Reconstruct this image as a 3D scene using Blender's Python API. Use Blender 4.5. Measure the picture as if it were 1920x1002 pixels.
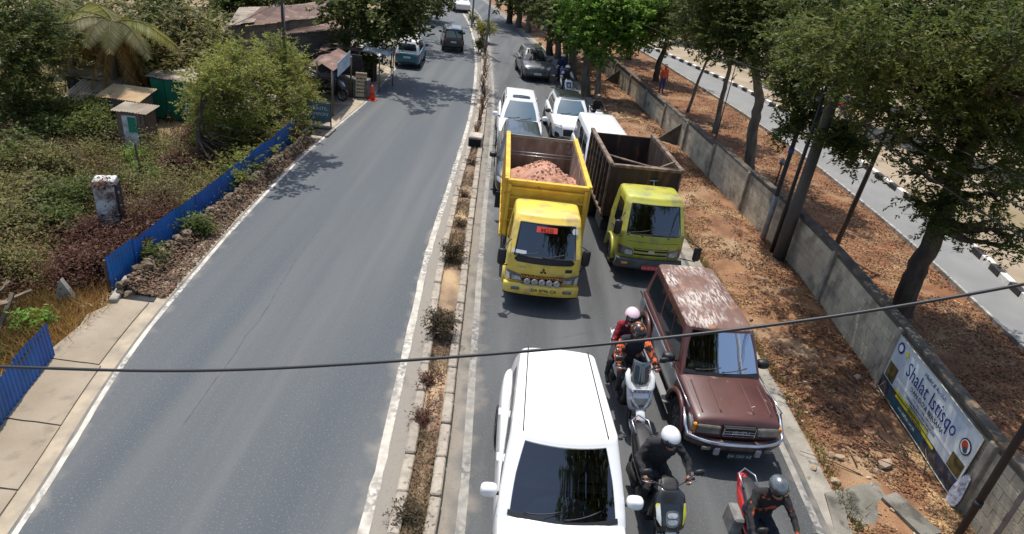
import bpy, bmesh, math, random
import numpy as np
from mathutils import Vector, Matrix
from mathutils.bvhtree import BVHTree
for o in list(bpy.data.objects): bpy.data.objects.remove(o)
SC = bpy.context.scene; COL = SC.collection
rnd = random.Random(7)
RAD = math.radians
# ---------------- camera (surveillance camera on a mast, slightly rolled) ----------------
F_, P_, R_, H_ = 1220.0, RAD(27.4), RAD(7.5), 7.8
cp, sp, cr, sr = math.cos(P_), math.sin(P_), math.cos(R_), math.sin(R_)
cam = bpy.data.cameras.new('camera'); camo = bpy.data.objects.new('camera', cam); COL.objects.link(camo)
cam.sensor_width = 36; cam.lens = 36*F_/1920; cam.clip_end = 6000; cam.clip_start = 0.05
dn0 = Vector((0, -sp, -cp)); fw = Vector((0, cp, -sp)); rt0 = Vector((1, 0, 0))
rt = rt0*cr - dn0*sr; dn = rt0*sr + dn0*cr
m = Matrix((rt, -dn, -fw)).transposed().to_4x4(); m.translation = (0, 0, H_)
camo.matrix_world = m
SC.camera = camo
# ---------------- world + sun ----------------
SUN_EL, SUN_AZ = 70.0, -24.0        # azimuth from +Y towards +X
w = bpy.data.worlds.new('World'); SC.world = w; w.use_nodes = True
nt = w.node_tree; bg = nt.nodes['Background']
sky = nt.nodes.new('ShaderNodeTexSky'); sky.sky_type = 'NISHITA'; sky.sun_disc = False
sky.sun_elevation = RAD(SUN_EL); sky.sun_rotation = RAD(SUN_AZ); sky.dust_density = 2.0; sky.air_density = 1.0
nt.links.new(sky.outputs[0], bg.inputs[0]); bg.inputs[1].default_value = 0.15
sl = bpy.data.lights.new('sun', 'SUN'); so = bpy.data.objects.new('sun', sl); COL.objects.link(so)
sl.energy = 4.0; sl.angle = RAD(0.53); sl.color = (1.0, 0.95, 0.87)
sd = Vector((math.sin(RAD(SUN_AZ))*math.cos(RAD(SUN_EL)), math.cos(RAD(SUN_AZ))*math.cos(RAD(SUN_EL)), math.sin(RAD(SUN_EL))))
so.rotation_euler = sd.to_track_quat('Z', 'Y').to_euler(); so.location = (0, 0, 60)
SC.view_settings.view_transform = 'Standard'; SC.view_settings.look = 'None'
SC.view_settings.exposure = 0.3; SC.view_settings.gamma = 1; SC.view_settings.use_curve_mapping = False
SC.cycles.max_bounces = 6; SC.cycles.transparent_max_bounces = 4; SC.cycles.diffuse_bounces = 3; SC.cycles.glossy_bounces = 3

# ---------------- ground points from the survey of the photograph ----------------
def _ray(px, py):
    u = (px-960)/F_; v = (py-501)/F_
    a, b = cr*u+sr*v, -sr*u+cr*v
    return Vector((a, cp-b*sp, -sp-b*cp))
def G(px, py, h=0.0):
    d = _ray(px, py); t = (h-H_)/d.z
    return Vector((d.x*t, d.y*t, h))
def AT(px, py, Y):
    d = _ray(px, py); t = Y/d.y
    return Vector((d.x*t, Y, H_+d.z*t))

# ---------------- tagging ----------------
def tag(o, label=None, cat=None, group=None, kind=None):
    if label: o['label'] = label
    if cat: o['category'] = cat
    if group: o['group'] = group
    if kind: o['kind'] = kind
    return o
def thing(name, label, cat, loc=(0, 0, 0), rz=0.0, group=None, scale=1.0):
    o = bpy.data.objects.new(name, None); COL.objects.link(o)
    o.empty_display_size = .2
    o.location = loc; o.rotation_euler = (0, 0, rz); o.scale = (scale,)*3
    return tag(o, label, cat, group)
def link(name, me, parent=None, loc=None, rot=None, scale=None):
    o = bpy.data.objects.new(name, me); COL.objects.link(o)
    if parent: o.parent = parent
    if loc is not None: o.location = loc
    if rot is not None: o.rotation_euler = rot
    if scale is not None: o.scale = scale
    return o
def copy_tree(o, parent=None):
    c = o.copy(); COL.objects.link(c)
    if parent: c.parent = parent
    for ch in list(o.children): copy_tree(ch, c)
    return c

# ---------------- materials ----------------
_mc = {}
def M(name, col, rough=.6, metal=0.0, col2=None, ns=3.0, nd=4, bump=0.0, bs=40.0, isl=0.0, coat=0.0, spec=.5,
      n3b=0, speck=None, sps=200.0, spt=.62, stretch=None, obj_rand=0.0, lo=.35, hi=.65, col3=None, n3=.9, t3=(.5, .6), transl=0.0, attr=None, attr_col=None, coord='Object'):
    if name in _mc: return _mc[name]
    mt = bpy.data.materials.new(name); mt.use_nodes = True; T = mt.node_tree; N = T.nodes; L = T.links
    b = N['Principled BSDF']; out = N['Material Output']
    b.inputs['Roughness'].default_value = rough; b.inputs['Metallic'].default_value = metal
    b.inputs['Specular IOR Level'].default_value = spec
    if coat: b.inputs['Coat Weight'].default_value = coat; b.inputs['Coat Roughness'].default_value = .04
    tc = N.new('ShaderNodeTexCoord'); vec = tc.outputs[coord]
    if obj_rand and coord == 'Object': vec = N.new('ShaderNodeNewGeometry').outputs['Position']
    if stretch:
        mp = N.new('ShaderNodeMapping'); mp.inputs['Scale'].default_value = stretch; L.new(vec, mp.inputs[0]); svec = mp.outputs[0]
    else: svec = vec
    def rgb(c):
        n = N.new('ShaderNodeRGB'); n.outputs[0].default_value = (*c, 1); return n.outputs[0]
    def noise(scale, det, v=None):
        n = N.new('ShaderNodeTexNoise'); n.inputs['Scale'].default_value = scale; n.inputs['Detail'].default_value = det
        L.new(v if v is not None else svec, n.inputs['Vector']); return n.outputs['Fac']
    def ramp(f, a, c):
        n = N.new('ShaderNodeMapRange'); n.inputs[1].default_value = a; n.inputs[2].default_value = c; L.new(f, n.inputs[0]); return n.outputs[0]
    def mix(f, a, c):
        n = N.new('ShaderNodeMix'); n.data_type = 'RGBA'
        if isinstance(f, float): n.inputs[0].default_value = f
        else: L.new(f, n.inputs[0])
        L.new(a, n.inputs[6]); L.new(c, n.inputs[7]); return n.outputs[2]
    c = rgb(col)
    if col2: c = mix(ramp(noise(ns, nd), lo, hi), c, rgb(col2))
    if col3:
        f3 = ramp(noise(n3, 5), *t3)
        if n3b:
            mm = N.new('ShaderNodeMath'); mm.operation = 'MULTIPLY'; L.new(f3, mm.inputs[0]); L.new(ramp(noise(n3b, 3, vec), .42, .6), mm.inputs[1]); f3 = mm.outputs[0]
        c = mix(f3, c, rgb(col3))
    if attr:
        an = N.new('ShaderNodeAttribute'); an.attribute_name = attr
        ad = N.new('ShaderNodeMath'); ad.operation = 'ADD'; L.new(an.outputs['Fac'], ad.inputs[0])
        sb = N.new('ShaderNodeMath'); sb.operation = 'MULTIPLY_ADD'; L.new(noise(2.2, 6, vec), sb.inputs[0]); sb.inputs[1].default_value = 1.5; sb.inputs[2].default_value = -.75
        L.new(sb.outputs[0], ad.inputs[1])
        c = mix(ramp(ad.outputs[0], .3, .9), c, rgb(attr_col))
    if speck:
        c = mix(ramp(noise(sps, 2, vec), spt, spt+.08), c, rgb(speck))
    if isl or obj_rand:
        if isl:
            g = N.new('ShaderNodeNewGeometry'); r = g.outputs['Random Per Island']; amt = isl
        else:
            g = N.new('ShaderNodeObjectInfo'); r = g.outputs['Random']; amt = obj_rand
        h = N.new('ShaderNodeHueSaturation')
        mr = N.new('ShaderNodeMapRange'); mr.inputs[3].default_value = 1-amt; mr.inputs[4].default_value = 1+amt; L.new(r, mr.inputs[0]); L.new(mr.outputs[0], h.inputs['Value'])
        mh = N.new('ShaderNodeMapRange'); mh.inputs[3].default_value = .5-amt*.05; mh.inputs[4].default_value = .5+amt*.05
        m2 = N.new('ShaderNodeMath'); m2.operation = 'FRACT'; m3 = N.new('ShaderNodeMath'); m3.operation = 'MULTIPLY'; m3.inputs[1].default_value = 7.31
        L.new(r, m3.inputs[0]); L.new(m3.outputs[0], m2.inputs[0]); L.new(m2.outputs[0], mh.inputs[0]); L.new(mh.outputs[0], h.inputs['Hue'])
        L.new(c, h.inputs['Color']); c = h.outputs[0]
    L.new(c, b.inputs['Base Color'])
    if bump:
        bn = N.new('ShaderNodeBump'); bn.inputs['Strength'].default_value = min(1, bump); bn.inputs['Distance'].default_value = .02
        L.new(noise(bs, 5, vec), bn.inputs['Height']); L.new(bn.outputs[0], b.inputs['Normal'])
    if transl:
        tr = N.new('ShaderNodeBsdfTranslucent'); L.new(c, tr.inputs[0]); ms = N.new('ShaderNodeMixShader'); ms.inputs[0].default_value = transl
        L.new(b.outputs[0], ms.inputs[1]); L.new(tr.outputs[0], ms.inputs[2]); L.new(ms.outputs[0], out.inputs[0])
    _mc[name] = mt; return mt
def S(*c): # sRGB 0-255 -> linear
    return tuple(((x/255+.055)/1.055)**2.4 if x > 10 else x/255/12.92 for x in c)

# ---------------- mesh building ----------------
class MB:
    def __init__(s): s.v = []; s.f = []; s.m = []; s.s = []
    def add(s, vs, fs, mi=0, sm=False):
        o = len(s.v); s.v += [tuple(v) for v in vs]; s.f += [tuple(i+o for i in f) for f in fs]
        s.m += [mi]*len(fs); s.s += [sm]*len(fs); return s
    def box(s, c, d, rot=None, mi=0, b=0.0):
        hx, hy, hz = d[0]/2, d[1]/2, d[2]/2
        R = Matrix.Rotation(0, 3, 'Z') if rot is None else (rot if isinstance(rot, Matrix) else Matrix.Rotation(rot, 3, 'Z'))
        c = Vector(c)
        if b <= 0:
            vs = [c+R@Vector((x*hx, y*hy, z*hz)) for x in (-1, 1) for y in (-1, 1) for z in (-1, 1)]
            fs = [(0, 1, 3, 2), (4, 6, 7, 5), (0, 4, 5, 1), (2, 3, 7, 6), (0, 2, 6, 4), (1, 5, 7, 3)]
            return s.add(vs, fs, mi)
        b = min(b, hx*.95, hy*.95, hz*.95); vs = []; idx = {}
        for sx in (-1, 1):
            for sy in (-1, 1):
                for sz in (-1, 1):
                    for k in range(3):
                        p = [sx*(hx-b), sy*(hy-b), sz*(hz-b)]; p[k] = (sx*hx, sy*hy, sz*hz)[k]
                        idx[(sx, sy, sz, k)] = len(vs); vs.append(c+R@Vector(p))
        fs = []
        for k in range(3):
            a, e = [(1, 2), (2, 0), (0, 1)][k]
            for sg in (-1, 1):
                q = []
                for (u, v_) in ((-1, -1), (1, -1), (1, 1), (-1, 1)):
                    t = [0, 0, 0]; t[k] = sg; t[a] = u; t[e] = v_; q.append(idx[(*t, k)])
                fs.append(tuple(q) if sg > 0 else tuple(q[::-1]))
        for k in range(3):
            a, e = [(1, 2), (2, 0), (0, 1)][k]
            for u in (-1, 1):
                for v_ in (-1, 1):
                    t0 = [0, 0, 0]; t0[a] = u; t0[e] = v_; t1 = list(t0); t0[k] = -1; t1[k] = 1
                    q = (idx[(*t0, a)], idx[(*t1, a)], idx[(*t1, e)], idx[(*t0, e)])
                    fs.append(q if u*v_ > 0 else q[::-1])
        for sx in (-1, 1):
            for sy in (-1, 1):
                for sz in (-1, 1):
                    q = tuple(idx[(sx, sy, sz, k)] for k in range(3)); fs.append(q if sx*sy*sz > 0 else q[::-1])
        return s.add(vs, fs, mi)
    def tube(s, pts, r, n=8, mi=0, sm=True, cap=True):
        pts = [Vector(p) for p in pts]; k = len(pts); rs = r if isinstance(r, (list, tuple)) else [r]*k
        vs = []; fs = []; up = None
        for i, p in enumerate(pts):
            t = (pts[min(i+1, k-1)]-pts[max(i-1, 0)]).normalized()
            if up is None: up = Vector((0, 0, 1)) if abs(t.z) < .9 else Vector((1, 0, 0))
            a = t.cross(up)
            if a.length < 1e-4: a = t.orthogonal()
            a.normalize(); b = t.cross(a); up = -b if b.dot(up) < 0 else b
            b = a.cross(t)
            for j in range(n):
                an = 2*math.pi*j/n; vs.append(p+(a*math.cos(an)+b*math.sin(an))*rs[i])
        for i in range(k-1):
            for j in range(n):
                j2 = (j+1) % n; fs.append((i*n+j, i*n+j2, (i+1)*n+j2, (i+1)*n+j))
        if cap: fs.append(tuple(range(n))); fs.append(tuple((k-1)*n+j for j in range(n))[::-1])
        return s.add(vs, fs, mi, sm)
    def lathe(s, prof, n=20, Mx=None, mi=0, sm=True, close=False):
        vs = []; fs = []; k = len(prof)
        for (r, z) in prof:
            for j in range(n):
                an = 2*math.pi*j/n; p = Vector((r*math.cos(an), r*math.sin(an), z)); vs.append(Mx@p if Mx else p)
        for i in range(k-1 if not close else k):
            i2 = (i+1) % k
            for j in range(n):
                j2 = (j+1) % n; fs.append((i*n+j, i*n+j2, i2*n+j2, i2*n+j))
        if not close:
            if prof[0][0] > 1e-5: fs.append(tuple(range(n))[::-1])
            if prof[-1][0] > 1e-5: fs.append(tuple((k-1)*n+j for j in range(n)))
        return s.add(vs, fs, mi, sm)
    def prism(s, poly, axis, a, b, mi=0):
        n = len(poly)
        def P(p, t):
            q = list(p); q.insert(axis, t); return Vector(q)
        vs = [P(p, a) for p in poly]+[P(p, b) for p in poly]
        fs = [tuple(range(n)), tuple(range(2*n-1, n-1, -1))]+[(i, n+i, n+(i+1) % n, (i+1) % n) for i in range(n)]
        return s.add(vs, fs, mi)
    def grid(s, rows, mi=0, sm=True, flip=False):
        nv = len(rows[0]); vs = [p for r in rows for p in r]; fs = []
        for i in range(len(rows)-1):
            for j in range(nv-1):
                q = (i*nv+j, i*nv+j+1, (i+1)*nv+j+1, (i+1)*nv+j); fs.append(q[::-1] if flip else q)
        return s.add(vs, fs, mi, sm)
    def ell(s, c, r, n=12, k=8, mi=0, rot=None):
        c = Vector(c); vs = []; fs = []
        for i in range(1, k):
            th = math.pi*i/k
            for j in range(n):
                ph = 2*math.pi*j/n; p = Vector((r[0]*math.sin(th)*math.cos(ph), r[1]*math.sin(th)*math.sin(ph), r[2]*math.cos(th)))
                vs.append(c+(rot@p if rot else p))
        t = len(vs); vs.append(c+(rot@Vector((0, 0, r[2])) if rot else Vector((0, 0, r[2])))); vs.append(c-(rot@Vector((0, 0, r[2])) if rot else Vector((0, 0, r[2]))))
        for i in range(k-2):
            for j in range(n):
                j2 = (j+1) % n; fs.append((i*n+j, (i+1)*n+j, (i+1)*n+j2, i*n+j2))
        for j in range(n):
            j2 = (j+1) % n; fs.append((t, j, j2)); fs.append((t+1, (k-2)*n+j2, (k-2)*n+j))
        return s.add(vs, fs, mi, True)
    def loft(s, secs, n=14, p=2.4, mi=0, sm=True):
        """secs: (center, half_w, half_h, dir_w, dir_h)"""
        vs = []; fs = []
        for (c, a, b, da, db) in secs:
            c = Vector(c); da = Vector(da); db = Vector(db)
            for j in range(n):
                t = 2*math.pi*j/n; x = math.copysign(abs(math.cos(t))**(2/p), math.cos(t)); y = math.copysign(abs(math.sin(t))**(2/p), math.sin(t))
                vs.append(c+da*(a*x)+db*(b*y))
        k = len(secs)
        for i in range(k-1):
            for j in range(n):
                j2 = (j+1) % n; fs.append((i*n+j, i*n+j2, (i+1)*n+j2, (i+1)*n+j))
        fs.append(tuple(range(n))[::-1]); fs.append(tuple((k-1)*n+j for j in range(n)))
        return s.add(vs, fs, mi, sm)
    def mesh(s, name, mats):
        me = bpy.data.meshes.new(name); me.from_pydata(s.v, [], s.f)
        for mt in (mats if isinstance(mats, (list, tuple)) else [mats]): me.materials.append(mt)
        me.polygons.foreach_set('material_index', s.m); me.polygons.foreach_set('use_smooth', s.s)
        me.update(); return me
    def build(s, name, mats, parent=None, loc=None, rot=None, subd=0, recalc=True):
        me = s.mesh(name, mats)
        if recalc:
            bm = bmesh.new(); bm.from_mesh(me); bmesh.ops.recalc_face_normals(bm, faces=bm.faces); bm.to_mesh(me); bm.free()
        o = link(name, me, parent, loc, rot)
        if subd:
            md = o.modifiers.new('subd', 'SUBSURF'); md.levels = subd; md.render_levels = subd
            bake(o)
        return o
def bake(o):
    bpy.context.view_layer.update()
    dg = bpy.context.evaluated_depsgraph_get(); me = bpy.data.meshes.new_from_object(o.evaluated_get(dg))
    o.modifiers.clear(); old = o.data; o.data = me; me.name = old.name; bpy.data.meshes.remove(old); return o
def bvh_of(*objs):
    vs = []; fs = []
    for o in objs:
        k = len(vs); vs += [v.co.copy() for v in o.data.vertices]; fs += [tuple(i+k for i in p.vertices) for p in o.data.polygons]
    return BVHTree.FromPolygons(vs, fs)
def decal(name, parent, mat, bvh, quad, direc, off=.004, nu=6, nv=4, rnd_=0.0, thick=0.0):
    """a thin shaped piece that follows the body; quad = 4 points a,b,c,d projected along direc"""
    a, b, c, d = [Vector(q) for q in quad]; dv = Vector(direc).normalized(); rows = []
    for j in range(nv+1):
        r = []
        for i in range(nu+1):
            u = 2*i/nu-1; v = 2*j/nv-1
            if rnd_: u, v = u*math.sqrt(max(0, 1-rnd_*v*v/2)), v*math.sqrt(max(0, 1-rnd_*u*u/2))
            u = (u+1)/2; v = (v+1)/2
            p = (a*(1-u)+b*u)*(1-v)+(d*(1-u)+c*u)*v
            h = bvh.ray_cast(p-dv*6, dv)
            q = h[0] if h[0] is not None else bvh.find_nearest(p)[0]
            r.append(q-dv*off)
        rows.append(r)
    mb = MB().grid(rows)
    return mb.build(name, mat, parent)
def text_obj(txt, name, mat, parent, origin, xdir, ydir, size, align='CENTER', ext=.002, bold=0.0, sx=1.0, shear=0.0):
    cu = bpy.data.curves.new('t', 'FONT'); cu.body = txt; cu.size = 1; cu.align_x = align; cu.align_y = 'CENTER'; cu.extrude = .02
    cu.offset = bold; cu.shear = shear; cu.resolution_u = 2
    t = bpy.data.objects.new('t', cu); COL.objects.link(t); bpy.context.view_layer.update()
    me = bpy.data.meshes.new_from_object(t.evaluated_get(bpy.context.evaluated_depsgraph_get()))
    bpy.data.objects.remove(t); bpy.data.curves.remove(cu)
    X = Vector(xdir).normalized(); Y = Vector(ydir).normalized(); Z = X.cross(Y)
    mt = Matrix((X*size*sx, Y*size, Z*.05)).transposed().to_4x4(); mt.translation = Vector(origin)
    me.transform(mt); me.materials.clear(); me.materials.append(mat); me.name = name
    return link(name, me, parent)
def curve(pts, win=.06):
    """smooth x(y) through survey points"""
    ys = np.array([p[1] for p in pts]); xs = np.array([p[0] for p in pts]); o = np.argsort(ys); ys = ys[o]; xs = xs[o]
    yy = np.linspace(-20, 150, 1701)
    x = np.interp(yy, ys, xs)
    lo = yy < ys[0]; x[lo] = xs[0]+(yy[lo]-ys[0])*(xs[1]-xs[0])/(ys[1]-ys[0])*.3
    hi = yy > ys[-1]; s_ = (xs[-1]-xs[-2])/(ys[-1]-ys[-2]); x[hi] = xs[-1]+(yy[hi]-ys[-1])*s_*1.15
    k = np.ones(41)/41
    xp = np.pad(x, 20, mode='edge'); x = np.convolve(xp, k, 'valid')
    return lambda y: float(np.interp(y, yy, x))
def fsheet(name, fl, fr, ys, nx, z=0.0, mat=None, attr=None, zf=None, parent=None):
    rows = []; at = []
    for y in ys:
        l = fl(y) if callable(fl) else fl; r_ = fr(y) if callable(fr) else fr; row = []
        for i in range(nx+1):
            x = l+(r_-l)*i/nx; row.append((x, y, z+(zf(x, y, i/nx) if zf else 0)))
            if attr: at.append(attr(x, y, i/nx))
        rows.append(row)
    mb = MB().grid(rows); me = mb.mesh(name, mat)
    if attr:
        a = me.attributes.new('dust', 'FLOAT', 'POINT'); a.data.foreach_set('value', at)
    return link(name, me, parent)
def yrange(a, b, n): return [a+(b-a)*i/n for i in range(n+1)]
def ygrow(a, b, d0, k=1.03):
    r = [a]; d = d0
    while r[-1] < b: r.append(r[-1]+d); d *= k
    return r
from mathutils import noise as MN
def nz(x, y, s=1.0, z=0.0): return MN.noise(Vector((x*s, y*s, z)))
# ---------------- survey lines ----------------
def gp(l): return [(G(x, y).x, G(x, y).y) for x, y in l]
LE = curve(gp([(50,991),(130,840),(216,695),(290,600),(376,500),(455,408),(560,300),(640,230),(690,190),(740,130),(770,90),(795,40),(808,12)]))
LR = curve(gp([(690,980),(715,860),(740,760),(770,620),(800,480),(830,390),(858,300),(880,230),(888,180),(893,130),(890,80),(880,45),(862,15)]))
KL = curve(gp([(735,990),(760,860),(785,720),(800,620),(815,520),(840,420),(860,330),(880,270),(893,210),(900,150),(902,100),(895,60),(880,30),(870,15)]))
KR = curve(gp([(822,990),(840,850),(855,700),(870,580),(880,480),(890,400),(902,300),(913,200),(914,150),(914,110),(908,70),(893,35),(880,18)]))
RL = curve(gp([(868,980),(880,780),(890,640),(900,500),(908,400),(918,300),(925,220),(924,160),(920,110),(915,70),(900,30),(887,15)]))
RE = curve(gp([(1540,990),(1490,890),(1450,780),(1130,230),(1090,180),(1050,130),(1010,90),(960,45),(925,15)]))
WB = curve(gp([(1800,960),(1740,880),(1650,725),(1535,565),(1480,490),(1385,395),(1325,330),(1240,240),(1165,165),(1125,130),(1060,82),(1010,52),(975,30)]))
CL = curve(gp([(1920,660),(1720,470),(1600,370),(1500,290),(1400,220),(1240,120)]))
CR = curve(gp([(1920,575),(1800,455),(1679,363),(1615,315),(1500,232),(1390,170),(1270,115)]))
def sm01(a, b, t): t = max(0, min(1, (t-a)/(b-a))); return t*t*(3-2*t)

# ---------------- ground ----------------
m_ground = M('dry_earth', S(150, 128, 98), .95, col2=S(112, 98, 72), ns=.8, nd=6, lo=.3, hi=.7, col3=S(96, 96, 60), n3=.25, t3=(.48, .62), speck=S(80, 66, 48), sps=60, bump=.8, bs=18)
def gz(x, y):
    return .10*nz(x, y, .35)+.05*nz(x, y, 1.3)
def gbase(x, y):
    d = LE(min(max(y, -10), 140))-x
    lowl = -.25*sm01(.8, 3, d) if d > 0 else 0
    return -.14+lowl+gz(x, y)*(.3 if d < .8 else 1)
ys = [-14+1.1*i for i in range(0, 110)]+[107+6*i for i in range(1, 25)]+[260, 320, 420, 600, 900, 1500, 2600, 4500]
xs = [-4500, -2200, -1000, -500, -250, -150, -110]+[-90+1.6*i for i in range(0, 51)]+[-9.2, -8, -6, 0, 4, 8, 14, 20, 30, 45, 60, 80, 110, 160, 260, 500, 1000, 2200, 4500]
rows = [[(x, y, (gbase(x, y) if abs(x) < 95 and y < 140 and not (-8.5 < x < 16) else -.16)) for x in xs] for y in ys]
g = MB().grid(rows).build('ground', m_ground, recalc=False); tag(g, kind='structure')

# ---------------- roads ----------------
m_asph = M('worn_asphalt', S(80, 85, 89), .72, col2=S(94, 97, 98), ns=1.0, nd=7, lo=.38, hi=.62, stretch=(1.2, .05, 1), speck=S(108, 111, 112), sps=34, spt=.60,
           col3=S(76, 82, 87), n3=.7, t3=(.46, .70), attr='dust', attr_col=S(136, 130, 120), bump=.45, bs=160, spec=.35)
m_asph2 = M('worn_asphalt_dark', S(76, 78, 80), .7, col2=S(92, 94, 95), ns=1.1, nd=7, lo=.36, hi=.64, stretch=(1.3, .12, 1), speck=S(102, 103, 103), sps=34, spt=.60,
           col3=S(64, 66, 68), n3=.8, t3=(.48, .70), attr='dust', attr_col=S(134, 127, 116), bump=.45, bs=160, spec=.35)
ysr = ygrow(-4, 140, .22, 1.022)
def dl(x, y, u):
    a = LE(y); b = LR(y)
    return max(.95-1.6*max(0, x-a+.25), .62-1.5*max(0, b-x-.05)*(1+.12*max(0, y-9)), 0)+(.45 if x > b+.03 else 0)-.05
road = fsheet('road', lambda y: LE(y)-.55, lambda y: KL(y)+.06, ysr, 46, 0.0, m_asph, dl); tag(road, kind='structure')
def dr(x, y, u):
    return max(1.05-1.3*max(0, x-KR(y)), .85-1.5*max(0, RE(y)+.25-x), 0)-.05
road2 = fsheet('road', KR, lambda y: RE(y)+.55, ysr, 40, 0.001, m_asph2, dr); tag(road2, kind='structure')
m_paint = M('worn_line_paint', S(150, 146, 138), .8, col2=S(128, 126, 120), ns=6, nd=6, lo=.42, hi=.62, col3=S(98, 98, 98), n3=9, t3=(.46, .56), n3b=.6, bump=.3, bs=60)
m_paint2 = M('bright_line_paint', S(196, 190, 178), .8, col2=S(164, 158, 146), ns=4, nd=6, lo=.4, hi=.65, col3=S(112, 112, 110), n3=10, t3=(.44, .56), n3b=.55, bump=.3, bs=60)
def ln(name, f, w, mt, wob=.012, y0=-3, y1=130):
    yy = ygrow(y0, y1, .12, 1.018)
    return tag(fsheet(name, lambda y: f(y)-w/2+wob*nz(1, y, 9), lambda y: f(y)+w/2+wob*nz(7, y, 9), yy, 2, .006, mt), kind='structure')
ln('edge_line', LE, .088, m_paint2, .02); ln('edge_line', LR, .15, m_paint2, .035); ln('edge_line', RL, .14, m_paint)
ln('edge_line', lambda y: RE(y)-.05, .12, m_paint)
# cracks / tar seams on the roads
m_tar = M('tar_seam', S(76, 79, 82), .8, col2=S(94, 97, 100), ns=5, lo=.4, hi=.55)
cb = MB()
def crack(x0, y0, x1, y1, w=.013, k=14, z=.0065):
    L_ = []
    for i in range(k+1):
        t = i/k; x = x0+(x1-x0)*t+.12*nz(x0+t*5, y0, 1.7)*math.sin(math.pi*t); y = y0+(y1-y0)*t+.12*nz(y0+t*5, x0, 1.9); ww = w*(.5+.8*abs(nz(t*9, x0+y0)))
        L_.append([(x-ww, y-ww*.3, z), (x+ww, y+ww*.3, z)])
    cb.grid(L_, sm=False)
for a in [(-5.0, 8, -5.35, 17), (2.2, 12.6, 2.9, 11.7), (2.0, 12.4, 1.0, 11.9), (2.4, 30, 3.0, 24), (-.6, 36, 1.0, 36.2), (.8, 30, -.1, 33)]: crack(*a)
tag(cb.build('road_cracks', m_tar, recalc=False), kind='structure')
# ---------------- median ----------------
m_msoil = M('median_soil', S(140, 120, 98), .95, col2=S(116, 96, 78), ns=2.5, nd=6, lo=.35, hi=.65, col3=S(178, 152, 118), n3=.7, t3=(.5, .62), speck=S(92, 72, 58), sps=90, spt=.6, bump=1, bs=40)
ysm = ygrow(-3, 110, .2, 1.02)
ms = fsheet('median', lambda y: KL(y)+.16, lambda y: KR(y)-.16, ysm, 8, .10, m_msoil, zf=lambda x, y, u: .03*nz(x, y, 3)+.05*(1-(2*u-1)**2)); tag(ms, kind='structure')
m_kerb = M('kerb_stone_paint', S(160, 150, 136), .85, col2=S(136, 128, 116), ns=5, nd=6, lo=.42, hi=.64, col3=S(104, 98, 90), n3=9, t3=(.58, .68), bump=.6, bs=30, obj_rand=.13)
kmesh = []
for i in range(4):
    b = MB(); b.box((0, 0, .085), (.17, .775, .25), b=.022); me = b.mesh('kerb_stone', m_kerb)
    for v in me.vertices: v.co += Vector((.008*nz(v.co.y*3+i*7, v.co.z*9), 0, .01*nz(v.co.x*9, v.co.y*3+i*11)))
    kmesh.append(me)
def kerb(name, f, sgn, y0, y1, lab):
    k = bpy.data.objects.new(name, None); COL.objects.link(k); tag(k, kind='structure'); k['label'] = lab
    y = y0
    while y < y1:
        dx = f(y+.4)-f(y-.4); an = math.atan2(dx, .8)
        link('kerb_stone', rnd.choice(kmesh), k, (f(y)+sgn*.085, y, rnd.uniform(-.018, .008)), (rnd.uniform(-.012, .012), rnd.uniform(-.03, .03), -an+rnd.uniform(-.012, .012)))
        y += .8
    return k
kerb('kerb', KL, 1, 4.2, 88, 'pale worn kerb on the left side of the planted median'); kerb('kerb', KR, -1, 4.2, 88, 'pale worn kerb on the right side of the planted median')
# ---------------- right verge ----------------
m_verge = M('verge_earth', S(150, 112, 80), .95, col2=S(118, 84, 60), ns=1.6, nd=7, lo=.35, hi=.65, col3=S(158, 134, 104), n3=.6, t3=(.5, .66), speck=S(84, 62, 46), sps=55, spt=.57, bump=1, bs=14)
def vz(x, y, u):
    e = math.sin(math.pi*min(1, max(0, u)))*(.12+.88*sm01(.8, 1.7, math.hypot(x-6.3, (y-8.0)*.9)))
    return e*(.15+.18*nz(x, y, .8)+.11*nz(x, y, 2.4)+.07*nz(x, y, 6)+.035*nz(x, y, 14))
def VZ(x, y):
    a, b = RE(y)+.5, WB(y)+.02; return .01+vz(x, y, (x-a)/(b-a))
vg = fsheet('verge', lambda y: RE(y)+.5, lambda y: WB(y)+.02, ygrow(2, 130, .14, 1.012), 34, .01, m_verge, zf=vz); tag(vg, kind='structure')
m_conc = M('weathered_concrete', S(160, 154, 142), .9, col2=S(128, 124, 114), ns=2.2, nd=7, lo=.35, hi=.66, col3=S(92, 90, 84), n3=3.4, t3=(.6, .7), speck=S(108, 104, 96), sps=70, bump=.5, bs=50)
es = fsheet('road_edging', lambda y: RE(y)+.12, lambda y: RE(y)+.56, ygrow(3, 60, .2, 1.03), 2, .008, m_conc, zf=lambda x, y, u: .012*nz(x, y, 2)); tag(es, kind='structure')
# ---------------- land behind the wall ----------------
m_strip = M('leafy_earth', S(136, 92, 58), .95, col2=S(108, 72, 46), ns=1.4, nd=7, lo=.35, hi=.65, col3=S(142, 110, 78), n3=.8, t3=(.5, .6), speck=S(70, 44, 28), sps=50, spt=.57, bump=1, bs=14)
def SZ(x, y): return .06+.05*nz(x, y, .6)+.03*nz(x, y, 2.2)
st = fsheet('leaf_strip', lambda y: WB(y)+.15, lambda y: CL(y)+.05, ygrow(3, 75, .3, 1.02), 22, 0, m_strip, zf=lambda x, y, u: SZ(x, y)-.05*u); tag(st, kind='structure')
m_path = M('path_concrete', S(130, 130, 128), .85, col2=S(116, 116, 114), ns=.7, nd=6, lo=.3, hi=.7, col3=S(120, 120, 116), n3=2.5, t3=(.58, .7), bump=.3, bs=80)
ph = fsheet('campus_road', CL, CR, ygrow(3, 75, .3, 1.02), 8, .05, m_path); tag(ph, kind='structure')
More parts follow.
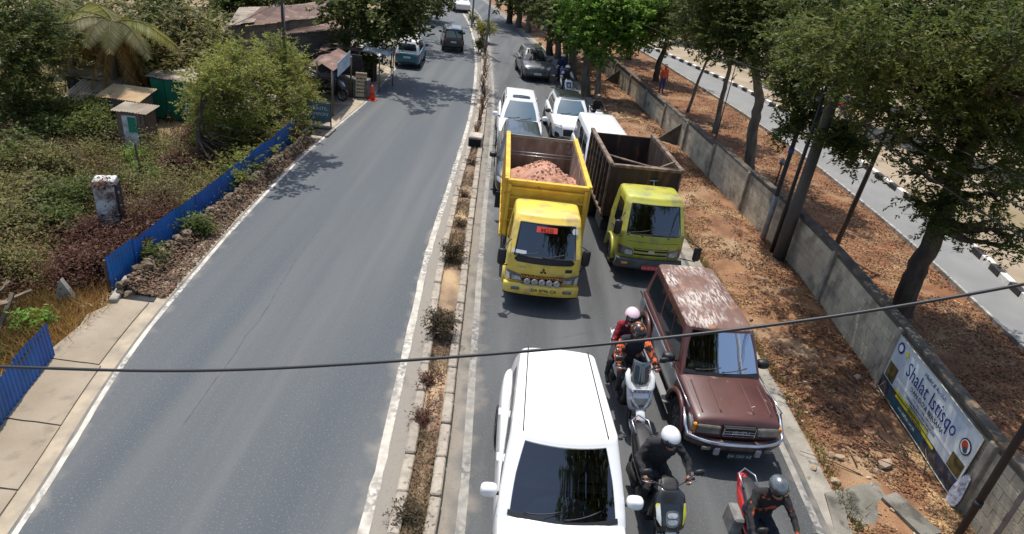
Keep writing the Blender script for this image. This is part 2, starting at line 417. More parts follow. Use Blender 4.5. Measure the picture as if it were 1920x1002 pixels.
m_field = M('pale_field', S(160, 146, 126), .95, col2=S(138, 122, 100), ns=.5, nd=6, lo=.35, hi=.65, col3=S(128, 114, 84), n3=.18, t3=(.52, .64), bump=.4, bs=14)
fd = fsheet('field', lambda y: CR(min(y, 70))+.12+(0 if y < 70 else (y-70)*.1), lambda y: 60+y*1.6, ygrow(3, 420, .8, 1.05), 20, .10, m_field, zf=lambda x, y, u: .05*nz(x, y, .3)); tag(fd, kind='structure')
m_kw = M('kerb_white_paint', S(226, 222, 214), .8, col2=S(190, 184, 174), ns=6, lo=.45, hi=.65); m_kb = M('kerb_black_paint', S(38, 36, 38), .8, col2=S(66, 62, 60), ns=6, lo=.45, hi=.65)
kb = bpy.data.objects.new('kerb', None); COL.objects.link(kb); tag(kb, kind='structure'); kb['label'] = 'black and white painted kerb along the far side of the campus road'
b = MB(); b.box((0, 0, .1), (.2, .62, .26), b=.015); mw = b.mesh('kerb_stone', m_kw); mk = b.mesh('kerb_stone', m_kb)
y = 8; i = 0
while y < 62:
    an = math.atan2(CR(y+.3)-CR(y-.3), .6); link('kerb_stone', (mw, mk)[i % 2], kb, (CR(y)+.1, y, 0.02), (0, 0, -an)); y += .635; i += 1
# left edging of the campus road: thin whitewashed curb stones
kc = bpy.data.objects.new('kerb', None); COL.objects.link(kc); tag(kc, kind='structure'); kc['label'] = 'thin whitewashed edging along the near side of the campus road'
b = MB(); b.box((0, 0, .05), (.09, 1.14, .16), b=.01); me = b.mesh('kerb_stone', M('edging_stone', S(176, 172, 164), .9, col2=S(120, 116, 108), ns=5, obj_rand=.2))
y = 9
while y < 62:
    an = math.atan2(CL(y+.3)-CL(y-.3), .6); link('kerb_stone', me, kc, (CL(y)-.05, y, 0.02), (0, 0, -an)); y += 1.18
# ---------------- the block wall ----------------
m_block = M('wall_block', S(192, 182, 156), .95, col2=S(158, 150, 130), ns=1.6, nd=6, lo=.35, hi=.65, col3=S(112, 106, 92), n3=1.1, t3=(.54, .7), bump=.5, bs=30, obj_rand=.09, speck=S(148, 140, 120), sps=60)
m_mort = M('wall_mortar', S(104, 97, 84), .95, col2=S(84, 78, 68), ns=4, bump=.6, bs=40)
m_cop = M('wall_coping', S(96, 90, 80), .95, col2=S(66, 62, 56), ns=2.5, nd=6, lo=.35, hi=.65, col3=S(128, 104, 74), n3=2, t3=(.56, .66), bump=.6, bs=30)
m_post = M('wall_post', S(156, 148, 132), .95, col2=S(116, 110, 98), ns=3, nd=6, lo=.4, hi=.66, bump=.5, bs=30)
WT = .13
def wallh(y): return 1.46-.36*sm01(18, 34, y)
wall = thing('block_wall', 'long grey concrete block wall with posts and sloping buttresses along the right verge', 'wall', (WB(12), 12, 0))
wo = Vector((WB(12), 12, 0))
py = [5.0, 8.35, 11.75, 15.4, 18.6, 21.5, 24.9, 28.3, 31.7, 35.1, 38.5, 42, 45.5, 49, 52.5, 56, 59.5, 63, 66.5, 70]
core = MB(); cop = MB(); far = MB(); nb = 0
bmesh_blocks = []
for i in range(5):
    b = MB(); b.box((0, 0, 0), (.03, .408, .186), b=.008); me = b.mesh('block', m_block)
    for v in me.vertices: v.co += Vector((.001*nz(v.co.y*5+i*9, v.co.z*8), .006*nz(v.co.z*5, i*3.3), .005*nz(v.co.y*6, i*5.1)))
    bmesh_blocks.append(me)
bpos = []
for a, c in zip(py[:-1], py[1:]):
    A = Vector((WB(a), a, 0)); Bv = Vector((WB(c), c, 0)); d = (Bv-A); Ln = d.length; d.normalize(); nrm = Vector((-d.y, d.x, 0)) # towards road (-x)
    an = math.atan2(-d.x, d.y); h = (wallh(a)+wallh(c))/2
    mid = (A+Bv)/2-nrm*(-WT/2)*-1
    core.box(mid-wo+Vector((0, 0, h/2-.1)), (WT-.03, Ln, h+.2), an)
    cop.box(mid-wo+Vector((0, 0, h+.035)), (WT+.09, Ln-.004, .075), an, b=.01)
    nrow = int(h/.193); nc = max(1, int((Ln-.12)/.415)); bsp = (Ln-.12)/nc
    for r in range(nrow):
        off = .5*(r % 2)
        for k in range(-1 if r % 2 else 0, nc):
            s0 = max(0, (k+off)*bsp); s1 = min(Ln-.12, (k+1+off)*bsp)
            if s1-s0 < .1: continue
            s = .06+(s0+s1)/2
            bpos.append((A+d*s+nrm*(-.008+rnd.uniform(-.001, .001))+Vector((0, 0, .10+r*.193)), an, (s1-s0-.012)/.405, a))
core.build('wall_core', m_mort, wall); cop.build('coping', m_cop, wall)
vis = [q for q in bpos if q[3] >= 8]
for i, (p, an, sy, a) in enumerate(vis):
    if i < 300: link('block', rnd.choice(bmesh_blocks), wall, p-wo, (0, 0, an), (1, sy, 1))
for (p, an, sy, a) in vis[300:]+[q for q in bpos if q[3] < 8]: far.box(p-wo, (.03, .405*sy, .183), an)
tag(far.build('blocks', M('wall_block_far', S(186, 176, 152), .95, col2=S(162, 153, 132), ns=3, nd=6, isl=.13, bump=.6, bs=30, col3=S(112, 106, 92), n3=1.2, t3=(.56, .68)), wall), kind='stuff')
pm = MB(); pm.box((0, 0, .73), (.17, .15, 1.56), b=.012); pme = pm.mesh('post', m_post)
for y in py: link('post', pme, wall, Vector((WB(y)-.01, y, wallh(y)-1.5))-wo, (0, 0, 0))
# sloping concrete buttresses (triangular fins across the verge)
def fin(px, py_, ln_, hh, lab=None):
    p = G(px, py_); y = p.y; b = MB(); x0 = WB(y)-.03
    b.prism([(0, -.05), (-ln_, -.05), (-ln_, .06), (0, hh)], 1, -.06, .06)
    return b.build('buttress', m_cop, wall, Vector((x0, y, 0))-wo)
fin(1275, 272, 1.0, .95); fin(1165, 160, .9, .9); fin(1000, 45, .9, .9)
fin(1115, 118, .8, .8)
# ---------------- banner on the wall ----------------
ya, yb = 11.68, 8.55
BA = Vector((WB(ya)-.06, ya, 0)); BB = Vector((WB(yb)-.06, yb, 0)); bd = (BB-BA); BL = bd.length; bd.normalize(); bn = Vector((bd.y, -bd.x, 0))
if bn.x > 0: bn = -bn
ban = thing('banner', 'large pale blue printed banner reading Shalat Istisqo hung on the block wall', 'banner', BA)
def bp(u, z, o=0.0): return bd*(u*BL)+Vector((0, 0, z))+bn*(o+.02*math.sin(u*9)*.5)
def bquad(name, u0, u1, z0, z1, mt, o, nu=10, nv=3, tri=None, parent=None):
    rows = [[bp(u0+(u1-u0)*i/nu, z0+(z1-z0)*j/nv, o) for i in range(nu+1)] for j in range(nv+1)]
    return MB().grid(rows).build(name, mt, parent or ban)
m_bsky = M('banner_sky_print', S(176, 190, 198), .45, col2=S(214, 220, 216), ns=1.2, nd=5, lo=.35, hi=.65, col3=S(112, 140, 174), n3=.9, t3=(.52, .7))
m_bdark = M('banner_dark_print', S(40, 44, 58), .45, col2=S(96, 92, 86), ns=7, nd=5, lo=.45, hi=.62, col3=S(52, 62, 96), n3=4, t3=(.5, .6))
m_bbrown = M('banner_brown_print', S(110, 92, 50), .45, col2=S(58, 62, 40), ns=9, nd=4, lo=.42, hi=.6)
m_blue = M('banner_blue_ink', S(28, 50, 118), .45); m_yel = M('banner_yellow_ink', S(206, 196, 44), .45); m_wht = M('banner_white_ink', S(232, 232, 228), .45); m_blk = M('banner_black_ink', S(26, 28, 34), .45); m_cy = M('banner_teal_ink', S(34, 84, 96), .45); m_red = M('banner_red_ink', S(196, 66, 40), .45)
zt = 1.38; zb = .08
bquad('banner_sheet', 0, 1, zb, zt, m_bsky, 0, 16, 6)
bquad('banner_footer', .0, .99, zb, .40, m_bdark, .004)
for (u0, u1, z0, z1) in ((.02, .14, .42, .78), (.86, .98, .42, .72)): bquad('banner_picture', u0, u1, z0, z1, m_bbrown, .004, 4)
bquad('banner_strip', .16, .86, .60, .665, m_wht, .005)
bquad('banner_strip', .18, .62, .40, .455, m_yel, .005); bquad('banner_strip', .22, .72, .32, .375, m_yel, .006)
bquad('banner_panel', .14, .60, .13, .29, m_cy, .006)
zx = bd; up = Vector((0, 0, 1))
text_obj('Hadiri & Ikutilah', 'lettering', m_blue, ban, bp(.50, 1.24, .012), zx, up, .12, shear=.3)
text_obj('Shalat Istisqo', 'lettering', m_wht, ban, bp(.515, .985, .010), zx, up, .42, sx=.86)
text_obj('Shalat Istisqo', 'lettering', m_blue, ban, bp(.51, .99, .018), zx, up, .42, sx=.86)
text_obj('DAN DO\'A BERSAMA', 'lettering', m_blk, ban, bp(.52, .745, .012), zx, up, .13, sx=1.05)
text_obj('JUMAT PAGI DI HALAMAN MASJID', 'lettering', m_blk, ban, bp(.51, .632, .012), zx, up, .06)
text_obj('BERSAMA SELURUH WARGA DAN JAMAAH', 'lettering', m_blk, ban, bp(.5, .545, .012), zx, up, .06)
text_obj('MARI BERDOA MEMOHON HUJAN', 'lettering', m_blk, ban, bp(.5, .487, .012), zx, up, .05)
text_obj('JUM\'AT  PUKUL 07.30 WITA', 'lettering', m_blk, ban, bp(.42, .427, .012), zx, up, .055)
text_obj('TEMPAT HALAMAN MASJID', 'lettering', m_blk, ban, bp(.47, .347, .012), zx, up, .055)
text_obj('TERBUKA UNTUK UMUM', 'lettering', m_wht, ban, bp(.37, .215, .012), zx, up, .08)
def disc(u, z, r, mt, o, name='emblem', r2=0.0):
    b = MB(); n = 20
    c = bp(u, z, o)
    pts = [c+bd*(r*math.cos(2*math.pi*i/n))+Vector((0, 0, r*math.sin(2*math.pi*i/n))) for i in range(n)]
    if r2:
        q = [c+bd*(r2*math.cos(2*math.pi*i/n))+Vector((0, 0, r2*math.sin(2*math.pi*i/n))) for i in range(n)]
        b.add(pts+q, [(i, (i+1) % n, n+(i+1) % n, n+i) for i in range(n)])
    else: b.add(pts, [tuple(range(n))])
    return b.build(name, mt, ban)
disc(.07, 1.18, .12, m_blue, .008); disc(.07, 1.18, .075, m_wht, .012); disc(.155, 1.2, .06, m_yel, .008)
disc(.92, .98, .15, m_blk, .008); disc(.92, .98, .125, m_wht, .011); disc(.915, 1.0, .085, m_red, .014); disc(.93, .94, .06, m_cy, .017)
b = MB(); 
for z in (zb, zt): b.tube([bp(u/12, z, .01) for u in range(13)], .009, 6)
for u in (0, 1): b.tube([bp(u, zb, .01), bp(u, zt, .01)], .009, 6)
b.build('banner_hem', M('hem_rope', S(190, 186, 170), .8), ban)
# loose white cloth hanging below the banner's near end
cw = thing('torn_cloth', 'torn white cloth strip hanging on the wall beside the banner', 'cloth', (WB(8.35)-.1, 8.38, 0))
rows = []
for j in range(13):
    t = j/12; z = .72-.72*t; wd = .05+.24*math.sin(math.pi*min(1, t*.9+.1))*(1 if t < .9 else .6)
    rows.append([(-.03-.10*t-.03*math.sin(i*1.7+t*5), (i/6-.5)*wd-.05*t, z+.03*math.sin(i*2.2+t*3)) for i in range(7)])
MB().grid(rows).build('cloth_sheet', M('white_cloth', S(206, 208, 212), .9, col2=S(150, 152, 158), ns=14, lo=.45, hi=.6), cw)
# ---------------- left pavement, ditch, fences ----------------
m_pave = M('pavement_concrete', S(152, 140, 122), .9, col2=S(136, 124, 106), ns=1.1, nd=7, lo=.35, hi=.66, col3=S(118, 108, 94), n3=2.4, t3=(.58, .72), bump=.5, bs=50, speck=S(140, 126, 106), sps=60)
PL = lambda y: -8.15 if y > 9 else -8.15+(9-y)*.28
pv = bpy.data.objects.new('pavement', None); COL.objects.link(pv); tag(pv, kind='structure'); pv['label'] = 'concrete slab pavement beside the left lane'
for (a, c) in ((3.6, 5.15), (5.18, 6.25), (6.28, 7.55), (7.58, 9.1), (9.13, 11.25)):
    b = MB(); n = 6; top = []
    for j in range(n+1):
        y = a+(c-a)*j/n; l = PL(y)-(.25 if y > 10.5 else 0); r = LE(y)-.33-(.12 if j in (0, n) else 0)*0
        if a > 9: r -= 0.05; l += max(0, (y-10.2))*.4
        top.append([(l+(r-l)*i/5, y, .035+.012*nz(l+i, y, .8)) for i in range(6)])
    b.grid(top, sm=False)
    k = len(top)
    edge = [top[0][i] for i in range(6)]+[top[j][5] for j in range(1, k)]+[top[-1][i] for i in range(4, -1, -1)]+[top[j][0] for j in range(k-2, 0, -1)]
    lo = [(x, y, -.2) for x, y, z in edge]; n_ = len(edge)
    b.add(edge+lo, [(i, (i+1) % n_, n_+(i+1) % n_, n_+i) for i in range(n_)])
    b.build('slab', m_pave, pv)
sd_ = fsheet('shoulder', lambda y: LE(y)-.5, lambda y: LE(y)-.09, ygrow(2.5, 66, .25, 1.02), 3, .006, M('sandy_shoulder', S(172, 158, 136), .95, col2=S(142, 132, 116), ns=3, nd=6, lo=.35, hi=.65, bump=.5, bs=40)); tag(sd_, kind='structure')
# corrugated blue fence panels
m_bluef = M('blue_corrugated_metal', S(26, 102, 178), .5, col2=S(22, 82, 150), ns=2.2, nd=5, lo=.4, hi=.7, col3=S(52, 88, 140), n3=6, t3=(.6, .7), obj_rand=.12)
def corr_sheet(wd, h, dent=0.0, seed=0):
    n = int(wd/.025); rows = []
    for j in range(5):
        z = h*j/4; rows.append([(dent*math.sin(i/n*3)*math.sin(z*2+seed)+.011*(1 if (i//2) % 2 else -1), i/n*wd, z) for i in range(n+1)])
    return rows
def fence(name, p0, p1, h, nsh, lab, hole=None):
    A = Vector(p0); Bv = Vector(p1); d = Bv-A; an = math.atan2(-d.x, d.y); L_ = d.length
    t = thing(name, lab, 'fence', A, an); sw = L_/nsh
    for i in range(nsh):
        rows = corr_sheet(sw+.03, h+rnd.uniform(-.03, .03), rnd.uniform(-.02, .02), i)
        b = MB()
        if hole == i:
            rows2 = [r for r in rows]
            nv = len(rows[0]); b.add([p for r in rows for p in r], [(a*nv+j, a*nv+j+1, (a+1)*nv+j+1, (a+1)*nv+j) for a in range(4) for j in range(nv-1) if not (a in (2,) and nv*.3 < j < nv*.62)], 0, False)
        else: b.grid(rows, sm=False)
        b.build('sheet', m_bluef, t, (rnd.uniform(-.012, .012)+.004*(i % 2), i*sw, rnd.uniform(-.03, .02)), (0, rnd.uniform(-.04, .04), 0), recalc=False)
    for i in range(nsh//2+1):
        MB().box((-.06, i*2*sw, h*.45), (.05, .05, h*.95)).build('fence_post', M('fence_timber', S(110, 92, 70), .9, col2=S(80, 66, 50), ns=8), t)
    MB().box((-.035, L_/2, h*.8), (.03, L_, .04)).build('rail', M('fence_timber', (0,)*3), t)
    return t
f1b = G(103, 670); f1a = G(-60, 880)
fence('metal_fence', (f1a.x, f1a.y, -.05), (f1b.x, f1b.y, -.05), .78, 5, 'blue corrugated metal fence at the near left corner beside the slab pavement')
f2a = G(210, 540); f2b = G(560, 262)
fence('metal_fence', (f2a.x, f2a.y, -.1), (f2b.x-.1, f2b.y, -.1), .82, 12, 'long blue corrugated metal fence above the stone drain wall on the left', hole=1)
# stone drain wall
m_stone = M('drain_stone', S(124, 108, 88), .95, col2=S(88, 76, 62), ns=6, nd=5, lo=.4, hi=.62, bump=.8, bs=25, obj_rand=.3)
dw = thing('drain_wall', 'low rubble stone wall of the roadside drain below the blue fence', 'wall', (-8.2, 17, 0))
do = Vector((-8.2, 17, 0)); smesh = []
for i in range(6):
    bm = bmesh.new(); bmesh.ops.create_icosphere(bm, subdivisions=1, radius=.5)
    for v in bm.verts: v.co *= 1+.3*nz(v.co.x*2+i*13, v.co.y*2, 1, v.co.z*2)
    me = bpy.data.meshes.new('stone'); bm.to_mesh(me); bm.free(); me.materials.append(m_stone); smesh.append(me)
core = MB()
for y0 in yrange(11.4, 22.6, 14)[:-1]: core.box(Vector((-8.13, y0+.4, -.12))-do, (.2, .82, .36))
core.build('wall_core', m_mort, dw)
y = 11.4
while y < 22.8:
    for r in range(4):
        s = rnd.uniform(.14, .30); link('stone', rnd.choice(smesh), dw, Vector((-7.84+rnd.uniform(-.06, .06)-.085*r, y+rnd.uniform(-.08, .08), -.08+.105*r))-do, (rnd.random()*6, rnd.random()*6, rnd.random()*6), (s*.8, s*1.15, s*.8))
    y += .19
tag(fsheet('drain', lambda y: -8.0, lambda y: LE(y)-.5, ygrow(11.3, 23.2, .3, 1.0), 4, -.05, M('drain_floor', S(84, 76, 64), .95, col2=S(58, 52, 44), ns=3, bump=.8, bs=20), zf=lambda x, y, u: -.10*math.sin(math.pi*u)+.04*nz(x, y, 3)), kind='structure')
# broken drain mouth near the pavement: hole shade painted on a flat dark plate, with a slab edge
dm = thing('drain_mouth', 'broken concrete mouth of the drain at the end of the pavement', 'drain', (-7.75, 11.45, 0))
b = MB(); b.box((-.42, .1, .06), (.16, 1.0, .14), .25, b=.02); b.build('lip', m_conc, dm)
b = MB(); b.box((.05, .05, .015), (.62, .5, .02), .2); b.build('hole_shade', M('painted_hole_shade', S(36, 34, 32), .3), dm)
# far-left forecourt of asphalt in front of the stalls
fc = fsheet('forecourt', lambda y: -13.5, lambda y: LE(y)-.3, ygrow(24.5, 47, .5, 1.01), 12, -.01, M('forecourt_ground', S(120, 114, 104), .95, col2=S(96, 92, 86), ns=1, nd=6, lo=.35, hi=.65, col3=S(150, 136, 116), n3=.6, t3=(.52, .62), bump=.5, bs=30)); tag(fc, kind='structure')
# ---------------- vehicle kit (front faces local -Y, y grows to the rear) ----------------
m_glass = M('dark_glass', (.012, .016, .02), .03, spec=.9, coat=.6); m_glass2 = M('tinted_windscreen', (.05, .062, .07), .03, spec=1.0, coat=1.0)
m_skyg = M('sky_painted_windscreen', S(74, 100, 112), .04, spec=1.0, coat=1.0)  # bright sky reflection is put into this base colour
m_tyre = M('tyre_rubber', (.02, .02, .021), .8, col2=(.045, .042, .038), ns=9); m_black = M('black_plastic', (.016, .016, .017), .5); m_dk = M('dark_trim', (.03, .03, .032), .45)
m_chrome = M('chrome', (.62, .63, .65), .18, 1.0); m_alloy = M('alloy', (.4, .41, .43), .35, .9); m_lamp = M('lamp_lens', (.55, .57, .58), .08, spec=.9, coat=.5, col2=(.25, .26, .27), ns=14)
m_lampd = M('smoked_lamp', (.09, .09, .08), .1, spec=.9, coat=.5, col2=(.16, .15, .12), ns=9); m_amber = M('amber_lens', (.75, .26, .02), .15, coat=.5); m_redl = M('red_lens', (.45, .02, .015), .15, coat=.5)
m_under = M('underbody', (.012, .012, .012), .9)
def pt(*a): return Vector(a)
class Stack:
    """rounded-plan shell defined by outlines at several heights: (z, yf, yr, w, rf, rr, bowf, bowr)"""
    def __init__(s, lv): s.lv = [tuple(map(float, l)) for l in lv]
    def at(s, z):
        L = s.lv
        if z <= L[0][0]: return L[0]
        for a, b in zip(L[:-1], L[1:]):
            if z <= b[0]:
                t = (z-a[0])/(b[0]-a[0]); return tuple(p+(q-p)*t for p, q in zip(a, b))
        return L[-1]
    tp = 0.0
    def p(s, seg, a, z):
        _, yf, yr, w, rf, rr, bf, br = s.at(z); w0 = w
        if seg == 'B': w = w*(1-s.tp)
        if seg == 'F': x = a*(w-rf); return pt(x, yf+bf*(x/w)**2, z)
        if seg == 'B': x = a*(w-rr); return pt(x, yr-br*(x/w)**2, z)
        y0 = yf+bf*((w-rf)/w)**2+rf; y1 = yr-br*((w-rr)/w)**2-rr
        sg = 1 if seg == 'R' else -1
        return pt(sg*w*(1-s.tp*a), y0+(y1-y0)*a, z)
    def ring(s, z, nf, nc, ns, inset=0.0, dz=0.0):
        _, yf, yr, w, rf, rr, bf, br = s.at(z); P = []
        for i in range(nf+1): P.append(s.p('F', -1+2*i/nf, z))
        e = P[-1]; c = pt(w-rf, e.y+rf, z)
        for i in range(1, nc): an = -math.pi/2+math.pi/2*i/nc; P.append(c+pt(rf*math.cos(an), rf*math.sin(an), 0))
        for i in range(ns+1): P.append(s.p('R', i/ns, z))
        e = s.p('B', 1, z); wr = w*(1-s.tp); c = pt(wr-rr, e.y-rr, z)
        for i in range(1, nc): an = math.pi/2*i/nc; P.append(c+pt(rr*math.cos(an), rr*math.sin(an), 0))
        for i in range(nf+1): P.append(s.p('B', 1-2*i/nf, z))
        c = pt(-(wr-rr), e.y-rr, z)
        for i in range(1, nc): an = math.pi/2+math.pi/2*i/nc; P.append(c+pt(rr*math.cos(an), rr*math.sin(an), 0))
        for i in range(ns+1): P.append(s.p('L', 1-i/ns, z))
        e = s.p('F', -1, z); c = pt(-(w-rf), e.y+rf, z)
        for i in range(1, nc): an = math.pi+math.pi/2*i/nc; P.append(c+pt(rf*math.cos(an), rf*math.sin(an), 0))
        if inset:
            cy = (yf+yr)/2; hy = (yr-yf)/2; mn = min(w, hy); q = min(inset, mn*.97)
            P = [pt(p.x*(1-q/w), cy+(p.y-cy)*(1-q/hy), p.z+dz) for p in P]
        return P
    def build(s, name, mat, parent, zs, crown=.04, edge=.05, nf=8, nc=4, ns=10, subd=0, hole=None):
        R = [s.ring(z, nf, nc, ns) for z in zs]; top = zs[-1]; w = s.at(top)[3]
        R.append(s.ring(top, nf, nc, ns, edge*.35, edge*.45)); R.append(s.ring(top, nf, nc, ns, edge, edge*.7))
        mn = min(w, (s.at(top)[2]-s.at(top)[1])/2)
        for k in range(1, 6): R.append(s.ring(top, nf, nc, ns, edge+(mn*.96-edge)*k/5, edge*.7+crown*(1-(1-k/5)**2)))
        b = MB(); n = len(R[0]); vs = [p for r in R for p in r]; fs = []
        for i in range(len(R)-1):
            for j in range(n):
                j2 = (j+1) % n
                if hole and j < nf and i+1 < len(zs) and zs[i] >= hole[0]-1e-4 and zs[i+1] <= hole[1]+1e-4: continue
                fs.append((i*n+j, i*n+j2, (i+1)*n+j2, (i+1)*n+j))
        fs.append(tuple((len(R)-1)*n+j for j in range(n)))
        b.add(vs, fs, 0, True); s.top = top; s.crown = crown; s.edge = edge
        return b.build(name, mat, parent)
    def pane(s, name, parent, mat, seg, a0, a1, z0, z1, off=.006, nu=8, nv=5, rnd_=.12, slant0=0.0, slant1=0.0):
        rows = []
        for j in range(nv+1):
            row = []
            for i in range(nu+1):
                u = 2*i/nu-1; v = 2*j/nv-1
                if rnd_: u, v = u*math.sqrt(1-rnd_*v*v/2)/(math.sqrt(1-rnd_/2) if 0 else 1), v*math.sqrt(1-rnd_*u*u/2)
                t = (v+1)/2; A0 = a0+slant0*t; A1 = a1+slant1*t; a = A0+(A1-A0)*(u+1)/2; z = z0+(z1-z0)*t
                p = s.p(seg, a, z); e = .01
                du = s.p(seg, a+e, z)-s.p(seg, a-e, z); dv = s.p(seg, a, min(z+e, s.lv[-1][0]))-s.p(seg, a, z-e); nn = du.cross(dv)
                if nn.length < 1e-9: nn = pt(0, 1, 0)
                nn.normalize()
                ref = {'F': pt(0, -1, 0), 'B': pt(0, 1, 0), 'R': pt(1, 0, 0), 'L': pt(-1, 0, 0)}[seg]
                if nn.dot(ref) < 0: nn = -nn
                row.append(p+nn*off)
            rows.append(row)
        return MB().grid(rows).build(name, mat, parent)
def wheel(parent, x, y, r, w, rim=m_alloy, spokes=5, mud=False):
    sg = 1 if x > 0 else -1
    Mx = Matrix.Translation((x, y, r))@Matrix.Rotation(math.pi/2*sg, 4, 'Y')
    prof = [(r*.62, -w/2), (r*.9, -w/2), (r*.985, -w*.36), (r, -w*.2), (r, w*.2), (r*.985, w*.36), (r*.9, w/2), (r*.62, w/2), (r*.60, 0)]
    t = MB().lathe(prof, 24, Mx, close=True).build('wheel', m_tyre, parent)
    if mud:
        b = MB()
        for i in range(26):
            an = 2*math.pi*i/26; c = Mx@Vector((r*math.cos(an), r*math.sin(an), w*.2)); b.box(c, (w*.3, .035, .035), mi=0)
        b.build('tread', M('muddy_rubber', (.12, .09, .05), .9, col2=(.04, .035, .03), ns=20), t)
    b = MB(); b.lathe([(r*.62, w*.36), (r*.6, w*.42), (r*.55, w*.2), (r*.16, w*.16), (r*.14, w*.36), (0.0001, w*.38)], 20, Mx)
    for i in range(spokes):
        an = 2*math.pi*i/spokes
        p0 = Mx@Vector((r*.1*math.cos(an), r*.1*math.sin(an), w*.33)); p1 = Mx@Vector((r*.58*math.cos(an), r*.58*math.sin(an), w*.38)); b.tube([p0, p1], [r*.09, r*.06], 6)
    b.build('rim', rim, t); return t
def loft_body(name, mat, parent, st, half, subd=2, bulge=.0):
    """st rows: (y, w(0..1), zb, zs, zt)"""
    b = MB(); secs = []
    for (y, ws, zb, zs, zt) in st:
        w = half*ws
        h = [(0, zb), (w*.80, zb), (w*.955, zb+.05), (w, zb+(zs-zb)*.42), (w*.985, zb+(zs-zb)*.72), (w*.965, zs-.035), (w*.90, zs+.005), (w*.55, zt-.006), (0, zt)]
        ring = [pt(x, y, z) for x, z in h]+[pt(-x, y, z) for x, z in h[-2:0:-1]]
        secs.append(ring)
    n = len(secs[0]); vs = [p for r in secs for p in r]; fs = []
    for i in range(len(secs)-1):
        for j in range(n): j2 = (j+1) % n; fs.append((i*n+j, i*n+j2, (i+1)*n+j2, (i+1)*n+j))
    for i in (0, len(secs)-1):
        o = i*n
        for a, c in zip(range(0, n//2), range(n-1, n//2-1, -1)): # strips across
            q = (o+a, o+a+1, o+c, o+(c+1) % n)
            q = tuple(dict.fromkeys(q))
            if len(q) > 2: fs.append(q if i else q[::-1])
    b.add(vs, fs, 0, True)
    return b.build(name, mat, parent, subd=subd)
def cut_arches(body, cuts, half):
    """wheel wells: cylinders subtracted from the body"""
    cb_ = MB()
    for (y, z, r, s) in cuts:
        Mx = Matrix.Translation((s*(half-.13), y, z))@Matrix.Rotation(math.pi/2, 4, 'Y')
        cb_.lathe([(r, -.2), (r, .3)] if s > 0 else [(r, -.3), (r, .2)], 28, Mx)
    c = cb_.build('cutter', m_under, body.parent)
    body.data.materials.append(m_under)
    md = body.modifiers.new('b', 'BOOLEAN'); md.operation = 'DIFFERENCE'; md.object = c; md.solver = 'EXACT'; bake(body)
    bpy.data.objects.remove(c)
def mirror(parent, x, y, z, mat, sx=.12, sz=.09, arm=True, sy=.07):
    sg = 1 if x > 0 else -1
    b = MB(); b.loft([((x, y+sy*k, z), sx*s_, sz*s_, (1, 0, 0), (0, 0, 1)) for k, s_ in ((-1, .55), (-.7, .85), (0, 1), (.8, .96), (1, .9))], 14, 2.8)
    o = b.build('mirror', mat, parent)
    MB().loft([((x, y+sy*1.02, z), sx*.8, sz*.8, (1, 0, 0), (0, 0, 1)), ((x, y+sy*1.1, z), sx*.8, sz*.8, (1, 0, 0), (0, 0, 1))], 14, 2.8).build('mirror_glass', m_glass, o)
    MB().tube([(x-sg*sx*.7, y+.01, z-sz*.5), (x-sg*(sx+.10), y+.05, z-sz*1.2)], [.025, .03], 8).build('arm', m_black, o)
    return o
def wipers(parent, stk, z, mat=m_black, pairs=((-.75, -.05), (-.0, .72)), dz=.06):
    for a0, a1 in pairs:
        P = [stk.p('F', a0+(a1-a0)*i/6, z+dz*(i/6)*(.4+.6*i/6))+pt(0, -.022, .012) for i in range(7)]
        MB().tube(P, [.012]+[.008]*6, 6).build('wiper', mat, parent)
def plate(parent, bv, txt, c, w, h, bgm, fgm, off=.012, direc=(0, 1, 0), small=None):
    x, z = c; dv = Vector(direc)
    hit = bv.ray_cast(pt(x, -5 if dv.y > 0 else 30, z), dv)[0]
    y = hit.y if hit else 0
    sg = -1 if dv.y > 0 else 1
    b = MB(); b.box((x, y+sg*off, z), (w, .012, h), b=.004); o = b.build('number_plate', bgm, parent)
    X = (1, 0, 0) if sg < 0 else (-1, 0, 0)
    text_obj(txt, 'lettering', fgm, o, (x, y+sg*(off+.009), z+(.015 if small else 0)), X, (0, 0, 1), h*(.62 if small else .72), sx=.85)
    if small: text_obj(small, 'lettering', fgm, o, (x, y+sg*(off+.009), z-h*.33), X, (0, 0, 1), h*.25, sx=1)
    return o
m_plk = M('plate_black', (.02, .02, .022), .5); m_plw = M('plate_white', (.7, .7, .68), .5); m_ply = M('plate_yellow', (.75, .52, .03), .5); m_plr = M('plate_red', (.55, .04, .05), .5); m_ink = M('plate_ink', (.03, .03, .03), .5); m_inkw = M('plate_ink_white', (.75, .75, .75), .5)
def paint(name, c, **k): return M(name, c, k.pop('rough', .32), coat=k.pop('coat', .8), **k)
def door_lines(body, bv, half, ys_, z0, z1, zr=None):
    for s in (1, -1):
        for y in ys_:
            decal('door_gap', body, m_black, bv, [(s*2, y-.006, z0), (s*2, y+.006, z0), (s*2, y+.006, z1), (s*2, y-.006, z1)], (-s, 0, 0), .002, 1, 6)
def handles(body, bv, mat, ys_, z):
    for s in (1, -1):
        for y in ys_:
            h = bv.ray_cast(pt(s*3, y, z), Vector((-s, 0, 0)))[0]
            if h: MB().box((h.x+s*.014, y, z), (.03, .17, .028), b=.01).build('handle', mat, body)

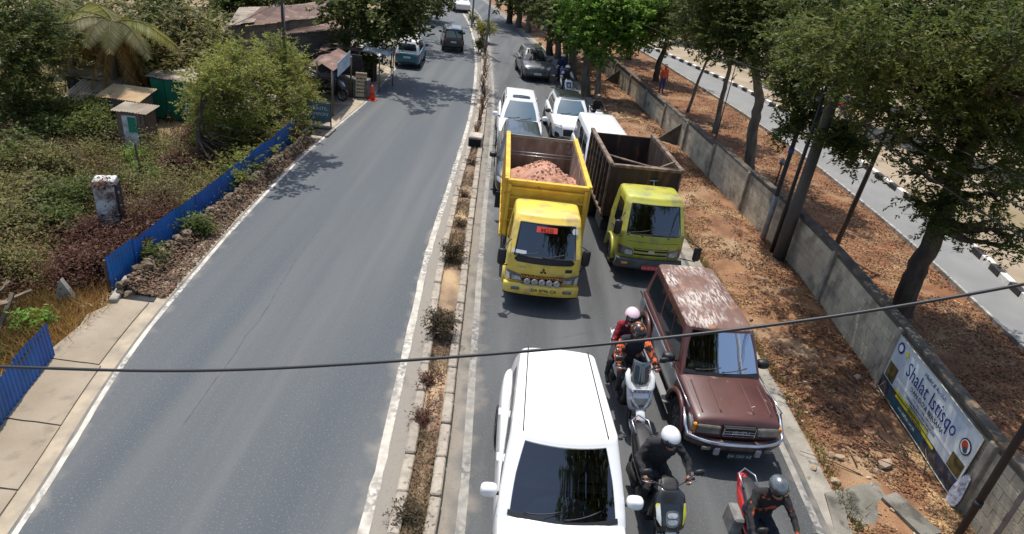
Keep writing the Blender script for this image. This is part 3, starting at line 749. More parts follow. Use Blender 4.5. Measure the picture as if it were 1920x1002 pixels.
CARS = {}
CARS.update(
 mpv=dict(st=[(0, .66, .34, .56, .60), (.05, .80, .27, .64, .68), (.22, .93, .22, .76, .84), (.55, .985, .2, .88, .96), (.98, 1, .2, .97, 1.05), (1.6, 1, .2, .99, 1.06), (3.0, 1, .2, 1.0, 1.06), (3.9, .985, .24, 1.0, 1.05), (4.25, .93, .28, .97, 1.02), (4.36, .86, .34, .9, .98), (4.4, .76, .42, .82, .9)],
   cab=[(.92, .82, 4.36, .80, .16, .12, .20, .05), (1.0, .90, 4.33, .79, .16, .12, .20, .05), (1.3, 1.32, 4.22, .735, .17, .12, .18, .05), (1.62, 1.74, 4.02, .64, .2, .14, .16, .06)],
   ax=(.82, 3.58), r=.31, win=[(.06, .26, 0, 0), (.275, .58, 0, 0), (.60, .86, 0, 0)], side=(1.06, 1.50), ws=(1.03, 1.60), half=.875),
 suv=dict(st=[(0, .70, .42, .72, .76), (.06, .86, .34, .82, .86), (.25, .96, .28, .94, 1.0), (.7, 1, .26, 1.02, 1.10), (1.25, 1, .26, 1.06, 1.14), (2.0, 1, .26, 1.08, 1.15), (3.4, 1, .26, 1.1, 1.16), (4.2, .98, .3, 1.1, 1.14), (4.5, .92, .36, 1.04, 1.1), (4.58, .8, .46, .9, 1.0)],
   cab=[(1.0, 1.02, 4.5, .83, .14, .12, .18, .05), (1.1, 1.12, 4.46, .82, .14, .12, .18, .05), (1.4, 1.52, 4.32, .75, .16, .12, .15, .05), (1.70, 1.92, 4.12, .65, .19, .14, .14, .06)],
   ax=(.92, 3.66), r=.38, win=[(.05, .27, 0, 0), (.285, .58, 0, 0), (.60, .86, 0, 0)], side=(1.15, 1.58), ws=(1.13, 1.68), half=.92),
 small=dict(st=[(0, .70, .36, .66, .70), (.05, .85, .30, .76, .80), (.2, .96, .26, .86, .92), (.55, 1, .24, .94, 1.01), (1.0, 1, .24, .98, 1.06), (1.6, 1, .24, 1.0, 1.07), (2.8, 1, .24, 1.02, 1.08), (3.6, .985, .28, 1.04, 1.08), (3.9, .93, .34, .98, 1.04), (3.98, .8, .44, .86, .96)],
   cab=[(.92, .84, 3.92, .77, .14, .12, .18, .05), (1.0, .94, 3.88, .76, .14, .12, .18, .05), (1.3, 1.32, 3.74, .70, .16, .12, .15, .05), (1.56, 1.66, 3.52, .61, .19, .14, .14, .06)],
   ax=(.78, 3.28), r=.34, win=[(.05, .30, 0, 0), (.32, .66, 0, 0), (.69, .86, 0, -.06)], side=(1.06, 1.46), ws=(1.05, 1.54), half=.85),
 boxy=dict(st=[(0, .82, .42, .66, .68), (.04, .93, .40, .86, .90), (.15, .97, .36, .90, .95), (.6, 1, .32, .95, 1.0), (1.15, 1, .3, .99, 1.05), (1.8, 1, .3, 1.0, 1.06), (3.2, 1, .3, 1.0, 1.06), (4.1, .99, .34, 1.0, 1.05), (4.3, .97, .38, .98, 1.02), (4.34, .92, .44, .92, .98)],
   cab=[(.94, 1.04, 4.3, .77, .07, .07, .10, .03), (1.02, 1.10, 4.29, .765, .07, .07, .10, .03), (1.4, 1.42, 4.24, .71, .09, .08, .08, .03), (1.68, 1.64, 4.20, .655, .11, .09, .07, .03)],
   ax=(.78, 3.40), r=.36, win=[(.04, .27, 0, 0), (.29, .56, 0, 0), (.585, .95, 0, 0)], side=(1.07, 1.56), ws=(1.08, 1.66), half=.82),
 van=dict(st=[(0, .74, .36, .7, .74), (.05, .88, .3, .88, .92), (.2, .96, .26, 1.0, 1.06), (.6, 1, .24, 1.06, 1.12), (1.2, 1, .24, 1.08, 1.12), (2.4, 1, .24, 1.08, 1.12), (3.8, 1, .26, 1.08, 1.12), (4.2, .97, .3, 1.06, 1.1), (4.28, .9, .4, .95, 1.02)],
   cab=[(1.0, .30, 4.26, .81, .12, .09, .16, .04), (1.08, .38, 4.25, .80, .12, .09, .16, .04), (1.5, .72, 4.2, .76, .13, .1, .13, .04), (1.86, 1.02, 4.12, .69, .16, .12, .12, .05)],
   ax=(.85, 3.45), r=.31, win=[(.04, .30, 0, 0), (.32, .63, 0, 0), (.65, .95, 0, 0)], side=(1.13, 1.70), ws=(1.12, 1.84), half=.85),
)
def car(kind, name, label, cat, loc, rz, mat, group=None, roof_mat=None, scale=1.0, glass=m_glass, rim=m_alloy, arches=True, half=None, detail=True, mir=None, lamp=m_lamp, taper=0.05, inside=None):
    c = CARS[kind]; hf = half or c['half']; k = hf/c['half']
    t = thing(name, label, cat, loc, rz, group, scale)
    body = loft_body('body', mat, t, c['st'], hf)
    L_ = c['st'][-1][0]
    bv0 = bvh_of(body)
    if arches:
        cut_arches(body, [(a, c['r'], c['r']*1.17, s) for a in c['ax'] for s in (1, -1)], hf)
    lv = [(l[0], l[1], l[2], l[3]*k, *l[4:]) for l in c['cab']]
    stk = Stack(lv); stk.tp = taper; z0 = lv[0][0]; z1 = lv[-1][0]
    zl = sorted(set([z0+(z1-z0)*i/7 for i in range(8)]+([c['ws'][0]+.01, c['ws'][1]-.01] if inside else [])))
    cab = stk.build('cabin', mat, t, zl, hole=(c['ws'][0]+.01, c['ws'][1]-.01) if inside else None)
    if inside: cockpit(t, stk, c['ws'][0], inside, c['cab'][1][1], lv[1][3])
    if roof_mat:
        R = Stack(lv); R.tp = taper; b = MB(); w = lv[-1][3]
        rows = [R.ring(z1, 8, 4, 10, .005, .012), R.ring(z1, 8, 4, 10, .02, .03)]
        for q in range(0, 6): rows.append(R.ring(z1, 8, 4, 10, .05+(w-.07)*q/5, .042+.04*(1-(1-q/5)**2)))
        n = len(rows[0]); fs = [(i*n+j, i*n+(j+1) % n, (i+1)*n+(j+1) % n, (i+1)*n+j) for i in range(len(rows)-1) for j in range(n)]
        fs.append(tuple((len(rows)-1)*n+j for j in range(n)))
        b.add([p for r in rows for p in r], fs, 0, True).build('roof', roof_mat, t)
    stk.pane('windscreen', t, glass, 'F', -1.02, 1.02, c['ws'][0], c['ws'][1], .007, 12, 6, .06)
    stk.pane('rear_window', t, m_glass, 'B', -.98, .98, c['side'][0]+.04, c['side'][1], .007, 10, 5, .15)
    for s in ('R', 'L'):
        for (a0, a1, s0, s1) in c['win']: stk.pane('side_window', t, m_glass, s, a0, a1, c['side'][0], c['side'][1], .005, 6, 4, .08, s0, s1)
    for a in c['ax']:
        for s in (1, -1): wheel(t, s*(hf-.10), a, c['r'], .2, rim)
    wipers(t, stk, c['ws'][0]+.02)
    zb = c['side'][0]
    for s in (1, -1): mirror(t, s*(hf+.10), c['cab'][1][1]+.42, zb+.03, mir or mat)
    bv = bvh_of(body)
    if detail:
        cuts = [c['cab'][1][1]+.35, (c['ax'][0]+c['ax'][1])/2+.12, c['ax'][1]-.25]
        door_lines(body, bv, hf, cuts, .36, zb-.06); handles(body, bv, mir or mat, [q-.16 for q in cuts[1:]], zb-.16)
        # bonnet shut lines
        y1 = c['cab'][0][1]-.02
        for s in (1, -1):
            decal('bonnet_gap', body, m_black, bv, [(s*hf*.80, .16, 2), (s*hf*.80+.008, .16, 2), (s*hf*.86+.008, y1, 2), (s*hf*.86, y1, 2)], (0, 0, -1), .002, 1, 8)
    return t, body, cab, stk, bv, hf
m_pane = None
def clear_glass():
    global m_pane
    if m_pane: return m_pane
    mt = bpy.data.materials.new('clear_windscreen'); mt.use_nodes = True; N = mt.node_tree.nodes; L = mt.node_tree.links; N.clear()
    o = N.new('ShaderNodeOutputMaterial'); mx = N.new('ShaderNodeMixShader'); tr = N.new('ShaderNodeBsdfTransparent'); gl = N.new('ShaderNodeBsdfGlossy'); fr = N.new('ShaderNodeFresnel')
    tr.inputs[0].default_value = (.30, .34, .35, 1); gl.inputs['Roughness'].default_value = .02; fr.inputs[0].default_value = 2.6
    L.new(fr.outputs[0], mx.inputs[0]); L.new(tr.outputs[0], mx.inputs[1]); L.new(gl.outputs[0], mx.inputs[2]); L.new(mx.outputs[0], o.inputs[0]); m_pane = mt; return mt
def cockpit(t, stk, zb, kind, y0, hw):
    '''dashboard, wheel and front seats seen through the windscreen'''
    MB().loft([((0, y0+q, zb-.05+dz), hw*.86, .06, (1, 0, 0), (0, 0, 1)) for q, dz in ((.16, -.02), (.3, .0), (.55, .02), (.62, -.02))], 12, 4).build('dashboard', m_dk, t)
    sm = M('seat_fabric_'+kind, *( (S(120, 112, 98),) if kind == 'tan' else (S(70, 72, 76),)), .9)
    for s in (1, -1):
        b = MB(); b.loft([((s*hw*.46, y0+1.12, zb-.35), .22, .08, (1, 0, 0), (0, 1, 0)), ((s*hw*.46, y0+1.2, zb+.0), .22, .09, (1, 0, 0), (0, 1, 0)), ((s*hw*.46, y0+1.28, zb+.28), .17, .07, (1, 0, 0), (0, 1, 0)), ((s*hw*.46, y0+1.3, zb+.30), .11, .05, (1, 0, 0), (0, 1, 0)), ((s*hw*.46, y0+1.33, zb+.46), .10, .05, (1, 0, 0), (0, 1, 0))], 12, 3); b.build('seat', sm, t)
    Mx = Matrix.Translation((hw*.46, y0+.68, zb+.08))@Matrix.Rotation(RAD(62), 4, 'X'); b = MB(); R = .17
    b.tube([Mx@Vector((R*math.cos(q), R*math.sin(q), 0)) for q in yrange(0, math.pi*2, 20)], .014, 6); b.tube([Mx@Vector((-R, 0, 0)), Mx@Vector((R, 0, 0))], .014, 6); b.build('steering_wheel', m_black, t)
    MB().box((0, y0+1.7, zb-.3), (hw*1.6, .04, .9)).build('bulkhead', m_under, t)
def front_face(body, bv, hf, zl, lamp=m_lamp, grille=(-.45, .45, .5, .66), gm=m_black, bumper=True, lw=.26, lh=.13, lin=.04, slats=3, fog=True, low=.30):
    for s in (1, -1):
        x1 = s*hf*.92; x0 = s*(hf*.92-lw)
        q = [(x0, -1, zl-lh*.35), (x1, -1, zl), (x1, -1, zl+lh), (x0, -1, zl+lh*.7)]
        o = decal('headlight', body, lamp, bv, q, (0, 1, 0), .010, 8, 4, .3)
        decal('lamp_bezel', o, m_black, bv, [(x0-s*.02, -1, zl-lh*.35-.02), (x1+s*.01, -1, zl-.02), (x1+s*.01, -1, zl+lh+.015), (x0-s*.02, -1, zl+lh*.7+.02)], (0, 1, 0), .005, 8, 4, .3)
    if grille:
        a, b_, z0, z1 = grille
        o = decal('grille', body, gm, bv, [(a, -1, z0), (b_, -1, z0), (b_*1.08, -1, z1), (a*1.08, -1, z1)], (0, 1, 0), .006, 10, 3, .12)
        for i in range(slats):
            z = z0+(z1-z0)*(i+.5)/slats; decal('slat', o, m_chrome, bv, [(a*1.02, -1, z-.008), (b_*1.02, -1, z-.008), (b_*1.02, -1, z+.008), (a*1.02, -1, z+.008)], (0, 1, 0), .014, 10, 1)
    if low:
        decal('air_intake', body, m_black, bv, [(-.5, -1, low), (.5, -1, low), (.58, -1, low+.12), (-.58, -1, low+.12)], (0, 1, 0), .006, 10, 2, .2)
    if fog:
        for s in (1, -1): decal('fog_lamp', body, m_dk, bv, [(s*hf*.66, -1, low), (s*hf*.86, -1, low+.02), (s*hf*.86, -1, low+.16), (s*hf*.7, -1, low+.14)], (0, 1, 0), .006, 4, 3, .5)

# ================= the cars =================
CARS['wide_mpv'] = dict(CARS['mpv'], cab=[(.92, .82, 4.36, .85, .16, .12, .20, .05), (1.0, .90, 4.33, .845, .16, .12, .20, .05), (1.3, 1.32, 4.22, .80, .17, .12, .18, .05), (1.62, 1.74, 4.02, .735, .2, .14, .16, .06)])
m_white = paint('white_paint', (.80, .80, .79), rough=.4, col2=(.68, .67, .64), ns=2, lo=.5, hi=.75); m_white2 = paint('pearl_white_paint', (.76, .76, .755), rough=.4)
t, body, cab, stk, bv, hf = car('wide_mpv', 'parked_car', 'white people carrier nearest the camera, seen from above with tree reflections in its windscreen', 'car', (1.15, 5.12, 0), RAD(3), m_white, half=.90, taper=.17, inside='grey', glass=clear_glass())
front_face(body, bv, hf, .62)
for s in (1, -1):
    P = []
    for i in range(15):
        y = 1.9+(3.95-1.9)*i/14; x = s*(.60-.10*i/14)
        P.append(pt(x, y, 1.62+.035+.04*(1-(abs(x)/.72)**2)+.004))
    MB().tube(P, .009, 6).build('roof_seam', m_black, cab)
stk.pane('cowl', t, m_black, 'F', -1.04, 1.04, .99, 1.032, .012, 12, 2, 0)
# maroon wagon
m_mar = M('maroon_paint', S(86, 50, 44), .45, col2=S(70, 38, 35), ns=1.5, nd=5, coat=.5, col3=S(140, 108, 96), n3=7, t3=(.68, .76))
m_marroof = M('peeling_roof_paint', S(118, 92, 82), .65, col2=S(98, 68, 60), ns=2, nd=7, col3=S(182, 174, 166), n3=13, n3b=1.6, t3=(.44, .58), stretch=(2.2, .42, 1), speck=S(150, 104, 72), sps=5, spt=.62)
m_silv = M('silver_paint', S(172, 176, 174), .35, .3, coat=.5, col2=S(128, 130, 128), ns=2)
t, body, cab, stk, bv, hf = car('boxy', 'old_wagon', 'old maroon wagon with silver lower flanks and a peeling roof beside the verge', 'car', (4.16, 8.72, 0), RAD(5.5), m_mar, roof_mat=m_marroof, half=.81, inside='tan', glass=clear_glass(), arches=True, lamp=m_lampd, mir=m_black, rim=M('steel_rim', (.1, .1, .1), .6))
for ch in list(t.children):
    if ch.name.startswith('wheel'): 
        pass
for s in (1, -1):
    for (y0, y1) in ((.12, .34), (1.20, 2.98), (3.84, 4.28)):
        decal('flank_panel', body, m_silv, bv, [(s*2, y0, .40), (s*2, y1, .40), (s*2, y1, .93), (s*2, y0, .93)], (-s, 0, 0), .004, 14, 4)
    P = [(s*(hf+.012), y, .945) for y in yrange(.3, 4.25, 10)]; MB().tube(P, .016, 6).build('side_moulding', m_chrome, body)
    for a in (.78, 3.40):
        P = [(s*(hf+.03), a+.47*math.cos(q), .36+.47*math.sin(q)) for q in yrange(.05, math.pi-.05, 12)]
        MB().tube(P, .05, 8).build('arch_flare', m_mar, body)
    MB().box((s*(hf+.06), 2.05, .33), (.14, 1.8, .04), b=.012).build('side_step', M('step_grey', (.2, .2, .2), .6), body)
    for q in (.36, .76): # bonnet ridges
        P = [(s*q*.8, y, 0) for y in yrange(.22, 1.0, 8)]; P = [(x, y, (bv.ray_cast(pt(x, y, 3), pt(0, 0, -1))[0] or pt(0, 0, .9)).z+.002) for x, y, z in P]
        MB().tube(P, .013, 6).build('bonnet_ridge', m_mar, body)
P = [(x, -.10+.22*(abs(x)/.84)**3, .50) for x in yrange(-.84, .84, 16)]
MB().loft([((x, y, z), .07, .09, (0, 1, 0), (0, 0, 1)) for x, y, z in P], 10, 3).build('bumper', M('bumper_worn', S(96, 88, 84), .5, col2=S(70, 40, 38), ns=4), t)
P = [(x, -.165+.22*(abs(x)/.84)**3, .575) for x in yrange(-.84, .84, 20)]
MB().tube([pt(-.86, .42, .84), pt(-.86, .2, .66)]+[pt(*p) for p in P]+[pt(.86, .2, .66), pt(.86, .42, .84)], .033, 8).build('bull_bar', M('chrome_tube', (.72, .74, .78), .15, 1.0), t)
for s in (1, -1): MB().box((s*.36, -.17, .43), (.11, .06, .16), b=.02).build('bar_bracket', m_alloy, t)
b = MB(); b.box((0, .0, .74), (.56, .05, .2), b=.01); gr = b.build('grille', m_black, t)
for z in (.655, .705, .755, .83): MB().box((0, -.032, z), (.56, .02, .014)).build('grille_bar', m_chrome, gr)
for x in (-.275, .275): MB().box((x, -.032, .742), (.014, .02, .19)).build('grille_bar', m_chrome, gr)
text_obj('ISUZU', 'lettering', m_chrome, gr, (.03, -.045, .738), (1, 0, 0), (0, 0, 1), .10, bold=.02, sx=1.1)
for s in (1, -1):
    b = MB(); b.box((s*.52, .015, .735), (.40, .06, .17), s*.06, b=.02); h = b.build('headlight', m_lampd, t)
    b = MB(); b.box((s*.745, .07, .735), (.07, .07, .16), s*.4, b=.02); b.build('indicator', m_amber, t)
    b = MB(); b.box((s*.55, -.155, .47), (.16, .03, .07), b=.01); b.build('fog_lamp', m_lampd, t)
bvb = bvh_of(body)
b = MB(); b.box((.05, -.19, .36), (.42, .014, .13), b=.004); pl = b.build('number_plate', m_plk, t); text_obj('DA 1207 AZ', 'lettering', M('plate_teal_ink', (.25, .5, .5), .5), pl, (.05, -.20, .365), (1, 0, 0), (0, 0, 1), .08)
b = MB(); b.box((.30, .46, .965), (.10, .15, .008), .35); b.build('sticker', M('paper', S(220, 218, 214), .8), t)
decal('permit_sticker', t, M('permit', S(120, 128, 124), .6), bvh_of(cab), [(.26, 0, 1.12), (.46, 0, 1.12), (.46, 0, 1.20), (.26, 0, 1.20)], (0, 1, 0), .012, 3, 2)
stk.pane('cowl', t, m_black, 'F', -1.04, 1.04, 1.03, 1.082, .012, 12, 2, 0)
# dark car behind the yellow truck
m_gph = paint('graphite_paint', (.022, .024, .026), rough=.3)
t, body, cab, stk, bv, hf = car('mpv', 'parked_car', 'dark grey people carrier squeezed behind the loaded yellow truck', 'car', (-.06, 19.55, 0), RAD(4), m_gph, mir=m_black, half=.86); front_face(body, bv, hf, .62)
# white SUV with sunroof
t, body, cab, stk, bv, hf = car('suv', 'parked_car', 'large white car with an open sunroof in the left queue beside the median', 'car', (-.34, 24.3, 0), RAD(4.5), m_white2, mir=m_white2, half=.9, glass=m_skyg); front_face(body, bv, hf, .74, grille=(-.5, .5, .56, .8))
decal('sunroof', cab, m_glass, bvh_of(cab), [(-.36, 2.15, 3), (.36, 2.15, 3), (.36, 2.62, 3), (-.36, 2.62, 3)], (0, 0, -1), .006, 4, 4, .2)
MB().box((0, 2.14, 1.795), (.74, .035, .03), b=.01).build('wind_deflector', m_black, cab)
for s in (1, -1): MB().tube([(s*.6, 2.1, 1.74), (s*.6, 2.2, 1.79), (s*.6, 3.8, 1.79), (s*.6, 3.9, 1.74)], .018, 8).build('roof_rail', m_alloy, cab)
# small white SUV with black roof
m_broof = paint('black_roof_paint', (.02, .022, .024), rough=.25)
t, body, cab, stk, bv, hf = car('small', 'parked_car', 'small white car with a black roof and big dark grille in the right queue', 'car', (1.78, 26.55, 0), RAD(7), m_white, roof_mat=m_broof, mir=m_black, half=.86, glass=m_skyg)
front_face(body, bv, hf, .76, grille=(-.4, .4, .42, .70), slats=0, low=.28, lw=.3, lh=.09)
for s in (1, -1): decal('lamp_bezel', body, m_black, bv, [(s*.52, -1, .36), (s*.74, -1, .34), (s*.76, -1, .58), (s*.6, -1, .54)], (0, 1, 0), .007, 4, 4, .3)
# white van behind the green truck
t, body, cab, stk, bv, hf = car('van', 'parked_van', 'white van directly behind the rusty empty truck', 'van', (2.86, 20.95, 0), RAD(6), m_white2, mir=m_white2, half=.86); front_face(body, bv, hf, .78)
# grey coupe-like SUV coming
m_grey = paint('mid_grey_paint', (.10, .105, .11), rough=.3)
t, body, cab, stk, bv, hf = car('small', 'oncoming_car', 'grey car with dark windscreen further up the right carriageway', 'car', (.02, 38.5, 0), RAD(11), m_grey, mir=m_grey, half=.84); front_face(body, bv, hf, .76, gm=m_dk)
plate(body, bv, 'DA 1482', (0, .48), .42, .12, m_plw, m_ink)
# far white car
car('small', 'oncoming_car', 'distant white car where the carriageway bends out of sight', 'car', (-7.9, 65.9, 0), RAD(14), m_white, half=.84, arches=False, detail=False)
# cars driving away on the left carriageway
def rear_face(t, body, bv, hf, zl, lm=m_redl, pl='DA 1913', plm=m_plk, inkm=m_inkw):
    for s in (1, -1): decal('tail_light', body, lm, bv, [(s*hf*.72, 9, zl), (s*hf*.95, 9, zl), (s*hf*.95, 9, zl+.26), (s*hf*.76, 9, zl+.26)], (0, -1, 0), .008, 4, 4, .2)
    plate(body, bv, pl, (0, zl-.02), .42, .12, plm, inkm, direc=(0, -1, 0))
    decal('rear_bumper', body, m_dk, bv, [(-hf*.8, 9, .36), (hf*.8, 9, .36), (hf*.8, 9, .46), (-hf*.8, 9, .46)], (0, -1, 0), .008, 8, 2)
m_teal = M('teal_and_white_paint', (.04, .18, .2), .35, coat=.7, col2=(.02, .12, .2), ns=1)
t, body, cab, stk, bv, hf = car('mpv', 'public_minivan', 'teal and white minivan pulled over on the left beside the stalls', 'car', (-7.75, 41.5, 0), RAD(185), m_teal, scale=.9, half=.84, mir=m_black, detail=False); cab.data.materials[0] = m_white2; rear_face(t, body, bv, hf, .74, plm=m_plw, inkm=m_ink)
m_blackp = paint('black_paint', (.012, .013, .014), rough=.4)
t, body, cab, stk, bv, hf = car('boxy', 'departing_car', 'black boxy car driving away in the left carriageway', 'car', (-6.45, 48.2, 0), RAD(191), m_blackp, scale=.86, half=.84, mir=m_black, detail=False); rear_face(t, body, bv, hf, .8, plm=m_plw, inkm=m_ink)
# ================= trucks =================
def truck(name, label, loc, rz, mat, roof_dirt, cabw, spec):
    t = thing(name, label, 'truck', loc, rz)
    cw = cabw
    lv = [(.50, .10, 1.62, cw*.96, .16, .06, .10, .02), (.62, .03, 1.62, cw, .18, .06, .12, .02), (.95, 0, 1.62, cw, .18, .06, .12, .02), (1.22, .03, 1.62, cw, .17, .06, .12, .02), (1.30, .05, 1.62, cw*.995, .16, .06, .12, .02),
          (1.95, .40, 1.60, cw*.90, .15, .08, .10, .02), (2.06, .52, 1.58, cw*.875, .15, .10, .09, .02)]
    stk = Stack(lv); zs = [.5, .56, .62, .75, .95, 1.1, 1.22, 1.30, 1.5, 1.7, 1.95, 2.0, 2.06]
    zs = sorted(set(zs+[1.31, 1.945])); cab = stk.build('cab', mat, t, zs, crown=.035, edge=.07, hole=(1.31, 1.945)); bv = bvh_of(cab); cockpit(t, stk, 1.26, 'grey', -.02, cw*.9)
    stk.pane('windscreen', t, clear_glass(), 'F', -1.0, 1.0, 1.30, 1.96, .010, 14, 6, .10)
    b = MB(); loop_ = [stk.p('F', -1+2*i/12, 1.29) for i in range(13)]+[stk.p('F', 1-2*i/12, 1.965) for i in range(13)]; b.tube([p+pt(0, -.012, 0) for p in loop_+loop_[:1]], .018, 6); b.build('windscreen_seal', m_black, t)
    for s in ('R', 'L'):
        stk.pane('side_window', t, m_glass, s, .03, .62, 1.30, 1.90, .006, 6, 4, .06); stk.pane('door_gap', t, m_black, s, .70, .715, .62, 1.95, .004, 1, 6, 0)
        sg = 1 if s == 'R' else -1
        MB().box((sg*(cw+.015), .98, 1.12), (.03, .15, .03), b=.01).build('handle', m_black, t)
    wipers(t, stk, 1.31, pairs=((-.9, -.15), (-.1, .75)), dz=.10)
    # bumper
    b = MB(); P = [(x, -.04+.10*(abs(x)/cw)**3, .50) for x in yrange(-cw-.01, cw+.01, 12)]
    b.loft([((x, y+.02, z), .07, .13, (0, 1, 0), (0, 0, 1)) for x, y, z in P], 10, 4); bum = b.build('bumper', spec['bumper'], t)
    b = MB(); b.loft([((x, y+.10, .36), .10, .05, (0, 1, 0), (0, 0, 1)) for x, y, z in P], 8, 3); b.build('bumper_skirt', m_black, t)
    # chassis, wheels
    for s in (1, -1): MB().box((s*.36, 3.1, .62), (.09, 5.4, .2)).build('chassis_rail', m_black, t)
    for a in (.98,): 
        for s in (1, -1):
            wheel(t, s*(cw-.14), a, .38, .24, M('steel_wheel', (.20, .20, .2), .6), 6)
            P = [(s*(cw-.02), a+.46*math.cos(q), .40+.44*math.sin(q)) for q in yrange(-.1, math.pi+.1, 12)]
            MB().loft([((x, y, z), .07, .03, (1, 0, 0), (0, math.cos(q), math.sin(q))) for (x, y, z), q in zip(P, yrange(-.1, math.pi+.1, 12))], 8, 3).build('mudguard', spec.get('guard', mat), t)
    for s in (1, -1):
        for dx in (.0, .25): wheel(t, s*(.86-dx), 4.35, .38, .22, M('steel_wheel', (0,)*3), 6)
        MB().box((s*.98, 5.0, .62), (.42, .03, .5)).build('mudflap', m_black, t)
    MB().tube([(-.86, 4.35, .38), (.86, 4.35, .38)], .07, 10).build('axle', m_black, t)
    MB().tube([(-.8, .98, .38), (.8, .98, .38)], .05, 10).build('axle', m_black, t)
    b = MB(); b.box((-.72, 2.6, .55), (.4, .9, .36), b=.05); b.build('fuel_tank', m_dk, t)
    # mirrors on tubes
    for s in (1, -1):
        mz, mo, my = spec['mir'][0 if s < 0 else 1]
        b = MB(); b.loft([((s*(cw+mo), my, mz+q), .10*k, .05*k, (1, 0, 0), (0, 1, 0)) for q, k in ((-.19, .7), (-.16, .95), (0, 1), (.16, .95), (.19, .7))], 12, 3); o = b.build('mirror', m_black, t)
        MB().tube([(s*cw*.97, .14, mz-.28), (s*(cw+mo), my, mz-.22), (s*(cw+mo), my, mz+.2), (s*cw*.93, .3, mz+.3)], .014, 6).build('mirror_arm', m_black, o)
    return t, cab, stk, bv, bum
m_yel = paint('yellow_paint', S(238, 208, 88), rough=.4, coat=.5, col2=S(228, 196, 84), ns=2, col3=S(190, 164, 104), n3=3, t3=(.5, .68))
m_ybed = M('yellow_bed_paint', S(228, 186, 60), .55, col2=S(206, 160, 50), ns=3, nd=6, col3=S(120, 90, 50), n3=4, t3=(.62, .72))
m_bedin = M('worn_steel', S(136, 124, 110), .7, col2=S(104, 84, 70), ns=3, nd=6, col3=S(160, 156, 148), n3=5, t3=(.56, .66), stretch=(1, 1, .4))
m_soil = M('red_clay', S(190, 144, 122), .95, col2=S(168, 118, 96), ns=5, nd=7, lo=.35, hi=.65, col3=S(196, 156, 130), n3=9, t3=(.55, .65), bump=1, bs=26)
t, cab, stk, bv, bum = truck('dump_truck', 'yellow dump truck heaped with red soil in the left lane', (.72, 13.12, 0), RAD(3.4), m_yel, .3, .86, dict(bumper=m_yel, mir=((1.28, .12, -.02), (1.28, .10, .3))))
ytruck = t
def dump_bed(t, y0, y1, hw, zb, zt, mo, mi, nribs, topm, front_extra=0.0, wall=.05, front_m=None, rib_m=None):
    b = MB(); b.box((0, (y0+y1)/2, zb+.03), (2*hw, y1-y0, .08)); b.build('bed_floor', mi, t)
    for s in (1, -1):
        b = MB(); b.box((s*(hw-wall/2), (y0+y1)/2, (zb+zt)/2+.03), (wall, y1-y0, zt-zb-.02), mi=0); o = b.build('side_wall', [mo], t)
        b = MB(); b.box((s*(hw-wall-.008), (y0+y1)/2, (zb+zt)/2+.03), (.012, y1-y0-2*wall, zt-zb-.04)); b.build('liner', mi, o)
        for i in range(nribs):
            y = y0+.06+(y1-y0-.12)*i/(nribs-1); MB().box((s*(hw+.03), y, (zb+zt)/2), (.06, .07, zt-zb-.01), b=.006).build('rib', rib_m or mo, o)
        b = MB(); b.box((s*(hw+.005), (y0+y1)/2, zt+.05), (.12, y1-y0+.06, .09), b=.01); b.build('top_rail', topm, o)
        b = MB(); b.box((s*(hw+.035), (y0+y1)/2, zb+.02), (.07, y1-y0+.02, .1), b=.01); b.build('bottom_rail', rib_m or mo, o)
    b = MB(); b.box((0, y0+wall/2, (zb+zt)/2+.03+front_extra/2), (2*hw-2*wall-.004, wall, zt-zb-.02+front_extra)); f = b.build('front_board', front_m or mo, t)
    b = MB(); b.box((0, y0+wall+.008, (zb+zt)/2), (2*hw-2*wall-.03, .012, zt-zb-.04)); b.build('liner', mi, f)
    b = MB(); b.box((0, y0-.02, zt+.04+front_extra), (2*hw-.01, .12, .08), b=.01); b.build('top_rail', front_m or topm, f)
    b = MB(); b.box((0, y1-wall/2, (zb+zt)/2), (2*hw-2*wall-.004, wall, zt-zb-.06)); g_ = b.build('tailgate', mo, t)
    b = MB(); b.box((0, y1-wall-.008, (zb+zt)/2), (2*hw-2*wall-.03, .012, zt-zb-.08)); b.build('liner', mi, g_)
    return f, g_
f, g_ = dump_bed(t, 1.72, 5.72, .99, .98, 2.42, m_ybed, m_bedin, 7, m_ybed)
# folded steps of the front board
for z in (1.45, 1.75, 2.05, 2.3):
    b = MB(); b.box((0, 1.68, z), (1.9, .06, .05), b=.012); b.build('swage', m_ybed, f)
for x in (-.93, .93): MB().box((x, 1.68, 1.72), (.08, .08, 1.36), b=.01).build('corner_post', m_ybed, f)
for i, z in enumerate((2.0, 2.2)): MB().tube([(-.93, 5.2-i*.35, z), (.93, 5.2-i*.35, z+.02)], .012, 6).build('cross_chain', m_alloy, t)
b = MB(); b.box((0, 5.70, 2.30), (1.86, .05, .30)); b.build('tail_board', M('grey_plank', S(150, 146, 136), .9, col2=S(110, 104, 96), ns=6, stretch=(.3, 1, 1)), t)
ld = thing('soil_load', 'heap of red clay soil and lumps filling the yellow truck bed', 'soil', ytruck.location+Vector((0, 0, 1.06)), RAD(3.4))
rows = []
for j in range(41):
    y = 1.80+3.2*j/40; r = []
    for i in range(31):
        x = -.92+1.84*i/30; d = math.exp(-((x+.05)/.78)**2-((y-2.95)/1.2)**2)
        r.append((x, y, .72+.78*d+.07*nz(x, y, 3.1)+.05*nz(x, y, 7)+.03*nz(x, y, 15)-(.25*sm01(4.0, 5.0, y))))
    rows.append(r)
sb = MB().grid(rows).build('soil_heap', m_soil, ld)
bm = bmesh.new(); bmesh.ops.create_icosphere(bm, subdivisions=1, radius=.5)
for v in bm.verts: v.co *= 1+.35*nz(v.co.x*3, v.co.y*3, 1, v.co.z*3)
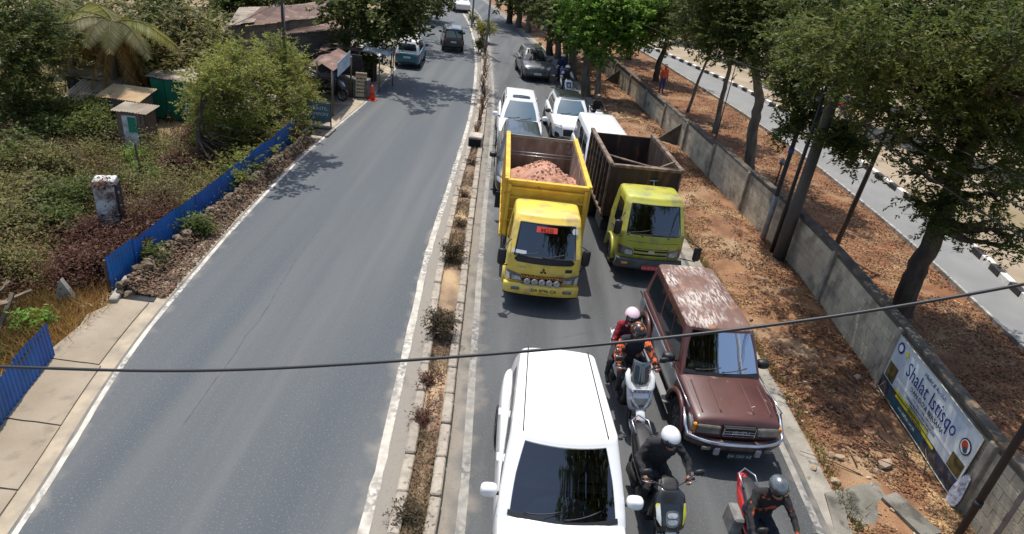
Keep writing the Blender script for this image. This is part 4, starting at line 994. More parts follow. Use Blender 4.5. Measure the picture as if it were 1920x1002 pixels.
lm = bpy.data.meshes.new('lump'); bm.to_mesh(lm); bm.free(); lm.materials.append(M('clay_lump', S(194, 150, 128), .95, col2=S(176, 130, 108), ns=7, bump=.3, bs=30, obj_rand=.14))
bvs = bvh_of(sb)
for i in range(230):
    x = rnd.gauss(0, .5); y = 3.0+rnd.gauss(0, .6)
    if abs(x) > .88 or not 1.9 < y < 4.8: continue
    z = bvs.ray_cast(pt(x, y, 5), pt(0, 0, -1))[0].z; s = rnd.choice((.03, .04, .05, .06, .09))
    link('lump', lm, ld, (x, y, z+s*.1), (rnd.random()*6, rnd.random()*6, rnd.random()*6), (s*1.3, s, s*.8))
tag(ld, group=None)
# yellow cab front
stk.pane('lower_screen', t, m_black, 'F', -1.0, 1.0, 1.14, 1.275, .008, 14, 3, .35)
stk.pane('sun_sticker', cab, M('sticker_red', (.85, .09, .05), .5), 'F', -.40, .34, 1.80, 1.915, .018, 6, 2, 0)
text_obj('MSB', 'lettering', M('sticker_red2', (.4, .02, .015), .5), cab, (-.02, stk.p('F', 0, 1.858).y-.030, 1.862), (1, 0, 0), (0, .46, .89), .13, bold=.02, sx=1.3)
for (x0, x1, z0, z1) in ((.56, .70, 1.80, 1.92), (-.72, -.40, 1.33, 1.40)):
    stk.pane('sticker', cab, m_plw, 'F', x0/.64, x1/.64, z0, z1, .018, 5, 2, .8 if x0 > 0 else .1)
text_obj('Canter', 'lettering', m_chrome, cab, (-.5, bv.ray_cast(pt(-.5, -2, 1.02), pt(0, 1, 0))[0].y-.012, 1.045), (1, 0, 0), (0, 0, 1), .09, shear=.3)
b = MB() # three-diamond emblem
for k in range(3):
    an = math.pi/2+k*2*math.pi/3; d = pt(math.cos(an), 0, math.sin(an)); q = pt(-d.z, 0, d.x); c = pt(0, -.018, .985)
    b.prism([tuple((c+d*(.005)).xz), tuple((c+d*.045+q*.026).xz), tuple((c+d*.085).xz), tuple((c+d*.045-q*.026).xz)], 1, -.022, .0)
b.build('emblem', m_dk, cab)
decal('badge', cab, m_dk, bv, [(.50, -1, .98), (.66, -1, .98), (.66, -1, 1.06), (.50, -1, 1.06)], (0, 1, 0), .01, 4, 2)
for s in (1, -1):
    o = decal('headlight', cab, m_lampd, bv, [(s*.44, -1, .66), (s*.84, -1, .66), (s*.855, -1, .92), (s*.50, -1, .84)], (0, 1, 0), .014, 8, 4, .12)
    decal('lens', o, m_lamp, bv, [(s*.47, -1, .68), (s*.70, -1, .68), (s*.70, -1, .79), (s*.51, -1, .79)], (0, 1, 0), .024, 6, 3, .3)
    decal('indicator', o, m_redl if 0 else m_plw, bv, [(s*.74, -1, .68), (s*.83, -1, .68), (s*.84, -1, .86), (s*.76, -1, .84)], (0, 1, 0), .024, 3, 3, .2)
gr = decal('grille', cab, m_black, bv, [(-.44, -1, .655), (.44, -1, .655), (.50, -1, .86), (-.50, -1, .86)], (0, 1, 0), .008, 10, 3)
for i in range(5):
    x = -.34+i*.17; Mx = Matrix.Translation((x, -.035, .725))@Matrix.Rotation(math.pi/2, 4, 'X')
    MB().lathe([(.078, -.02), (.078, .03), (.06, .035)], 18, Mx).build('lamp_ring', m_chrome, gr); MB().lathe([(.06, .028), (.03, .034), (.0001, .036)], 18, Mx).build('lamp_glass', m_lampd, gr)
text_obj('DADADOWOBO', 'lettering', m_amber, gr, (0, -.034, .835), (1, 0, 0), (0, 0, 1), .095, bold=.03, sx=1.35)
MB().box((0, -.03, .645), (.94, .03, .02)).build('trim', m_chrome, gr)
text_obj('DA 8796 CA', 'lettering', m_ink, bum, (.06, -.096, .525), (1, 0, 0), (0, 0, 1), .11, bold=.012); text_obj('JASA ANGKUTAN', 'lettering', m_ink, bum, (.06, -.094, .45), (1, 0, 0), (0, 0, 1), .032)
for s in (1, -1): MB().box((s*.60, -.07, .53), (.2, .04, .08), b=.012).build('fog_lamp', m_lampd, bum)
# ---- green truck ----
m_grn = paint('lime_green_paint', S(188, 184, 72), rough=.4, coat=.5, col2=S(172, 174, 66), ns=2, col3=S(144, 140, 92), n3=3, t3=(.5, .68))
m_rust = M('rusty_steel', S(74, 56, 44), .85, col2=S(46, 36, 30), ns=2.2, nd=7, lo=.35, hi=.65, col3=S(112, 78, 52), n3=3, t3=(.55, .68), stretch=(1.5, 1.5, .35), bump=.4, bs=30)
m_rustl = M('worn_rail_steel', S(130, 112, 96), .75, col2=S(84, 66, 54), ns=5, nd=6, lo=.4, hi=.6)
t, cab, stk, bv, bum = truck('dump_truck', 'lime green truck with an empty rusty brown steel bed in the right lane', (3.50, 15.25, 0), RAD(6), m_grn, .3, .86, dict(bumper=M('bumper_grey', S(88, 92, 92), .5, col2=S(66, 70, 70), ns=4), mir=((1.45, .12, .05), (.95, .30, -.1)), glass=m_glass, guard=m_grn))
f, g_ = dump_bed(t, 1.95, 5.35, .97, .95, 2.40, m_rust, m_rust, 8, m_rustl, rib_m=m_rustl)
MB().tube([(-.94, 2.7, 2.47), (-.4, 2.35, 2.46), (.1, 2.05, 2.45), (.9, 1.93, 2.47)], .035, 8).build('bent_rail', m_rustl, t)
MB().tube([(.35, 2.0, 2.46), (.94, 2.55, 2.50)], .03, 8).build('bent_rail', m_rustl, t)
b = MB(); b.tube([(.25, 1.88, 2.15), (.27, 1.86, 1.95), (.2, 1.86, 1.75), (.22, 1.86, 1.55)], .02, 6); b.tube([(.12, 1.87, 2.12), (.38, 1.87, 2.14)], .015, 6); b.build('tarp_winch', m_alloy, f)
decal('emblem', cab, m_chrome, bv, [(-.09, -1, .80), (.09, -1, .80), (.09, -1, .89), (-.09, -1, .89)], (0, 1, 0), .03, 6, 4, .9)
gr = decal('grille', cab, m_black, bv, [(-.42, -1, .70), (.42, -1, .70), (.46, -1, .92), (-.46, -1, .92)], (0, 1, 0), .008, 10, 3)
for z0, z1 in ((.695, .725), (.775, .835), (.885, .915)): decal('slat', gr, m_grn, bv, [(-.43, -1, z0), (.43, -1, z0), (.45, -1, z1), (-.45, -1, z1)], (0, 1, 0), .02, 10, 1)
for s in (1, -1):
    o = decal('headlight', cab, m_lampd, bv, [(s*.44, -1, .68), (s*.83, -1, .68), (s*.85, -1, .95), (s*.48, -1, .88)], (0, 1, 0), .014, 8, 4, .15)
    decal('lens', o, m_lamp, bv, [(s*.47, -1, .71), (s*.68, -1, .71), (s*.68, -1, .85), (s*.49, -1, .84)], (0, 1, 0), .024, 6, 3, .4)
    MB().box((s*.66, -.07, .52), (.16, .04, .06), b=.012).build('indicator', m_amber, bum)
decal('crease', cab, m_dk, bv, [(-.8, -1, 1.085), (.8, -1, 1.085), (.8, -1, 1.093), (-.8, -1, 1.093)], (0, 1, 0), .003, 12, 1)
for x in (-.66, -.3, .38): MB().ell((x, stk.p('F', x/.7, 1.24).y-.006, 1.235), (.022, .012, .02), 8, 6).build('washer_cap', m_black, cab)
b = MB(); b.box((.05, -.10, .43), (.48, .014, .13), b=.004); pl = b.build('number_plate', m_plr, t); text_obj('DA 8776 PG', 'lettering', M('plate_pink_ink', (.8, .45, .45), .5), pl, (.05, -.11, .43), (1, 0, 0), (0, 0, 1), .095)

# ================= riders and motorcycles =================
_ptmp = [0]
def person_mesh(J, mats, lower, name='body', vox=.017):
    """J: joints; one continuous skin (voxel-fused tapered limbs), clothing by nearest bone. mats = [top, trousers, skin, shoe, glove]"""
    V = {k: Vector(v) for k, v in J.items()}; C = []
    def cap(a, b, ra, rb, mi): C.append((V[a] if isinstance(a, str) else a, V[b] if isinstance(b, str) else b, ra, rb, mi))
    ch = V['chest']; pe = V['pelvis']; mid = (ch+pe)/2+Vector(J.get('belly', (0, 0, 0)))
    sw = (V['shR']-V['shL']).normalized()
    for o in (-.075, 0, .075):
        C.append((pe+sw*o, mid+sw*o*.95, .125, .115, 0 if o else 0)); C.append((mid+sw*o*.95, ch+sw*o*1.25, .115, .125, 0))
    C.append((pe+sw*.08, pe-sw*.08, .13, .13, 1))
    C.append((ch, V['neck'], .10, .06, 0)); C.append((V['neck'], V['head'], .055, .06, 2))
    hd = V['head']; fwd = Vector(J.get('look', (0, -1, -.1))).normalized()
    C.append((hd, hd+fwd*.03+Vector((0, 0, .03)), .098, .098, 2)); C.append((hd+fwd*.05+Vector((0, 0, -.06)), hd+fwd*.02, .07, .085, 2)); C.append((hd+fwd*.10+Vector((0, 0, -.01)), hd+fwd*.118+Vector((0, 0, -.035)), .014, .018, 2))
    for s in ('R', 'L'):
        cap('neck', 'sh'+s, .065, .072, 0); cap('sh'+s, 'el'+s, .064, .05, 0); cap('el'+s, 'wr'+s, .05, .034, lower)
        w_ = V['wr'+s]; d = (w_-V['el'+s]).normalized()
        C.append((w_, w_+d*.07+Vector((0, 0, -.01)), .032, .038, 4))
        cap('hip'+s, 'kn'+s, .095, .066, 1); cap('kn'+s, 'an'+s, .064, .042, 1); C.append((pe, V['hip'+s], .11, .10, 1))
        cap('an'+s, 'to'+s, .042, .036, 3)
    b = MB()
    for (a, c, ra, rb, mi) in C:
        d = c-a; L_ = d.length
        if L_ < 1e-4: b.ell(a, (ra,)*3, 12, 8); continue
        P = [a-d.normalized()*ra*math.cos(q) for q in (.25, .7, 1.1)]+[a, a+d*.5, c]+[c+d.normalized()*rb*math.sin(q) for q in (.45, .9, 1.3)]
        Rr = [ra*math.sin(q) for q in (.25, .7, 1.1)]+[ra, (ra+rb)/2, rb]+[rb*math.cos(q) for q in (.45, .9, 1.3)]
        b.tube(P, Rr, 12)
    o = b.build(name, mats[0]); md = o.modifiers.new('r', 'REMESH'); md.mode = 'VOXEL'; md.voxel_size = vox; md.use_smooth_shade = True
    ms = o.modifiers.new('s', 'SMOOTH'); ms.factor = .5; ms.iterations = 5
    bake(o); me = o.data; bpy.data.objects.remove(o)
    me.materials.clear()
    for mt in mats: me.materials.append(mt)
    ctr = np.zeros(len(me.polygons)*3); me.polygons.foreach_get('center', ctr); ctr = ctr.reshape(-1, 3); best = np.full(len(ctr), 1e9); mi_ = np.zeros(len(ctr), int)
    for (a, c, ra, rb, mi) in C:
        A = np.array(a); D = np.array(c)-A; t = np.clip(((ctr-A)@D)/max(D@D, 1e-9), 0, 1); dd = np.linalg.norm(ctr-A-t[:, None]*D, axis=1)-(ra+(rb-ra)*t)
        k = dd < best; best[k] = dd[k]; mi_[k] = mi
    me.polygons.foreach_set('material_index', mi_); me.polygons.foreach_set('use_smooth', [True]*len(me.polygons))
    nv = len(me.vertices); co = np.zeros(nv*3); me.vertices.foreach_get('co', co); co = co.reshape(-1, 3)
    nrm = np.zeros(nv*3); me.vertices.foreach_get('normal', nrm); nrm = nrm.reshape(-1, 3)
    fold = np.sin(co[:, 2]*62+np.sin(co[:, 0]*31)*1.6+np.sin(co[:, 1]*27)*1.8)*np.sin(co[:, 0]*19+co[:, 1]*23)
    k = (co[:, 2] < V['neck'].z-.04); co[k] += nrm[k]*(fold[k]*.007)[:, None]; me.vertices.foreach_set('co', co.ravel())
    # fingers curled round the grip, joined to the same skin mesh
    fb = MB()
    for s in ('R', 'L'):
        w_ = V['wr'+s]; d = (w_-V['el'+s]).normalized(); side = Vector((1, 0, 0)); pal = w_+d*.07
        for k, (ln_, r_) in enumerate(((.072, .0085), (.08, .009), (.075, .0085), (.06, .0075))):
            a = pal+side*(-.03+.02*k)+Vector((0, 0, .012)); f1 = a+d*ln_*.45+Vector((0, 0, .012)); f2 = f1+d*ln_*.28+Vector((0, 0, -.026)); f3 = f2-d*.012+Vector((0, 0, -.022))
            fb.tube([a, f1, f2, f3], [r_*1.1, r_, r_*.95, r_*.8], 6)
        th = -1 if s == 'R' else 1; a = pal+side*(th*.035)-d*.035; fb.tube([a, a+side*th*.02+d*.03-Vector((0, 0, .012)), a+side*th*.012+d*.055-Vector((0, 0, .03))], [.011, .010, .008], 6)
    f = fb.mesh('f', mats[4]); bm = bmesh.new(); bm.from_mesh(me); nf = len(bm.faces); bm.from_mesh(f)
    bm.faces.ensure_lookup_table()
    for fc_ in bm.faces[nf:]: fc_.material_index = 4; fc_.smooth = True
    bm.to_mesh(me); bm.free(); bpy.data.meshes.remove(f)
    me.name = name
    return me
def helmet(parent, c, look, mat, visor=True, vm=m_glass, stripe=None, r=.135):
    f = Vector(look).normalized(); u = Vector((0, 0, 1)); x = f.cross(u).normalized(); u = x.cross(f)
    R = Matrix((x, -f, u)).transposed(); T = Matrix.Translation(c)@R.to_4x4()
    b = MB(); vs = []; fs = []; n = 22; k = 12
    def cut(ph): # opening towards the front
        a = math.cos(ph-(-math.pi/2)); return .36 if a > .55 else (.36+(.55-a)*.32 if a > -.2 else .62)
    for i in range(k+1):
        for j in range(n):
            ph = 2*math.pi*j/n; th = math.pi*cut(ph)*(.02+.98*i/k) if 0 else math.pi*(.02+(cut(ph)+.04-.02)*i/k)
            p = Vector((r*.96*math.sin(th)*math.cos(ph), r*1.14*math.sin(th)*math.sin(ph), r*1.0*math.cos(th))); vs.append(T@p)
    for i in range(k):
        for j in range(n): j2 = (j+1) % n; fs.append((i*n+j, (i+1)*n+j, (i+1)*n+j2, i*n+j2))
    fs.append(tuple(range(n))); b.add(vs, fs, 0, True); h = b.build('helmet', mat, parent)
    sol = h.modifiers.new('s', 'SOLIDIFY'); sol.thickness = .012; bake(h)
    if visor:
        rows = [[T@Vector((r*1.0*math.sin(th)*math.cos(ph), r*1.19*math.sin(th)*math.sin(ph), r*1.03*math.cos(th))) for ph in yrange(-math.pi/2-1.05, -math.pi/2+1.05, 12)] for th in yrange(math.pi*.36, math.pi*.64, 5)]
        MB().grid(rows).build('visor', vm, h)
    if stripe:
        rows = [[T@Vector((r*1.005*.96*math.sin(th)*math.cos(ph), r*1.15*math.sin(th)*math.sin(ph), r*1.01*math.cos(th))) for ph in yrange(0, math.pi*2, 20)] for th in yrange(math.pi*.20, math.pi*.31, 3)]
        MB().grid(rows).build('stripe', stripe, h)
    return h
RIDER = dict(pelvis=(0, .93, .86), chest=(0, .80, 1.22), neck=(0, .74, 1.37), head=(0, .69, 1.50), shR=(.18, .77, 1.31), shL=(-.18, .77, 1.31), elR=(.30, .60, 1.10), elL=(-.30, .60, 1.10), wrR=(.31, .41, 1.055), wrL=(-.31, .41, 1.055),
    hipR=(.10, .90, .83), hipL=(-.10, .90, .83), knR=(.19, .50, .74), knL=(-.19, .50, .74), anR=(.17, .60, .38), anL=(-.17, .60, .38), toR=(.18, .44, .335), toL=(-.18, .44, .335), look=(0, -1, -.25))
PILL = dict(pelvis=(0, 1.28, .92), chest=(0, 1.14, 1.30), neck=(0, 1.08, 1.45), head=(-.03, 1.03, 1.58), shR=(.17, 1.1, 1.38), shL=(-.17, 1.1, 1.38), elR=(.27, .98, 1.15), elL=(-.27, .98, 1.15), wrR=(.17, .82, 1.06), wrL=(-.17, .82, 1.06),
    hipR=(.11, 1.24, .88), hipL=(-.11, 1.24, .88), knR=(.29, .86, .80), knL=(-.29, .86, .80), anR=(.26, 1.0, .42), anL=(-.26, 1.0, .42), toR=(.27, .84, .38), toL=(-.27, .84, .38), look=(-.1, -1, -.2))
m_skin = M('skin', S(150, 104, 80), .6); m_shoe = M('shoe', (.03, .03, .035), .7)
def scooter(name, label, cat, loc, rz, mats, group=None, screen=False, plate_txt=None, plm=m_plk, ink=m_inkw, style=0, steer=0.0, lean=0.0, detail=True, box=False, big=1.0):
    """mats = (panel, accent, dark)"""
    pa, ac, dk_ = mats
    t = thing(name, label, cat, loc, rz, group, big); t.rotation_euler = (0, lean, rz)
    def sw(parent, y, r, w):
        Mx = Matrix.Translation((0, y, r))@Matrix.Rotation(math.pi/2, 4, 'Y')
        q = MB().lathe([(r*.72, -w*.5), (r*.9, -w*.5), (r, -w*.15), (r, w*.15), (r*.9, w*.5), (r*.72, w*.5)], 22, Mx, close=True).build('wheel', m_tyre, parent)
        b = MB(); b.lathe([(r*.72, -w*.4), (r*.66, -w*.3), (r*.66, w*.3), (r*.72, w*.4)], 22, Mx, close=True)
        for i in range(5):
            an = 2*math.pi*i/5; b.tube([Mx@Vector((.02*math.cos(an), .02*math.sin(an), 0)), Mx@Vector((r*.68*math.cos(an), r*.68*math.sin(an), 0))], .015, 6)
        b.build('rim', m_alloy, q)
    sw(t, 0, .275, .10); sw(t, 1.30, .265, .12)
    for s in (1, -1): MB().tube([(s*.075, 0, .28), (s*.075, .10, .55), (s*.06, .20, .86)], .022, 8).build('fork', m_dk, t)
    b = MB(); b.loft([((0, .30*math.cos(q), .275+.315*math.sin(q)), .075, .02, (1, 0, 0), (0, math.cos(q), math.sin(q))) for q in yrange(.35, 2.75, 9)], 10, 3); b.build('front_mudguard', ac, t)
    # front apron: shield shape
    secs = [((0, .10, .42), .10, .05, (1, 0, 0), (0, 1, .3)), ((0, .03, .52), .15, .10, (1, 0, 0), (0, 1, .3)), ((0, .0, .66), .20, .13, (1, 0, 0), (0, 1, .35)), ((0, .07, .80), .215, .12, (1, 0, 0), (0, 1, .4)), ((0, .15, .93), .20, .09, (1, 0, 0), (0, 1, .4)), ((0, .22, 1.0), .12, .05, (1, 0, 0), (0, 1, .4))]
    ap = MB().loft(secs, 18, 2.6).build('front_apron', pa, t); bva = bvh_of(ap)
    if style == 0: # big maxi-scooter nose
        decal('headlight', ap, m_lampd, bva, [(-.13, -1, .60), (.13, -1, .60), (.18, -1, .74), (-.18, -1, .74)], (0, 1, 0), .008, 8, 4, .3)
        for s in (1, -1):
            decal('lamp_blade', ap, m_lamp, bva, [(s*.02, -1, .60), (s*.10, -1, .64), (s*.19, -1, .76), (s*.15, -1, .77)], (0, 1, 0), .014, 4, 4)
            b = MB(); b.loft([((s*.13, .02, .76), .02, .06, (1, 0, 0), (0, 1, 0)), ((s*.19, .10, .88), .045, .07, (1, 0, 0), (0, 1, 0)), ((s*.20, .20, 1.0), .04, .05, (1, 0, 0), (0, 1, 0)), ((s*.17, .27, 1.05), .015, .03, (1, 0, 0), (0, 1, 0))], 12, 2.6); b.build('nose_panel', pa, ap)
    else:
        decal('panel', ap, dk_, bva, [(-.10, -1, .52), (.10, -1, .52), (.15, -1, .90), (-.15, -1, .90)], (0, 1, 0), .006, 6, 6, .3)
        o = decal('headlight', ap, m_lampd, bva, [(-.085, -1, .66), (.085, -1, .66), (.10, -1, .84), (-.10, -1, .84)], (0, 1, 0), .012, 8, 6, .7)
        decal('lamp_lens', o, m_lamp, bva, [(-.06, -1, .69), (.06, -1, .69), (.07, -1, .75), (-.07, -1, .75)], (0, 1, 0), .018, 6, 3, .7); decal('lamp_lens', o, m_lamp, bva, [(-.07, -1, .765), (.07, -1, .765), (.07, -1, .82), (-.07, -1, .82)], (0, 1, 0), .018, 6, 3, .7)
        for s in (1, -1): decal('side_flash', ap, ac, bva, [(s*.14, -1, .66), (s*.20, -1, .72), (s*.21, -1, .88), (s*.16, -1, .90)], (0, 1, 0), .008, 4, 5, .1)
    hb = MB(); hb.tube([(-.36, .36, 1.04), (-.2, .30, 1.035), (-.08, .26, .99), (.08, .26, .99), (.2, .30, 1.035), (.36, .36, 1.04)], .013, 8); ho = hb.build('handlebar', m_dk, t)
    for s in (1, -1):
        MB().tube([(s*.25, .325, 1.042), (s*.37, .365, 1.042)], .02, 10).build('grip', m_black, ho)
        MB().tube([(s*.22, .27, 1.05), (s*.30, .27, 1.06), (s*.38, .31, 1.055)], .007, 6).build('lever', m_alloy, ho)
        b = MB(); b.tube([(s*.22, .30, 1.05), (s*.27, .28, 1.17), (s*.33, .27, 1.22)], .007, 6); b.loft([((s*.36, .27+q, 1.24), .075*k, .05*k, (1, 0, .15), (0, 0, 1)) for q, k in ((-.02, .7), (0, 1), (.02, .95))], 12, 2.6); b.build('mirror', m_black, t)
    MB().loft([((0, .20, .98), .10, .05, (1, 0, 0), (0, 1, .5)), ((0, .28, 1.04), .13, .06, (1, 0, 0), (0, 1, .5)), ((0, .36, 1.05), .09, .04, (1, 0, 0), (0, 1, .5))], 12, 2.6).build('dash', m_black, t)
    if screen:
        rows = [[(s*(.17-.03*v)*1.0, .02+.14*v+.10*abs(s)**2*1.0, .90+.36*v) for s in yrange(-1, 1, 8)] for v in yrange(0, 1, 5)]
        o = MB().grid(rows).build('windscreen', m_glass2, t); so_ = o.modifiers.new('s', 'SOLIDIFY'); so_.thickness = .006; bake(o)
    # leg shield, floor, body
    b = MB(); b.loft([((0, .20, .92), .17, .03, (1, 0, 0), (0, 1, .3)), ((0, .27, .7), .19, .03, (1, 0, 0), (0, 1, .3)), ((0, .32, .45), .16, .04, (1, 0, 0), (0, 1, .3)), ((0, .40, .32), .16, .04, (1, 0, 0), (0, 1, 1))], 12, 3); b.build('leg_shield', dk_, t)
    b = MB(); b.loft([((0, .36, .30), .17, .05, (1, 0, 0), (0, 0, 1)), ((0, .6, .29), .18, .06, (1, 0, 0), (0, 0, 1)), ((0, .85, .32), .17, .08, (1, 0, 0), (0, 0, 1))], 12, 3.5); b.build('floorboard', m_black, t)
    if style == 0:
        b = MB(); b.loft([((0, .36, .60), .08, .16, (1, 0, 0), (0, 0, 1)), ((0, .62, .52), .09, .16, (1, 0, 0), (0, 0, 1)), ((0, .85, .56), .12, .16, (1, 0, 0), (0, 0, 1))], 12, 2.8); b.build('centre_tunnel', pa, t)
    b = MB(); b.loft([((0, .72, .50), .10, .14, (1, 0, 0), (0, 0, 1)), ((0, .90, .58), .16, .17, (1, 0, 0), (0, 0, 1)), ((0, 1.2, .63), .17, .14, (1, 0, 0), (0, 0, 1)), ((0, 1.5, .70), .13, .11, (1, 0, 0), (0, 0, 1)), ((0, 1.72, .79), .07, .06, (1, 0, 0), (0, 0, 1))], 14, 2.6); b.build('rear_body', pa, t)
    b = MB(); b.loft([((0, .66, .74), .08, .03, (1, 0, 0), (0, 0, 1)), ((0, .80, .765), .14, .045, (1, 0, 0), (0, 0, 1)), ((0, 1.05, .775), .155, .05, (1, 0, 0), (0, 0, 1)), ((0, 1.15, .81), .15, .055, (1, 0, 0), (0, 0, 1)), ((0, 1.45, .85), .12, .045, (1, 0, 0), (0, 0, 1)), ((0, 1.6, .86), .07, .03, (1, 0, 0), (0, 0, 1))], 14, 2.8); b.build('seat', M('seat_vinyl', (.022, .022, .024), .6), t)
    P = [(.12, 1.38, .88), (.13, 1.62, .92), (0, 1.74, .93), (-.13, 1.62, .92), (-.12, 1.38, .88)]; MB().tube(P, .013, 8).build('grab_rail', m_alloy, t)
    b = MB(); b.tube([(.17, .95, .30), (.19, 1.2, .33), (.2, 1.62, .46)], [.03, .06, .055], 10); b.build('exhaust', m_dk, t)
    b = MB(); b.loft([((-.12, .95, .34), .05, .09, (1, 0, 0), (0, 0, 1)), ((-.13, 1.3, .31), .05, .1, (1, 0, 0), (0, 0, 1))], 10, 3); b.build('engine_cover', m_dk, t)
    b = MB(); b.box((0, 1.76, .78), (.12, .04, .07), b=.015); b.build('tail_light', m_redl, t)
    if plate_txt:
        y, z = (-.145, .82) if style == 0 else (-.10, .50)
        y = bva.ray_cast(pt(0, -2, z), pt(0, 1, 0))[0].y-.012 if bva.ray_cast(pt(0, -2, z), pt(0, 1, 0))[0] else y
        b = MB(); b.box((0, y, z), (.27, .01, .11), b=.003); p = b.build('number_plate', plm, t); text_obj(plate_txt, 'lettering', ink, p, (0, y-.007, z+.012), (1, 0, 0), (0, 0, 1), .062); text_obj('03.26', 'lettering', ink, p, (0, y-.007, z-.036), (1, 0, 0), (0, 0, 1), .028)
    return t
def seat_person(J, label, mats, loc, rz, lower=0, helm=None, look=None, visor=True, stripe=None, group=None, dz=0.0, lean=0.0, extra=None):
    p = thing('person', label, 'person', loc, rz, group, 1.0+lean); p.rotation_euler = (0, 0, rz)
    J = dict(J)
    if look: J['look'] = look
    me = person_mesh(J, mats, lower); link('body', me, p)
    hd = Vector(J['head'])+Vector((0, .01, .035))
    if helm: helmet(p, hd, J['look'], helm, visor, stripe=stripe)
    return p
m_navy = M('navy_jacket', S(40, 42, 52), .9, col2=S(28, 29, 36), ns=9, nd=5, bump=.5, bs=30); m_blackc = M('black_cloth', (.018, .018, .02), .9, col2=(.03, .03, .032), ns=9, bump=.4, bs=30)
m_orsl = M('orange_black_sleeve', S(206, 92, 46), .9, col2=S(34, 32, 36), ns=14, nd=3, lo=.47, hi=.53, col3=S(214, 190, 180), n3=17, t3=(.62, .64))
m_redj = M('red_jacket', S(132, 22, 34), .9, col2=S(64, 14, 22), ns=10, nd=4, lo=.4, hi=.6, col3=S(214, 206, 204), n3=11, t3=(.65, .67)); m_jean = M('dark_denim', S(38, 42, 54), .9, col2=S(28, 30, 40), ns=12)
m_orglove = M('orange_glove', S(196, 104, 60), .8, col2=S(120, 60, 44), ns=20); m_greyj = M('charcoal_jacket', S(44, 44, 47), .9, col2=S(30, 30, 33), ns=7, nd=5, bump=.5, bs=25)
m_hpink = paint('pink_helmet', S(232, 196, 206), rough=.3); m_hwhite = paint('white_helmet', (.78, .78, .78), rough=.3); m_hblack = M('black_helmet_graphic', S(34, 32, 32), .35, col2=S(196, 110, 40), ns=13, nd=2, lo=.57, hi=.6, col3=S(220, 200, 160), n3=16, t3=(.66, .68), coat=.5); m_hsil = M('silver_helmet', S(120, 126, 128), .25, .6, coat=.6)
# 1: white maxi scooter with two people between the white people carrier and the old wagon
m_wp = paint('scooter_white', (.72, .73, .73), rough=.35); m_sg = paint('scooter_silver_grey', S(150, 156, 158), rough=.35)
L1 = (2.52, 9.22, 0); a1 = RAD(9)
scooter('scooter', 'white maxi scooter with tinted windscreen beside the old maroon wagon', 'scooter', L1, a1, (m_wp, m_wp, m_dk), screen=True, plate_txt='DA 6132 AY', plm=m_plw, ink=m_ink, style=0, big=1.12)
seat_person(RIDER, 'rider in navy vest with orange patterned sleeves on the white maxi scooter', [m_navy, m_blackc, m_skin, m_shoe, m_orglove], L1, a1, 0, m_hblack, look=(.15, -1, -.45), lean=.10)
o = [x for x in bpy.data.objects if x.name.startswith('person')][-1]
# patterned sleeves: separate clothing shells over the arms
def sleeves(p, J, mat):
    for s in ('R', 'L'):
        a, e, w_ = Vector(J['sh'+s]), Vector(J['el'+s]), Vector(J['wr'+s])
        MB().tube([a+(e-a)*.1, a+(e-a)*.6, e, e+(w_-e)*.5, e+(w_-e)*.96], [.076, .07, .062, .054, .044], 12).build('sleeve', mat, p)
sleeves(o, RIDER, m_orsl)
seat_person(PILL, 'pillion passenger in a red jacket and pink helmet behind the navy-vested rider', [m_redj, m_blackc, m_skin, m_shoe, m_skin], L1, a1, 0, m_hpink, lean=.10)
# 2: black scooter, rider in charcoal, white helmet
m_bp = paint('scooter_black', (.016, .017, .018), rough=.3); m_yfl = M('yellow_white_graphic', S(214, 206, 60), .4, col2=S(226, 226, 222), ns=6, lo=.48, hi=.52, coat=.5)
L2 = (2.66, 6.62, 0); a2 = RAD(9)
scooter('scooter', 'black scooter with yellow and white flashes in the front of the queue', 'scooter', L2, a2, (m_bp, m_yfl, m_bp), plate_txt='DA 3715 AK', style=1, big=1.08)
J2 = dict(RIDER); J2.update(chest=(.02, .78, 1.22), neck=(.02, .71, 1.36), head=(.03, .65, 1.48), elR=(.36, .62, 1.12), elL=(-.36, .66, 1.12))
seat_person(J2, 'rider in charcoal jacket and plain white open helmet on the black scooter', [m_greyj, m_blackc, m_skin, m_shoe, m_skin], L2, a2, 0, m_hwhite, look=(.15, -1, -.4), lean=.07)
# 3: red sport motorcycle at the bottom edge
m_rp = paint('scooter_red', (.50, .022, .02), rough=.3)
L3 = (4.0, 5.9, 0); a3 = RAD(4)
t3 = scooter('motorcycle', 'red motorcycle with grey seat edge near the kerb at the front right', 'motorcycle', L3, a3, (m_rp, m_rp, m_bp), style=1, lean=RAD(3))
b = MB(); b.box((-.30, 1.02, .60), (.16, .36, .34), b=.03); b.build('side_case', M('case_grey', S(96, 94, 92), .6, col2=S(130, 128, 124), ns=8), t3)
m_orv = M('black_orange_vest', S(36, 34, 34), .9, col2=S(26, 25, 26), ns=9, col3=S(176, 84, 46), n3=6, t3=(.58, .60))
J3 = dict(RIDER); J3.update(pelvis=(0, 1.0, .86), chest=(.02, .90, 1.22), neck=(.03, .85, 1.37), head=(.04, .80, 1.5), shR=(.21, .88, 1.31), shL=(-.17, .88, 1.31), elR=(.33, .64, 1.10), elL=(-.30, .66, 1.12))
seat_person(J3, 'rider in black and orange vest and silver helmet on the red motorcycle', [m_orv, m_jean, m_skin, m_shoe, m_blackc], L3, a3, 0, m_hsil, look=(.15, -1, -.5))
